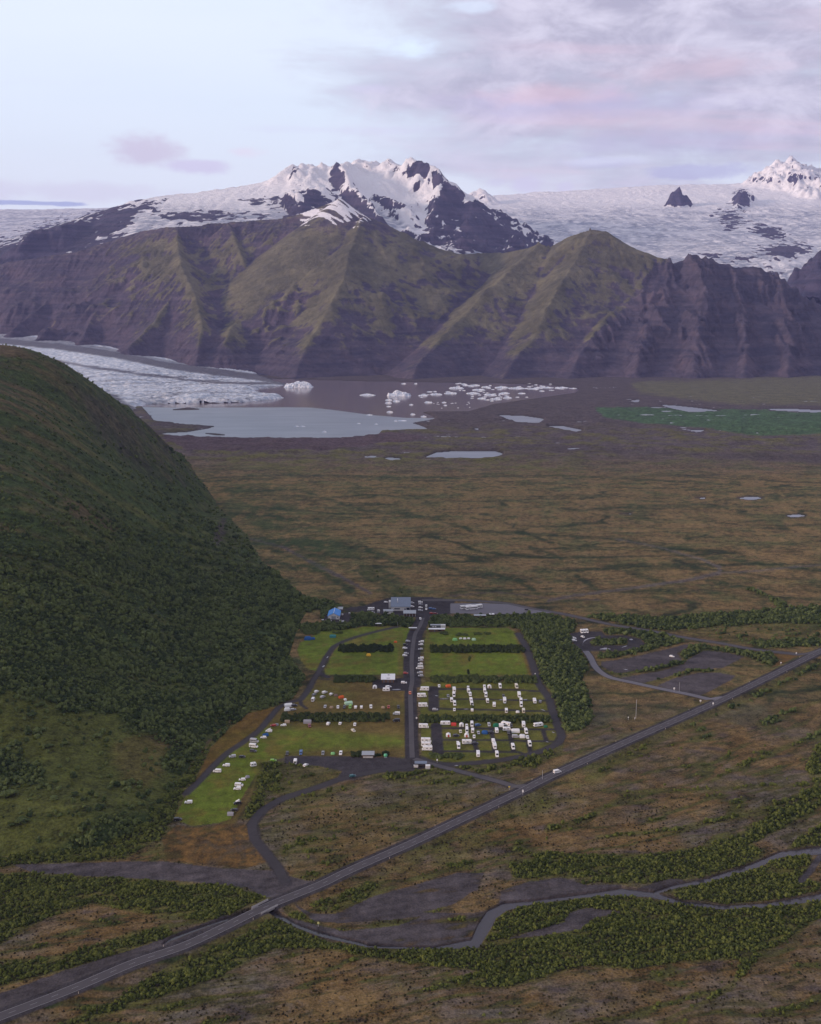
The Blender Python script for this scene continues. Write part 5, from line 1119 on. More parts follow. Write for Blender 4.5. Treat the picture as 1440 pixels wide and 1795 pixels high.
def lights(root, xf, xr, y, z):
    o = []
    for sd in (-1, 1):
        m_ = MB(); m_.box((xf, sd*y, z), (.08,.34,.18)); o.append(m_.build('headlight', LAMP, root)); m_ = MB(); m_.box((xr, sd*y, z+.1), (.08,.2,.26)); o.append(m_.build('tail_light', RED_LAMP, root))
    return o
def mk_car(col, suv=False, box=False):
    L, W_, H_ = (4.6, 1.9, 1.72) if suv else (4.25, 1.8, 1.47); r_ = empty('suv' if suv else 'car'); k = H_/1.47; h = L/2; p = PAINT[col]
    prof = [(-h,.32),(-h,.75*k),(-h+.08,.95*k),(-h+.30,1.30*k),(-h+.65,1.44*k),(.20,H_),(.62,1.42*k),(1.22,.98*k),(h-.35,.86*k),(h,.70*k),(h,.30),(h-.5,.24),(-h+.4,.24)]
    if suv: prof[2:5] = [(-h+.02,1.0*k),(-h+.12,1.38*k),(-h+.35,1.46*k)]
    ch = [profile_body(prof, W_, .16, .93).build('body', p, r_)]
    ch.append(quadpanel('windscreen', [(1.24,-W_*.38,1.0*k),(1.24,W_*.38,1.0*k),(.66,W_*.34,1.42*k),(.66,-W_*.34,1.42*k)], GLASS, r_))
    ch.append(quadpanel('rear_window', [(-h+.06,W_*.36,1.0*k),(-h+.06,-W_*.36,1.0*k),(-h+.30,-W_*.33,1.32*k),(-h+.30,W_*.33,1.32*k)], GLASS, r_))
    ch += side_glass(r_, [(.98,.14,.52,.12),(.06,-.9,.04,-.85),(-.98,-1.6,-.93,-1.4)], W_-.0, .95*k, 1.33*k, .06)
    ch += wheels(r_, (1.32,-1.3), W_/2) + lights(r_, h-.02, -h+.02, W_*.36, .66*k); reg(r_, *ch); return r_
def mk_van(col, L=5.3, W_=2.0, H_=2.3, win=True):
    r_ = empty('van' if H_ < 2.4 else 'campervan'); h = L/2; p = PAINT[col]
    prof = [(-h,.35),(-h,1.2),(-h+.05,H_-.12),(-h+.25,H_),(h-1.75,H_),(h-1.35,H_-.22),(h-.72,1.32),(h-.12,1.02),(h,.75),(h,.32),(h-.5,.26),(-h+.4,.26)]
    ch = [profile_body(prof, W_, .18, .95).build('body', p, r_)]
    ch.append(quadpanel('windscreen', [(h-.70,-W_*.40,1.36),(h-.70,W_*.40,1.36),(h-1.30,W_*.37,H_-.26),(h-1.30,-W_*.37,H_-.26)], GLASS, r_))
    ch.append(quadpanel('rear_window', [(-h-.0,W_*.36,1.3),(-h-.0,-W_*.36,1.3),(-h+.03,-W_*.35,H_-.45),(-h+.03,W_*.35,H_-.45)], GLASS, r_))
    ch += side_glass(r_, [(h-.95,h-1.9,h-1.38,h-1.9)] + ([(h-2.1,h-3.0,h-2.1,h-3.0),(h-3.15,-h+.4,h-3.15,-h+.4)] if win else []), W_, 1.3, min(H_-.45, 1.95), .02)
    ch += wheels(r_, (h-1.0,-h+1.1), W_/2, .36) + lights(r_, h-.02, -h+.0, W_*.38, .72); reg(r_, *ch); return r_
def mk_motorhome(col='white', L=7.0):
    r_ = empty('motorhome'); h = L/2; W_ = 2.3; H_ = 3.0; p = PAINT[col]
    prof = [(-h,.5),(-h,H_-.1),(-h+.15,H_),(h-1.0,H_-.02),(h-.55,H_-.32),(h-.62,2.05),(h-1.15,1.98),(h-1.6,.45)]
    ch = [profile_body(prof, W_, .14, .97).build('body', p, r_)]
    ch.append(profile_body([(h-1.8,.35),(h-1.8,2.0),(h-1.25,2.0),(h-.72,1.3),(h-.10,1.05),(h,.75),(h,.32)], 2.0, .15, .96).build('cab', p, r_))
    ch.append(quadpanel('windscreen', [(h-.70,-.8,1.34),(h-.70,.8,1.34),(h-1.2,.75,1.97),(h-1.2,-.75,1.97)], GLASS, r_))
    ch += side_glass(r_, [(-h+.5,-h+1.5,-h+.5,-h+1.5),(-.5,.6,-.5,.6)], W_, 1.6, 2.15, 0, 'side_window')
    m_ = MB(); m_.box((0,0,0), (.7,.6,.14)); o = m_.build('roof_hatch', PAINT['silver'], r_); o.location = (-h*.35, 0, H_+.05); ch.append(o); m_ = MB(); m_.box((0,0,0), (.03,.6,1.75)); m_.box((0,.0,.1), (.05,.04,.4), 0); o = m_.build('door', PAINT['silver'], r_); o.location = (1.0, -W_/2-.012, 1.4); o.rotation_euler = (0,0,R(90)); ch.append(o)
    ch.append(quadpanel('rear_window', [(-h-.0,.6,1.6),(-h-.0,-.6,1.6),(-h-.0,-.6,2.2),(-h-.0,.6,2.2)], GLASS, r_))
    ch += wheels(r_, (h-.95,-h+1.7), 1.1, .36) + lights(r_, h-.02, -h-.0, .85, .72); reg(r_, *ch); return r_
def mk_caravan(col='white', L=5.6):
    r_ = empty('caravan'); h = L/2; W_ = 2.25; H_ = 2.6; p = PAINT[col]
    prof = [(-h,.55),(-h-.02,1.4),(-h+.25,H_-.12),(-h+.6,H_),(h-.8,H_),(h-.3,H_-.25),(h,1.5),(h-.1,.55),(h-.3,.42),(-h+.3,.42)]
    ch = [profile_body(prof, W_, .16, .96).build('body', p, r_)]
    ch.append(quadpanel('front_window', [(h-.02,-.8,1.55),(h-.02,.8,1.55),(h-.22,.78,2.15),(h-.22,-.78,2.15)], GLASS, r_)); ch.append(quadpanel('rear_window', [(-h+.02,.8,1.5),(-h+.02,-.8,1.5),(-h+.14,-.78,2.05),(-h+.14,.78,2.05)], GLASS, r_))
    ch += side_glass(r_, [(-h+.6,-h+1.6,-h+.6,-h+1.6),(.3,1.6,.3,1.6)], W_, 1.4, 2.0, 0)
    m_ = MB(); m_.box((h+.55,0,.5), (1.3,.1,.1)); m_.box((h+.2,.25,.5), (.9,.07,.08), rz=-.45); m_.box((h+.2,-.25,.5), (.9,.07,.08), rz=.45); m_.cyl((h+1.1,0,.28), .09, .45); ch.append(m_.build('drawbar', TRIM, r_))
    m_ = MB(); m_.box((0,0,0), (.6,.6,.12)); o = m_.build('roof_hatch', PAINT['silver'], r_); o.location = (0,0,H_+.05); ch.append(o)
    ch += wheels(r_, (-.1,), 1.08, .33); reg(r_, *ch); return r_
def mk_bus():
    r_ = empty('bus'); L, W_, H_ = 12.5, 2.55, 3.6; h = L/2; prof = [(-h,.4),(-h,H_-.3),(-h+.3,H_),(h-.6,H_),(h-.25,H_-.25),(h,1.6),(h,.4),(h-.3,.32),(-h+.3,.32)]
    ch = [profile_body(prof, W_, .2, .96).build('body', PAINT['white'], r_)]
    ch += side_glass(r_, [(-h+.4+k*1.95, -h+2.25+k*1.95, -h+.4+k*1.95, -h+2.25+k*1.95) for k in range(6)], W_, 1.55, 2.75, .02)
    ch.append(quadpanel('windscreen', [(h+.0,-1.05,1.5),(h+.0,1.05,1.5),(h-.2,1.0,3.15),(h-.2,-1.0,3.15)], GLASS, r_)); ch.append(quadpanel('rear_window', [(-h-.0,1.0,2.0),(-h-.0,-1.0,2.0),(-h-.0,-1.0,2.9),(-h-.0,1.0,2.9)], GLASS, r_))
    m_ = MB(); m_.box((0,0,0), (2.4,1.5,.2)); o = m_.build('roof_unit', PAINT['silver'], r_); o.location = (-1.5,0,H_+.08); ch.append(o)
    ch += wheels(r_, (h-2.2,-h+3.2), W_/2, .5, .3) + lights(r_, h, -h, 1.0, .8); reg(r_, *ch); return r_
def mk_dome(fab, d_=2.6, h=1.5, long_=1.25):
    r_ = empty('dome_tent'); m_ = MB(); n = 12; secs = []
    for k in range(6):
        t_ = k/6; rr = math.cos(t_*math.pi/2)**.75; a = np.linspace(0, 2*math.pi, n, endpoint=False); sq = 1 + .10*np.cos(4*a)*-1
        secs.append(np.stack([np.cos(a)*d_/2*long_*rr*sq, np.sin(a)*d_/2*rr*sq, np.full(n, math.sin(t_*math.pi/2)*h)], 1))
    m_.loft(secs); f_ = m_.build('flysheet', FAB[fab], r_)
    m_ = MB()
    for sg in (-1, 1):
        for k in range(9):
            t0 = math.pi*k/9; t1 = math.pi*(k+1)/9; A = np.array([math.cos(t0)*d_/2*long_*.74, sg*math.cos(t0)*d_/2*.74, math.sin(t0)**.9*h*1.0+.03]); B = np.array([math.cos(t1)*d_/2*long_*.74, sg*math.cos(t1)*d_/2*.74, abs(math.sin(t1))**.9*h*1.0+.03]); c_ = (A+B)/2
            m_.add([A+[0,.03,0],A-[0,.03,0],B-[0,.03,0],B+[0,.03,0],A+[0,.03,.05],A-[0,.03,.05],B-[0,.03,-.05],B+[0,.03,.05]], [(0,1,2,3),(4,5,6,7),(0,1,5,4),(2,3,7,6)])
    p_ = m_.build('pole', TRIM, r_); m_ = MB(); x_ = d_/2*long_
    m_.add([(x_*.98,-.38,.05),(x_*.98,.38,.05),(x_*.72,.02,h*.72),(x_*.72,-.02,h*.72)], [(0,1,2,3)]); e_ = m_.build('door', TRIM, r_); reg(r_, f_, p_, e_); return r_
def mk_ridge(fab, L=3.6, W_=2.8, h=2.0, front=None):
    r_ = empty('frame_tent'); m_ = MB(); m_.loft([np.array([(x,-W_/2,0),(x,-W_/2*.85,h*.62),(x,0,h*(1 if abs(x) < L/2*.9 else .93)),(x,W_/2*.85,h*.62),(x,W_/2,0)]) for x in (-L/2,-L*.3,L*.3,L/2)]); f_ = m_.build('flysheet', FAB[fab], r_)
    m_ = MB(); m_.add([(L/2+.02,-.6,.03),(L/2+.02,.6,.03),(L/2+.02,.5,h*.6),(L/2+.02,0,h*.85),(L/2+.02,-.5,h*.6)], [(0,1,2,3,4)]); e_ = m_.build('door', FAB[front] if front else TRIM, r_)
    pl = []
    for x in (-L/2-.04, L/2+.05): m_ = MB(); m_.cyl((x,0,h*.5), .03, h*1.02, n=6); pl.append(m_.build('pole', TRIM, r_))
    reg(r_, f_, e_, *pl); return r_
def mk_rooftent(col):
    r_ = mk_car(col, True); m_ = MB(); m_.add([(-1.2,-.65,1.8),(1.0,-.65,1.8),(1.0,.65,1.8),(-1.2,.65,1.8),(-1.2,-.65,2.9),(-1.2,.65,2.9)], [(0,3,2,1),(0,1,4),(3,5,2),(1,2,5,4),(0,4,5,3)])
    m_.box((-.1,0,1.77), (2.4,1.35,.08)); t_ = m_.build('roof_tent', FAB['white'], r_); KIDS[r_.name].append(t_); return r_
BANK = {}
def proto(kind, col):
    k = (kind, col)
    if k in BANK: return BANK[k], False
    r_ = {'car': lambda: mk_car(col), 'suv': lambda: mk_car(col, True), 'van': lambda: mk_van(col, 5.2, 1.95, 2.1), 'camper': lambda: mk_van(col, 6.0, 2.05, 2.65), 'motor': lambda: mk_motorhome(col), 'caravan': lambda: mk_caravan(col), 'bigcaravan': lambda: mk_caravan(col, 7.2),
          'teardrop': lambda: mk_caravan(col, 4.0), 'bus': mk_bus, 'dome': lambda: mk_dome(col), 'bigdome': lambda: mk_dome(col, 4.2, 2.2), 'tent': lambda: mk_ridge(col), 'bigtent': lambda: mk_ridge(col, 5.6, 4.0, 2.5), 'awning': lambda: mk_ridge('white', 3.4, 3.4, 2.3, col), 'rooftent': lambda: mk_rooftent(col)}[kind]()
    BANK[k] = r_; return r_, True
CATN = dict(car='car', suv='suv', van='van', camper='campervan', motor='motorhome', caravan='caravan', bigcaravan='caravan', teardrop='caravan', bus='bus', dome='tent', bigdome='tent', tent='tent', bigtent='tent', awning='tent', rooftent='suv')
def put(kind, col, px, py, yaw, label, group=None, sc=1.0):
    r_, new = proto(kind, col); x, y = map(float, gp(px, py + 2.0)); z = float(hwy_raise(x, y)[0]) + 0.06
    z = max(z, float(Hat(x, y)) + 0.02) if z < .5 else z
    ry_ = R(yaw + random.uniform(-4, 4))
    if new: r_.location = (x, y, z); r_.rotation_euler = (0,0,ry_); r_.scale = (sc,)*3; o = r_
    else: o = copy_tree(r_, (x, y, z), ry_, sc)
    if not 4 <= len(label.split()) <= 16: print('LONG', len(label.split()), label)
    tag(o, label, CATN[kind], group); return o
SIDE, END, AWAY = 0, -90, 90
def row(where, items, group, by='x', word='from left'):
    items = sorted(items, key=lambda q: q[2] if by == 'x' else q[3])
    for i, q in enumerate(items):
        kind, col, px, py, yaw, look = q
        put(kind, col, px, py, yaw, '%s, %s %s %s' % (look, ORD[i], word, where), group)
row('in the arc on the left field', [('suv','white',555.3,1211.8,60,'white estate car'),('car','grey',551,1217,65,'dull grey car'),('camper','white',549.4,1226.4,85,'white campervan'),('suv','white',569.5,1213,50,'white car'),('suv','silver',566,1221,60,'silver car'),('car','white',581,1216,70,'small white car'),
    ('dome','brown',589.3,1218,20,'grey brown tent'),('tent','orange',598.4,1221.5,30,'orange tent'),('car','white',605.4,1226,110,'white car'),('bigtent','pale',611.3,1232.5,20,'pale green tent'),('van','green',614.5,1238.5,-90,'lime green van')], 'vehicles in the arc on the left field')
row('in the line just above the long left hedge', [('car','silver',570.4,1238,END,'silver hatchback'),('dome','tan',581.5,1239,0,'small beige tent'),('car','white',592.8,1239,END,'small white car'),('suv','dark',604.3,1239,END,'dark grey car'),('suv','white',623.9,1239,AWAY,'white estate car'),('suv','white',634,1239,AWAY,'white estate car'),('suv','white',650.6,1238.5,END,'white and grey car'),
    ('dome','tan',672,1239,0,'small beige tent'),('car','red',681.7,1238.5,END,'red car'),('suv','black',698.8,1239,END,'black car')], 'vehicles above the long left hedge')
put('van','white',695.3,1250.7,180,'white van parked side-on beside the camp road, above the black van')
put('van','black',695.3,1262.7,180,'black van parked side-on beside the camp road, below the white van')
put('bigtent','white',505.7,1236,20,'large white tent where the curving path bends beside the long hedge'); put('suv','dark',516.4,1236,10,'dark car parked beside the large white tent at the path bend')
put('bigdome','white',504.0,1243,10,'white dome tent just below the large white tent at the path bend'); put('car','silver',514.5,1243,20,'silver car right of the white dome tent at the path bend')
row('in the line just below the long left hedge', [('car','red',479.5,1271,180,'red car'),('dome','grey',485.5,1269.5,0,'grey tent'),('car','white',497.5,1270.6,180,'white car'),('tent','tan',504,1264.5,0,'tan tent'),('bigtent','grey',539.5,1265,0,'grey tent'),('suv','darkred',543,1272,-80,'dark red car'),('suv','white',576,1268,80,'white estate car'),('car','white',597,1267.5,85,'white car'),('car','white',622.4,1269.5,END,'white car')], 'vehicles below the long left hedge')
put('car','cream',619.8,1280,-60,'lone pale car standing out on the grass below the hedge line')
row('in the line down the curving path', [('rooftent','white',471.7,1281,170,'white car with dark load'),('car','white',462.5,1292,180,'white car'),('camper','silver',446.3,1299,-15,'silver campervan'),('camper','white',445,1308,-15,'blue windowed campervan'),('suv','dark',444.4,1316,-10,'dark off-roader'),('suv','silver',408,1325.5,190,'silver estate car'),
    ('suv','white',397.2,1341,175,'white jeep'),('van','white',381.2,1351.5,175,'small white van'),('suv','white',330.8,1406,180,'white car with dark roof')], 'vehicles down the lower left lawn', 'y', 'from top')
put('tent','blue',466,1288,30,'small blue tent touching the white car at the path edge'); put('car','black',425,1326,0,'black car alone right of the silver estate on the lower left lawn')
row('along the right edge of the lower left lawn', [('teardrop','white',444.7,1341.4,20,'small white rounded caravan'),('dome','grey',434.5,1361,20,'small grey tent'),('car','white',425.2,1366,180,'white car'),('van','white',419.5,1376,0,'white van'),('suv','white',416.5,1382,180,'white estate car'),('rooftent','black',416.7,1407.5,190,'black roof tent jeep'),('car','black',411,1419.5,175,'black car'),('tent','grey',404.6,1426.5,0,'grey tunnel tent')], 'vehicles along the right edge of the lower left lawn', 'y', 'from top')
put('suv','black',312.2,1436,10,'black off-roader at the bottom left corner of the lower left lawn')
row('in the row above the gravel yard', [('suv','dark',504,1320.5,END,'dark car'),('van','blue',528,1319.7,END,'blue van'),('suv','grey',566.6,1320.2,END,'grey off-roader'),('dome','green',584,1320,0,'small green tent'),('suv','white',597.7,1320,END,'white car')], 'vehicles above the gravel yard')
put('car','green',479.4,1332.4,0,'lime green car by the bushes at the left end of the gravel yard'); put('camper','white',518.3,1335.3,AWAY,'white van parked end-on in the gravel yard'); put('car','white',536.4,1340.7,60,'white car at the lower edge of the gravel yard'); put('car','teal',618.5,1359.6,20,'dark teal car on the gravel below the yard')
put('suv','white',681.5,1203.5,20,'white car beside the white roofed service building, upper of two'); put('caravan','white',677.5,1209.5,0,'white caravan parked just below the white roofed service building')
put('awning','grey',657.4,1204,-90,'grey tent beside the service building at the end of its hedge')
put('car','orange',719.2,1214,END,'bright orange car driving on the camp road')
row('on the left side of the camp road', [('car','silver',715.3,1123,0,'silver car'),('car','black',710.8,1129.2,0,'black car'),('car','white',710,1135.2,0,'white car'),('car','silver',712.5,1144.5,0,'silver green car'),('car','white',709.8,1148,0,'white car'),('car','red',711.4,1179.2,0,'red car'),('suv','white',708.5,1196,0,'white estate car')], 'cars on the left side of the camp road', 'y', 'from top')
row('on the right side of the camp road', [('suv','white',739,1124.2,180,'white car'),('car','white',738.3,1129,180,'white car'),('car','silver',737.6,1137,180,'small pale car'),('suv','white',738.3,1153,180,'white car'),('car','silver',737.8,1157,180,'silver car'),('car','white',737.4,1163,180,'white car'),('camper','white',736,1170.5,180,'white campervan'),('suv','silver',736.5,1178.6,180,'silver car'),('car','silver',738,1183.6,180,'silver car')], 'cars on the right side of the camp road', 'y', 'from top')
put('bigdome','blue',540,1119,0,'large blue tent at the far left of the upper left lawn', sc=1.4); put('dome','blue',549,1118.6,0,'pale blue dome pitched against the right end of the large blue tent', sc=1.3); put('bigtent','teal',584,1115,0,'dark teal tent in front of a shrub on the upper left lawn'); put('dome','yellow',646.6,1147.3,0,'small yellow tent just below the short hedge', sc=1.35); put('dome','orange',693.7,1124.2,0,'small orange tent alone on the lawn near the camp road')
for i, (px, lb) in enumerate([(798,'green dome tent, leftmost of the domes on the upper right lawn'),(808,'small white dome right of the green one on the upper right lawn'),(815,'small white dome, middle of the domes on the upper right lawn'),(822,'small white dome, second from the right of the upper right lawn domes'),(831,'pale green dome, rightmost of the domes on the upper right lawn')]):
    put('dome', ['green','white','white','white','pale'][i], px, [1120.5,1118,1118.4,1118,1120][i], 0, lb, 'dome tents on the upper right lawn', sc=[1.5,.9,1,.9,1.3][i])
row('in the short line beside the camp road', [('motor','white',744.4,1208.5,180,'white motorhome side-on'),('motor','white',740,1220,0,'white motorhome side-on'),('motor','white',742.3,1237,0,'white motorhome side-on'),('motor','white',743.3,1274,0,'dark striped white motorhome'),('motor','white',747.5,1299,0,'white motorhome'),('motor','white',748,1306.4,0,'white motorhome'),('motor','white',749.1,1313.3,180,'white motorhome')], 'motorhomes parked side-on beside the camp road', 'y', 'from top')
put('car','silver',763,1243,0,'small pale car at the left end of the lane above the right hedge')
row('in the top row of the motorhome pitches', [('car','white',770.2,1202,END,'white car'),('tent','orange',786,1202,20,'orange brown tent'),('car','white',821,1203.7,AWAY,'white car'),('suv','white',849.6,1203.3,END,'white car'),('awning','tan',858.3,1203.3,-90,'tan awning tent'),('camper','white',877,1203,END,'white campervan'),('camper','cream',905.8,1203.3,END,'cream campervan')], 'top row of the motorhome pitches')
UP = 'of the upper pitch'
row('in the first column '+UP, [('motor','white',796.5,1210,AWAY,'white motorhome'),('camper','white',796,1218,END,'white campervan'),('camper','white',792,1227,AWAY,'white campervan'),('camper','white',797.3,1233.5,END,'white campervan'),('car','white',797,1243.5,END,'white car')], 'first column of the upper pitch', 'y', 'from top')
row('in the second column '+UP, [('camper','white',821.5,1211,AWAY,'white campervan'),('van','white',824.6,1217,END,'white van'),('camper','white',826,1227,AWAY,'white campervan'),('camper','white',827.3,1234,END,'white campervan'),('suv','white',828,1244,AWAY,'white car')], 'second column of the upper pitch', 'y', 'from top')
row('in the third column '+UP, [('camper','white',850,1211,AWAY,'white campervan'),('camper','white',852.3,1218.5,END,'white campervan'),('camper','white',854.8,1228.7,AWAY,'white campervan'),('caravan','white',866.7,1236,END,'white caravan')], 'third column of the upper pitch', 'y', 'from top')
row('in the fourth column '+UP, [('car','dark',883,1219,END,'dark car'),('motor','white',885,1229,END,'white motorhome'),('camper','white',888,1246,AWAY,'white campervan')], 'fourth column of the upper pitch', 'y', 'from top')
row('in the rightmost column '+UP, [('motor','white',910.4,1219,END,'white motorhome'),('camper','white',913.5,1227.7,AWAY,'white campervan'),('camper','white',914,1235.6,END,'white campervan'),('dome','white',908,1247,0,'small white dome tent'),('camper','cream',918,1246,AWAY,'cream campervan')], 'rightmost column of the upper pitch', 'y', 'from top')
put('bigcaravan','white',937.5,1229.3,AWAY,'white caravan alone near the right-hand bend of the loop road'); put('suv','grey',947.5,1229.3,80,'grey car right of the lone caravan near the right-hand bend'); put('car','grey',786,1219.3,END,'grey car left of the first column on the upper pitch')
row('in the row below the right hedge', [('bigcaravan','white',781,1268.5,180,'white caravan side-on'),('tent','red',795.8,1269.3,0,'red tent'),('awning','grey',809.4,1270.5,-90,'grey awning tent'),('car','white',818.5,1271.6,END,'white car'),('camper','white',827.7,1270,END,'white campervan'),('suv','blue',838,1270.5,30,'blue car'),('suv','silver',857.7,1270,END,'silver car'),('bigdome','darkgreen',870.4,1271,0,'dark green dome tent'),('awning','white',879,1271,0,'white awning tent'),('bigcaravan','white',887.5,1269.5,150,'big white caravan'),('car','dark',896.5,1271.6,END,'dark car'),('motor','white',918,1271,AWAY,'white motorhome'),('bigcaravan','white',944,1271.2,20,'big white caravan'),('dome','darkgreen',957,1272.7,0,'dark green tent')], 'row below the right hedge')
row('in the second row of the lower pitch', [('car','cream',807.7,1282,END,'beige car'),('camper','white',818.8,1281,END,'white campervan'),('camper','white',829,1281,AWAY,'white campervan'),('car','silver',839,1284,END,'silver car'),('bigdome','blue',850.4,1283.5,0,'blue dome tent'),('suv','dark',861,1283.5,10,'dark car'),('caravan','white',871,1281.4,END,'white caravan'),('caravan','white',888.5,1278.8,10,'white caravan'),('car','dark',892,1283.6,END,'dark car'),('bigtent','white',903.8,1281,0,'white tent'),('camper','white',922.5,1282.5,END,'white campervan')], 'second row of the lower pitch')
row('in the third row of the lower pitch', [('awning','red',786.5,1288.5,-90,'red fronted tent'),('suv','dark',800,1289,20,'dark car'),('awning','red',818.5,1288.9,-90,'red fronted awning tent'),('car','white',831.5,1290.8,END,'white car'),('van','silver',904.5,1291,0,'silver van'),('bigdome','white',916,1290.3,0,'large white dome tent'),('car','white',925,1291.8,END,'white car')], 'third row of the lower pitch')
row('in the fourth row of the lower pitch', [('car','white',803,1302,END,'white car'),('camper','white',804.5,1308.5,END,'white campervan'),('motor','white',819.5,1302,0,'white motorhome side-on'),('suv','dark',833,1302.7,10,'dark car'),('camper','white',865,1299.8,AWAY,'white campervan'),('motor','white',867.3,1308.5,END,'white motorhome'),('camper','white',899.6,1309.5,END,'dark fronted campervan'),('camper','white',928.8,1304.3,END,'white campervan')], 'fourth row of the lower pitch')
put('bigcaravan','white',838.5,1322.5,END,'white caravan, left of two vehicles in the bottom row of the lower pitch'); put('camper','white',871.5,1323,END,'white campervan, right of two vehicles in the bottom row of the lower pitch')
put('van','white',977,1356.5,24,'white van driving alone on the highway')
put('bus','x',817.7,1065,22,'white coach, leftmost of three on the bus park','coaches on the bus park',1.0); put('bus','x',827,1066.4,22,'white coach, nearest and middle one of three on the bus park','coaches on the bus park',1.0); put('bus','x',835.6,1064,22,'white coach, rightmost of three on the bus park','coaches on the bus park',1.0)
put('car','black',924,1067.5,-10,'black car alone at the right end of the bus park')
row('in the strip of cars right of the visitor centre', [('suv','white',737.4,1054.5,0,'white car'),('car','silver',737.4,1058,0,'silver car'),('car','white',737.4,1064,0,'white car'),('suv','silver',737.4,1069.2,0,'silver car'),('car','white',737.2,1083.5,END,'white car')], 'cars right of the visitor centre', 'y', 'from top')
put('suv','blue',756,1066,0,'blue car, left of two blue cars in the visitor car park'); put('car','blue',761,1066.5,0,'blue car, right of two blue cars in the visitor car park'); put('car','red',757,1074,0,'red car, left of two red cars in the visitor car park'); put('car','darkred',764,1074.5,0,'dark red car, right of two red cars in the visitor car park')
put('car','white',747.6,1061,END,'small white car near the centre of the visitor car park, upper of two'); put('car','white',747.6,1066.8,END,'small white car near the centre of the visitor car park, lower of two'); put('suv','silver',722.5,1056,0,'silver car against the right wall of the visitor centre, upper of two'); put('suv','white',722.5,1062.5,0,'white car against the right wall of the visitor centre, lower of two')
put('motor','white',650.5,1068,180,'white motorhome on the yard between the blue barn and visitor centre'); put('car','white',648.5,1072.5,0,'white car below the motorhome on the yard left of the visitor centre'); put('car','silver',653.5,1072.5,0,'silver car beside the white one on the yard left of the visitor centre'); put('car','white',677,1054.5,0,'white car behind the visitor centre by its upper left corner')
put('suv','white',1006,1118,0,'white car in the outer lot, upper of the pair at the left edge'); put('suv','white',1006.7,1122,0,'white car in the outer lot, lower of the pair at the left edge'); put('car','white',1022,1115.5,-60,'white car alone near the top of the outer lot')
for i, px in enumerate((1020, 1024.6, 1029.2)): put('camper','white',px,1107-.3*i,END,'white campervan, %s of three at the top of the outer lot' % ['leftmost','middle one','rightmost'][i],'campervans at the top of the outer lot')
put('car','white',1178,1149.7,-25,'white car beside the small green island in the empty gravel lot')

# ------------------------------------------------------------------ buildings
W_WHITE = simple('white_wall_material', (.62,.62,.62), .8); R_BLUE = simple('blue_roof_material', (.02,.22,.62), .5); R_SLATE = simple('grey_blue_roof_material', (.14,.18,.25), .5); R_WHITE = simple('white_roof_material', (.72,.73,.76), .6); WOOD = simple('brown_timber_material', (.13,.08,.05), .8); R_GREY = simple('grey_roof_material', (.30,.33,.37), .5); DOORM = simple('door_material', (.12,.13,.16), .6)
def corrugate(m_): 
    t = NT(m_.node_tree); b = [n for n in t.n if n.type == 'BSDF_PRINCIPLED'][0]; o_ = t.node('ShaderNodeTexCoord').outputs['Object']
    wv = t.node('ShaderNodeTexWave'); t.put(wv.inputs['Vector'], o_); wv.inputs['Scale'].default_value = 1.2; t.put(b.inputs['Normal'], t.bump(wv.outputs['Fac'], .5, .1))
    c0 = tuple(b.inputs['Base Color'].default_value)[:3]; t.put(b.inputs['Base Color'], t.v('SCALE', t.mix(0.0, c0, c0), t.m('ADD', .8, t.m('MULTIPLY', t.noise(o_, .6, 4, .6), .4))))
for q in (R_BLUE, R_SLATE, R_WHITE, R_GREY, W_WHITE): corrugate(q)
def part(root, name, boxes, mat):
    m_ = MB()
    for b_ in boxes: m_.box(*b_)
    return m_.build(name, mat, root)
def gable(root, L, W_, h, rise, over, mat, axis='y'):      # ridge along axis
    m_ = MB(); hw_, hl = W_/2+over, L/2+over; th = .18; dz = rise*over/(W_/2)
    for s_ in (-1, 1):
        P = [(0,-hl,h+rise),(0,hl,h+rise),(s_*hw_,hl,h-dz),(s_*hw_,-hl,h-dz)]; P2 = [(x,y,z+th) for x,y,z in P]
        if axis == 'x': P = [(y,x,z) for x,y,z in P]; P2 = [(y,x,z) for x,y,z in P2]
        m_.add(P+P2, [(0,1,2,3),(4,5,6,7)[::-1],(0,1,5,4),(1,2,6,5),(2,3,7,6),(3,0,4,7)])
    return m_.build('roof', mat, root)
def gwall(root, L, W_, h, rise, mat, axis='y'):
    m_ = MB(); S_ = [(-W_/2,0),(W_/2,0),(W_/2,h),(0,h+rise),(-W_/2,h)]
    m_.loft([np.array([((x,y,z) if axis == 'y' else (y,x,z)) for x,z in S_]) for y in (-L/2, L/2)]); return m_.build('wall', mat, root)
def site(name, px, py, rz, label, cat): 
    x, y = map(float, gp(px, py)); o = empty(name, (x, y, float(Hat(x, y))), R(rz)); tag(o, label, cat); return o
o = site('barn', 586.5, 1081, 0, 'white barn with a bright blue gabled roof at the foot of the hill', 'barn')
gwall(o, 19, 11, 3.4, 2.8, W_WHITE); gable(o, 19, 11, 3.4, 2.8, .5, R_BLUE); part(o, 'ridge_cap', [((0,0,6.42),(.35,20,.12))], R_WHITE)
part(o, 'door', [((0,-9.52,1.7),(4.2,.12,3.1))], R_GREY); part(o, 'window', [((3.9,-9.53,2.2),(1.2,.1,1.0))], DOORM)
o = site('shed', 596, 1070.5, 0, 'small shed with a pale grey roof tucked behind the blue roofed barn', 'shed'); gwall(o, 6, 9, 2.6, 1.0, WOOD, 'x'); gable(o, 6, 9, 2.6, 1.0, .3, R_GREY, 'x'); part(o, 'door', [((0,-4.52,1.1),(1.2,.1,2.1))], DOORM)
o = site('visitor_centre', 703, 1067, 0, 'large visitor centre with a slate blue roof behind the camp', 'building')
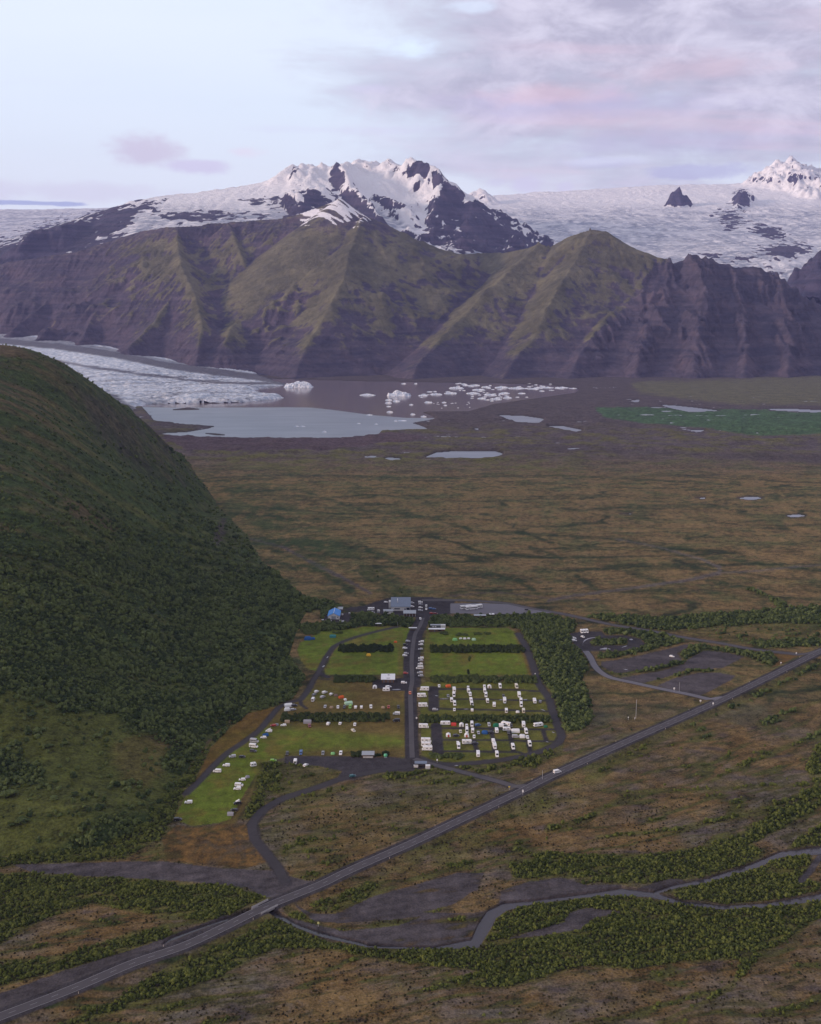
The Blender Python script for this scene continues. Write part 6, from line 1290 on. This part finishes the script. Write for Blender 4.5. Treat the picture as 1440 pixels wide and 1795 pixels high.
m_ = MB(); m_.loft([np.array([(x,-8,0),(x,8,0),(x,8,9.0),(x,-8,4.3)]) for x in (-9.2, 9.2)]); m_.build('wall', W_WHITE, o)
m_ = MB(); m_.loft([np.array([(x,-8.7,4.12),(x,8.7,9.22),(x,8.7,9.5),(x,-8.7,4.4)]) for x in (-9.9, 9.9)]); m_.build('roof', R_SLATE, o); rf = bpy.data.objects[o.children[-1].name]
m_ = MB(); m_.box((-3.2,2.6,8.6), (.5,8.5,.5)); m_.box((-3.2,-1.6,7.6),(.9,.9,1.4)); m_.build('chimney', R_WHITE, rf)
part(o, 'window', [((7.2,-8.03,1.9),(3.2,.1,2.8))], GLASS); part(o, 'window', [((-3.5,-8.03,2.2),(5.5,.1,1.0))], GLASS); part(o, 'door', [((4.3,-8.03,1.3),(1.5,.12,2.5))], DOORM); part(o, 'lean_to', [((-10.6,4,3.6),(2.7,6,7.0))], W_WHITE)
o2 = site('annex', 718.5, 1078, 0, 'low annex with a grey roof and pillared front, right of the visitor centre', 'building'); m_ = MB(); m_.loft([np.array([(x,-3,0),(x,3,0),(x,3,3.6),(x,-3,2.9)]) for x in (-5.4, 5.4)]); m_.build('wall', WOOD, o2); m_ = MB(); m_.loft([np.array([(x,-5,2.75),(x,3.4,3.75),(x,3.4,4.0),(x,-5,3.0)]) for x in (-6.2, 6.2)]); m_.build('roof', R_GREY, o2)
for k in range(5): part(o2, 'pillar', [((-5.6+2.8*k,-4.6,1.35),(.3,.3,2.7))], W_WHITE)
o2 = site('annex', 681, 1074.5, 0, 'low annex with a pale grey roof, left of the visitor centre', 'building'); gwall(o2, 9, 6, 2.8, .9, W_WHITE, 'x'); gable(o2, 9, 6, 2.8, .9, .4, R_GREY, 'x'); part(o2, 'window', [((-1,-3.02,1.6),(3,.1,1))], GLASS)
o = site('service_building', 680.7, 1194, 0, 'service building with a large white roof in the left-hand pitches', 'building')
part(o, 'wall', [((0,0,1.45),(9.6,7.0,2.9))], WOOD); m_ = MB(); m_.loft([np.array([(x,-4.6,2.75),(x,4.6,4.4),(x,4.6,4.65),(x,-4.6,3.0)]) for x in (-5.6, 5.6)]); rf = m_.build('roof', R_WHITE, o); part(rf, 'vent', [((.4,2.0,4.6),(1.6,.5,.5))], R_GREY); part(rf, 'skylight', [((.2,-2.6,3.48),(2.6,.6,.16))], DOORM)
for k in (-3.2, 0, 3.2): part(o, 'door', [((k,-3.53,1.1),(1.0,.1,2.1))], DOORM)
o = site('cabin', 768, 1100.5, 0, 'dark fronted cabin with flat roof behind the upper right lawn', 'cabin'); part(o, 'wall', [((0,0,1.4),(13.5,3,2.8))], DOORM); part(o, 'roof', [((0,0,2.95),(14.2,3.8,.22))], R_GREY); part(o, 'container', [((4.8,-.3,1.6),(4.4,3.4,3.1))], W_WHITE)
for k in (-4.5,-2.2): part(o, 'window', [((k,-1.53,1.6),(1.5,.1,1.0))], W_WHITE)
o = site('cabin', 766, 1107, 0, 'long low cabin with a white flat roof beside the camp road', 'cabin'); part(o, 'wall', [((0,0,1.25),(14.5,2.6,2.5))], WOOD); part(o, 'roof', [((0,0,2.65),(15.4,4.0,.25))], R_WHITE); part(o, 'door', [((-2,-1.33,1.05),(1,.1,2.1))], DOORM); part(o, 'window', [((2.5,-1.33,1.4),(3,.1,.9))], GLASS)
o = site('shed', 645.7, 1327, 0, 'small shed with a blue grey roof and open front among bushes by the gravel yard', 'shed'); part(o, 'wall', [((0,.9,1.15),(7.4,2.2,2.3))], WOOD); m_ = MB(); m_.loft([np.array([(x,-2.4,2.25),(x,2.4,3.1),(x,2.4,3.3),(x,-2.4,2.45)]) for x in (-4.2, 4.2)]); m_.build('roof', R_GREY, o)
for k in (-3.8,-1.3,1.3,3.8): part(o, 'pillar', [((k,-2.1,1.1),(.16,.16,2.2))], WOOD)
part(o, 'counter', [((0,-1.2,.5),(6.4,.6,1.0))], W_WHITE)
def canopy(px, py, w_, d_, label, roofm=R_WHITE):
    o = site('shelter', px, py, 0, label, 'shelter'); part(o, 'roof', [((0,0,2.6),(w_,d_,.2))], roofm)
    for a in (-1, 1):
        for b_ in (-1, 1): part(o, 'post', [((a*(w_/2-.3),b_*(d_/2-.3),1.25),(.15,.15,2.5))], WOOD)
    part(o, 'bench', [((0,0,.42),(w_*.7,.5,.1)),((0,0,.2),(w_*.5,.1,.38))], WOOD); return o
canopy(664, 1097.5, 6, 2.2, 'narrow white roofed shelter on the lawn below the thicket'); canopy(724, 1105, 7.6, 2.6, 'white roofed shelter at the corner of the lawn by the camp road'); canopy(738, 1343, 8, 4, 'open gatehouse with a dark grey roof at the camp entrance', R_SLATE)
o = site('long_shed', 841.7, 1082.5, 0, 'long low shed with a pale roof in the thicket below the bus park', 'shed'); part(o, 'wall', [((0,0,1.2),(11,4,2.4))], WOOD); part(o, 'roof', [((0,0,2.55),(11.8,5.4,.22))], R_GREY)
o = site('shed', 862.5, 1080.5, 0, 'small pale roofed shed in the thicket below the bus park', 'shed'); part(o, 'wall', [((0,0,1.2),(4,3,2.4))], WOOD); part(o, 'roof', [((0,0,2.55),(4.8,4.2,.22))], R_WHITE)
o = site('storage_box', 750.4, 1347, 5, 'white storage box standing right of the entrance gatehouse', 'storage box'); part(o, 'body', [((0,0,1.1),(2.8,2.2,2.2))], W_WHITE); part(o, 'lid', [((0,0,2.27),(3.0,2.4,.12))], R_WHITE)
o = site('storage_box', 729.5, 1344.5, 0, 'low white storage box standing left of the entrance gatehouse', 'storage box'); part(o, 'body', [((0,0,.6),(2.8,1.4,1.2))], W_WHITE); part(o, 'lid', [((0,0,1.25),(3.0,1.6,.1))], R_WHITE)
def tank(px, py, r_, label, mat):
    o = site('tank', px, py, 0, label, 'tank'); secs = []; n = 14
    for k in range(1, 9): a = np.linspace(0,2*math.pi,n,endpoint=False); t_ = math.pi*k/9; secs.append(np.stack([np.cos(a)*math.sin(t_)*r_, np.sin(a)*math.sin(t_)*r_, r_+.2-math.cos(t_)*r_ + 0*a], 1))
    m_ = MB(); m_.loft(secs); m_.build('vessel', mat, o, True); part(o, 'base', [((0,0,.15),(r_*1.6,r_*1.6,.3))], R_GREY); m_ = MB(); m_.cyl((0,0,2*r_+.2), r_*.25, .25); m_.build('cap', TRIM, o)
tank(664, 1073.5, 1.5, 'round white tank on the yard left of the visitor centre', W_WHITE); tank(676.4, 1327.5, 1.25, 'round green tank at the right end of the bushes by the gravel yard', simple('green_tank_material', (.12,.45,.25), .5))
# stored crates round the barn
for i, (px, py, sx_) in enumerate([(572,1077,2.4),(568,1083,1.8),(600.5,1078,1.6),(566,1088,2.2),(574,1088.5,2.6),(580,1090,2.2),(597,1089,1.8),(601,1090.2,2.2),(604,1091,1.6),(613,1076,1.5),(616,1088,2.6)]):
    o = site('crate', px, py, random.uniform(-30,30), ['white crate left of the blue roofed barn, upper one','white crate left of the blue roofed barn, lower one','pale crate against the right wall of the blue roofed barn','pale crate at the left end of the clutter before the barn','long pale crate second from left before the barn','pale crate before the left part of the barn gable','white crate before the right corner of the barn','largest white crate right of the barn corner','small white crate at the right end before the barn','small white crate alone in the barn yard, topmost','pale green crate by the thicket right of the barn yard'][i], 'crate')
    part(o, 'body', [((0,0,.55),(sx_,1.1,1.1),0,0,.96)], FAB['pale'] if i == 10 else PAINT['silver'] if i % 2 else W_WHITE); part(o, 'lid', [((0,0,1.14),(sx_*1.03,1.15,.08))], R_WHITE)

# ------------------------------------------------------------------ bridge, poles, signs, marker posts
br_a, br_b = np.array(gp(450, 1602.5)), np.array(gp(479, 1588)); bc = (br_a+br_b)/2; bd = br_b-br_a; BL = float(np.linalg.norm(bd)); ba = math.atan2(bd[1], bd[0])
o = empty('bridge', (float(bc[0]), float(bc[1]), 0), ba); tag(o, 'low concrete highway bridge with pale railings over the small river', 'bridge')
RAIL = simple('railing_material', (.34,.34,.35), .6); CONC = simple('concrete_material', (.26,.25,.26), .85)
part(o, 'deck', [((0,0,1.15),(BL,7.9,.62))], CONC); part(o, 'abutment', [((-BL/2+.6,0,-.9),(1.2,7.6,3.4))], CONC); part(o, 'abutment', [((BL/2-.6,0,-.9),(1.2,7.6,3.4))], CONC)
for sd in (-1, 1):
    part(o, 'kerb', [((0,sd*3.7,1.66),(BL,.4,.35))], CONC); part(o, 'railing', [((0,sd*3.7,2.45),(BL,.14,.16)),((0,sd*3.7,2.12),(BL,.08,.1))] + [((-BL/2+.3+k*(BL-.6)/10,sd*3.7,2.12),(.14,.14,.7)) for k in range(11)], RAIL)
def pole(name, px, py, h, label, cat, sign=None, smat=None, r_=.09):
    x, y = map(float, gp(px, py)); z = float(hwy_raise(x, y)[0]) + float(Hat(x, y))*0; o = empty(name, (x, y, z)); tag(o, label, cat); m_ = MB(); m_.cyl((0,0,h/2), r_, h, n=8); m_.build('post', PAINT['silver'], o)
    if sign: m_ = MB(); m_.box((0,-.12,h-sign[1]/2), (sign[0], .08, sign[1])); m_.build('panel', smat or PAINT['white'], o)
    return o
pole('mast', 1115, 1259, 14, 'tall thin mast on the heath behind the highway', 'mast', None, None, .12); pole('post', 1101.7, 1262, 2.4, 'short white topped post left of the tall mast on the heath', 'post', (.7,.7)); pole('post', 1113, 1262.5, 2.0, 'low white box on a post at the foot of the tall mast', 'post', (.6,.6))
pole('road_sign', 916.7, 1397, 3.2, 'pale sign on the near verge opposite the camp entrance junction', 'sign', (.9,1.6)); pole('road_sign', 893, 1388, 2.6, 'small yellow sign on the heath beside the camp entrance road', 'sign', (1.1,.8), simple('yellow_sign_material', (.55,.45,.06), .6)); pole('pole', 951, 1370, 6.0, 'thin pale pole on the far verge near the driving white van', 'pole')
pole('road_sign', 1228, 1233, 2.6, 'white sign at the inside corner of the link road junction', 'sign', (1.2,1.2)); pole('road_sign', 1250, 1240.5, 2.6, 'white sign on the near verge opposite the link road junction', 'sign', (1.0,1.4)); pole('road_sign', 1182, 1212.5, 3.4, 'white arrow board beside the link road, left of the tall pole', 'sign', (1.2,1.4)); pole('pole', 1191, 1212, 7.5, 'tall thin pole beside the link road', 'pole')
pole('road_sign', 1369, 1166, 2.4, 'white sign on the orange gravel near the right-hand junction', 'sign', (1.1,.9)); pole('road_sign', 1396, 1148, 2.2, 'small white sign where the visitor road meets the highway', 'sign', (1.1,.9)); pole('road_sign', 766.7, 1337, 2.6, 'white sign on the verge inside the camp entrance', 'sign', (.8,1.2)); pole('flag_pole', 697.5, 1098, 4.5, 'short white pole at the head of the curving path', 'pole')
pole('road_sign', 558.5, 1624, 2.4, 'small yellow sign standing in the scrub near the river bridge', 'sign', (.9,.9), simple('pale_yellow_sign_material', (.5,.5,.2), .6)); pole('post', 730.5, 1261, 1.8, 'white cabinet post on the verge beside the camp road', 'post', (1.0,1.2)); pole('road_sign', 938.5, 1184, 2.0, 'small white sign beside the right-hand loop road below the thicket', 'sign', (.8,.8))
mp = None
for i in range(34):
    s_ = 30 + i*44.0; sd = 4.9 if i % 2 else -4.9
    if s_ > cum[-1]-5: break
    a_, b_ = along(s_), along(s_+1); d_ = (b_-a_)/np.linalg.norm(b_-a_); p_ = a_+np.array([-d_[1], d_[0]])*sd; px, py = proj(p_[0], p_[1], 0)
    if not (-20 < px < 1460): continue
    if mp is None:
        mp = empty('marker_post', (float(p_[0]), float(p_[1]), 1.45)); m_ = MB(); m_.box((0,0,.5), (.14,.10,1.0), 0, 0, .9); q = m_.build('post', PAINT['cream'], mp); m_ = MB(); m_.box((0,0,.8), (.15,.11,.1)); q2 = m_.build('reflector', RED_LAMP, mp); reg(mp, q, q2); q3 = mp
    else: q3 = copy_tree(mp, (float(p_[0]), float(p_[1]), 1.45), 0)
    tag(q3, 'short white marker post on the verge of the highway', 'marker post', 'marker posts along the highway')

# puddles on the tracks
pud, _, _ = new_mat('puddle_water_material', (.20,.20,.23), .30, 0, .5)
for k, (pts, ww) in enumerate([([(573,1153),(576,1151)],3),([(565,1169),(570,1167)],3),([(688,1209),(703,1208.5)],2.2),([(1022,1132),(1024,1124),(1034,1119),(1050,1117)],1.8),([(1052,1138),(1062,1137),(1071,1138)],3),([(1090,1135),(1100,1132)],1.6),([(1104,1121),(1110,1121)],2.8),
    ([(772,1225),(787,1225)],1.3),([(875,1227),(882,1226.5)],1.2),([(917,1227),(925,1226)],1.6),([(813,1243),(822,1243)],1.2),([(968,1283),(973,1285)],2),([(957,1300),(963,1301)],1.2),([(1093,1173),(1101,1174)],1.5),([(797,1342),(804,1342)],1.4),([(763,1219),(768,1220)],1.6),([(948,1243),(956,1246)],1.6)]):
    P = smooth_line([(p[0], p[1]) for p in pts], 6); top_, bot_ = [], []
    for i, q in enumerate(P):
        u = i/(len(P)-1); h_ = ww/2*math.sin(math.pi*(.08+.84*u))*random.uniform(.6, 1.2); top_.append((q[0]+random.uniform(-.3,.3), q[1]-h_)); bot_.append((q[0]+random.uniform(-.3,.3), q[1]+h_))
    ngon('puddle_water', WLD(top_ + bot_[::-1]), 0.062, pud)

# ------------------------------------------------------------------ icebergs
ice2, t, b = new_mat('iceberg_material', rough=0.55, spec=0.3); P_ = t.node('ShaderNodeTexCoord').outputs['Object']
t.put(b.inputs['Base Color'], t.mix(t.ramp(t.noise(P_, .15, 5, .65), .40, .62), (.42,.50,.62), (.84,.86,.90))); t.put(b.inputs['Normal'], t.bump(t.noise(P_, .25, 5, .7), 1.0, 2.0))
def berg(px, py, wpx, hpx, seed):
    x, y = map(float, gp(px, py, -0.8)); s_ = (py-545)*.983/291.6; W_ = wpx/s_; Hh = max(hpx*.8/s_, 1.2); Dp = W_*.42; rg = np.random.default_rng(seed); m_ = MB()
    nx_ = 15 if wpx > 18 else 9; ny_ = 8 if wpx > 18 else 5; V = []; ph = rg.uniform(0, 99)
    U, Vv = np.meshgrid(np.linspace(-1,1,nx_), np.linspace(-1,1,ny_)); rr = np.sqrt((U*1.0)**2*.9+Vv**2*.9) + .35*fbm(U*1.6+ph, Vv*1.6, 2, seed)
    Z = np.clip(1.15-rr, 0, 1)**.55*(.35+.9*np.abs(ridged(U*1.4+ph, Vv*1.2+ph, 3, seed+1)))*Hh; Z = np.where((np.abs(U) > .98) | (np.abs(Vv) > .98), -.6, Z-.35)
    P = np.stack([U*W_/2*(1+.1*rg.uniform(-1,1,U.shape)), Vv*Dp/2*(1+.1*rg.uniform(-1,1,U.shape)), Z], -1).reshape(-1, 3)
    F = [(j*nx_+i, j*nx_+i+1, (j+1)*nx_+i+1, (j+1)*nx_+i) for j in range(ny_-1) for i in range(nx_-1)]; m_.add(P, F); o = m_.build('iceberg', ice2); o.location = (x, y, -0.7); return o
for i, (px, py, w_, h_, lb) in enumerate([(524,679,50,14,'largest iceberg, pointed and pale, just off the glacier front'),(489,697,13,3,'flat white floe at the tip of the glacier front'),(645,693,28,4,'low grey iceberg alone in the middle of the lagoon'),(700,694,42,11,'broad domed iceberg left of the crowded ice pack'),
    (682,702,13,4,'small floe just below the left side of the broad domed iceberg'),(695,704,13,4,'floe directly under the broad domed iceberg'),(681,707,13,4,'floe in the short column under the domed iceberg, upper one'),(682,713,9,3,'floe in the short column under the domed iceberg, lower one'),(684,723,12,4,'small white floe at the edge of the pale shallow water'),
    (721,710,8,3,'small floe alone between domed iceberg and the ice pack'),(751,706,15,4,'floe below the left end of the ice pack'),(779,706,9,3,'small floe below the middle of the ice pack'),(781,711,7,2.5,'tiny floe below the middle of the ice pack'),(724,727,9,5,'white block near the far spit of the lagoon, left one'),(743,731,11,5,'white block near the far spit of the lagoon, right one'),
    (648,728,12,3,'grey floe at the left in the pale shallow water'),(629,743,8,2.5,'dark speckled floe low in the pale shallow water, left one'),(660,744,8,2.5,'dark speckled floe low in the pale shallow water, right one'),(694,739,6,5,'small dark block beside the flat floe in the shallows'),(706,738,18,2.5,'flat white floe stranded in the shallows by the spit'),
    (521,748,9,3,'floe in the open shallow water, left of the pair'),(531,748,10,3,'floe in the open shallow water, right of the pair'),(569,758,9,4,'small jagged floe close to the near shore of the lagoon'),(708,673,9,2.5,'tiny floe far out beneath the mountain foot, left one'),(729,673,6,3.5,'tiny bright floe far out beneath the mountain foot, right one')]):
    tag(berg(px, py, w_, h_, 2000+i), lb, 'iceberg', 'icebergs on the lagoon')
rg = np.random.default_rng(5); n_ = 0
PACK = [(742,694,22,9),(765,692,26,8),(790,690,28,8),(800,681,32,8),(832,676,24,6),(852,679,22,6),(830,690,30,8),(860,693,26,8),(884,690,24,7),(880,680,30,8),(905,681,34,7),(870,700,26,7),(890,698,22,7),(845,699,20,6),(935,682,28,5),(960,680,26,5),(985,680,30,5),(1005,681,18,4),(915,690,18,5),(840,684,30,7)]
for k in range(80):
    c_ = PACK[rg.integers(len(PACK))] ; PACK_e = (c_[0]+rg.normal(0,13), c_[1]+rg.normal(0,3.0))
    if 672 < PACK_e[1] < 705 and PACK_e[0]-738 > (690-PACK_e[1])*1.2: PACK.append((PACK_e[0], PACK_e[1], rg.uniform(6,15), rg.uniform(2,4.5)))
for k in range(14): PACK.append((rg.uniform(1040,1080), 680+rg.uniform(-.8,.8), rg.uniform(4,8), 2))
for k in range(14): PACK.append((rg.uniform(760,835), rg.uniform(705,716), rg.uniform(3,6), 2))
for i, (px, py, w_, h_) in enumerate(PACK): tag(berg(px, py, w_*.8, h_*.5, 3000+i), 'white ice floe crowded in the loose pack at the far side of the lagoon', 'ice floe', 'ice floes in the pack')
# ------------------------------------------------------------------ haze: one closed box of thin air round everything
HAZE_D = 2.6e-5
hv_ = bpy.data.materials.new('haze_material'); hv_.use_nodes = True
t = NT(hv_.node_tree); t.n.clear()
pv = t.node('ShaderNodeVolumePrincipled'); o_ = t.node('ShaderNodeOutputMaterial')
t.l.new(pv.outputs[0], o_.inputs['Volume'])
pv.inputs['Color'].default_value = (0.42, 0.48, 1.0, 1); pv.inputs['Density'].default_value = HAZE_D; pv.inputs['Anisotropy'].default_value = 0.0
me = bpy.data.meshes.new('haze')
x0, x1, y0, y1, z0, z1 = -16500, 16500, -3500, 19500, -90, 2300
me.from_pydata([(x0,y0,z0),(x1,y0,z0),(x1,y1,z0),(x0,y1,z0),(x0,y0,z1),(x1,y0,z1),(x1,y1,z1),(x0,y1,z1)], [], [(0,3,2,1),(4,5,6,7),(0,1,5,4),(1,2,6,5),(2,3,7,6),(3,0,4,7)])
me.materials.append(hv_)
haze = bpy.data.objects.new('haze', me); COL.objects.link(haze); haze['kind'] = 'stuff'
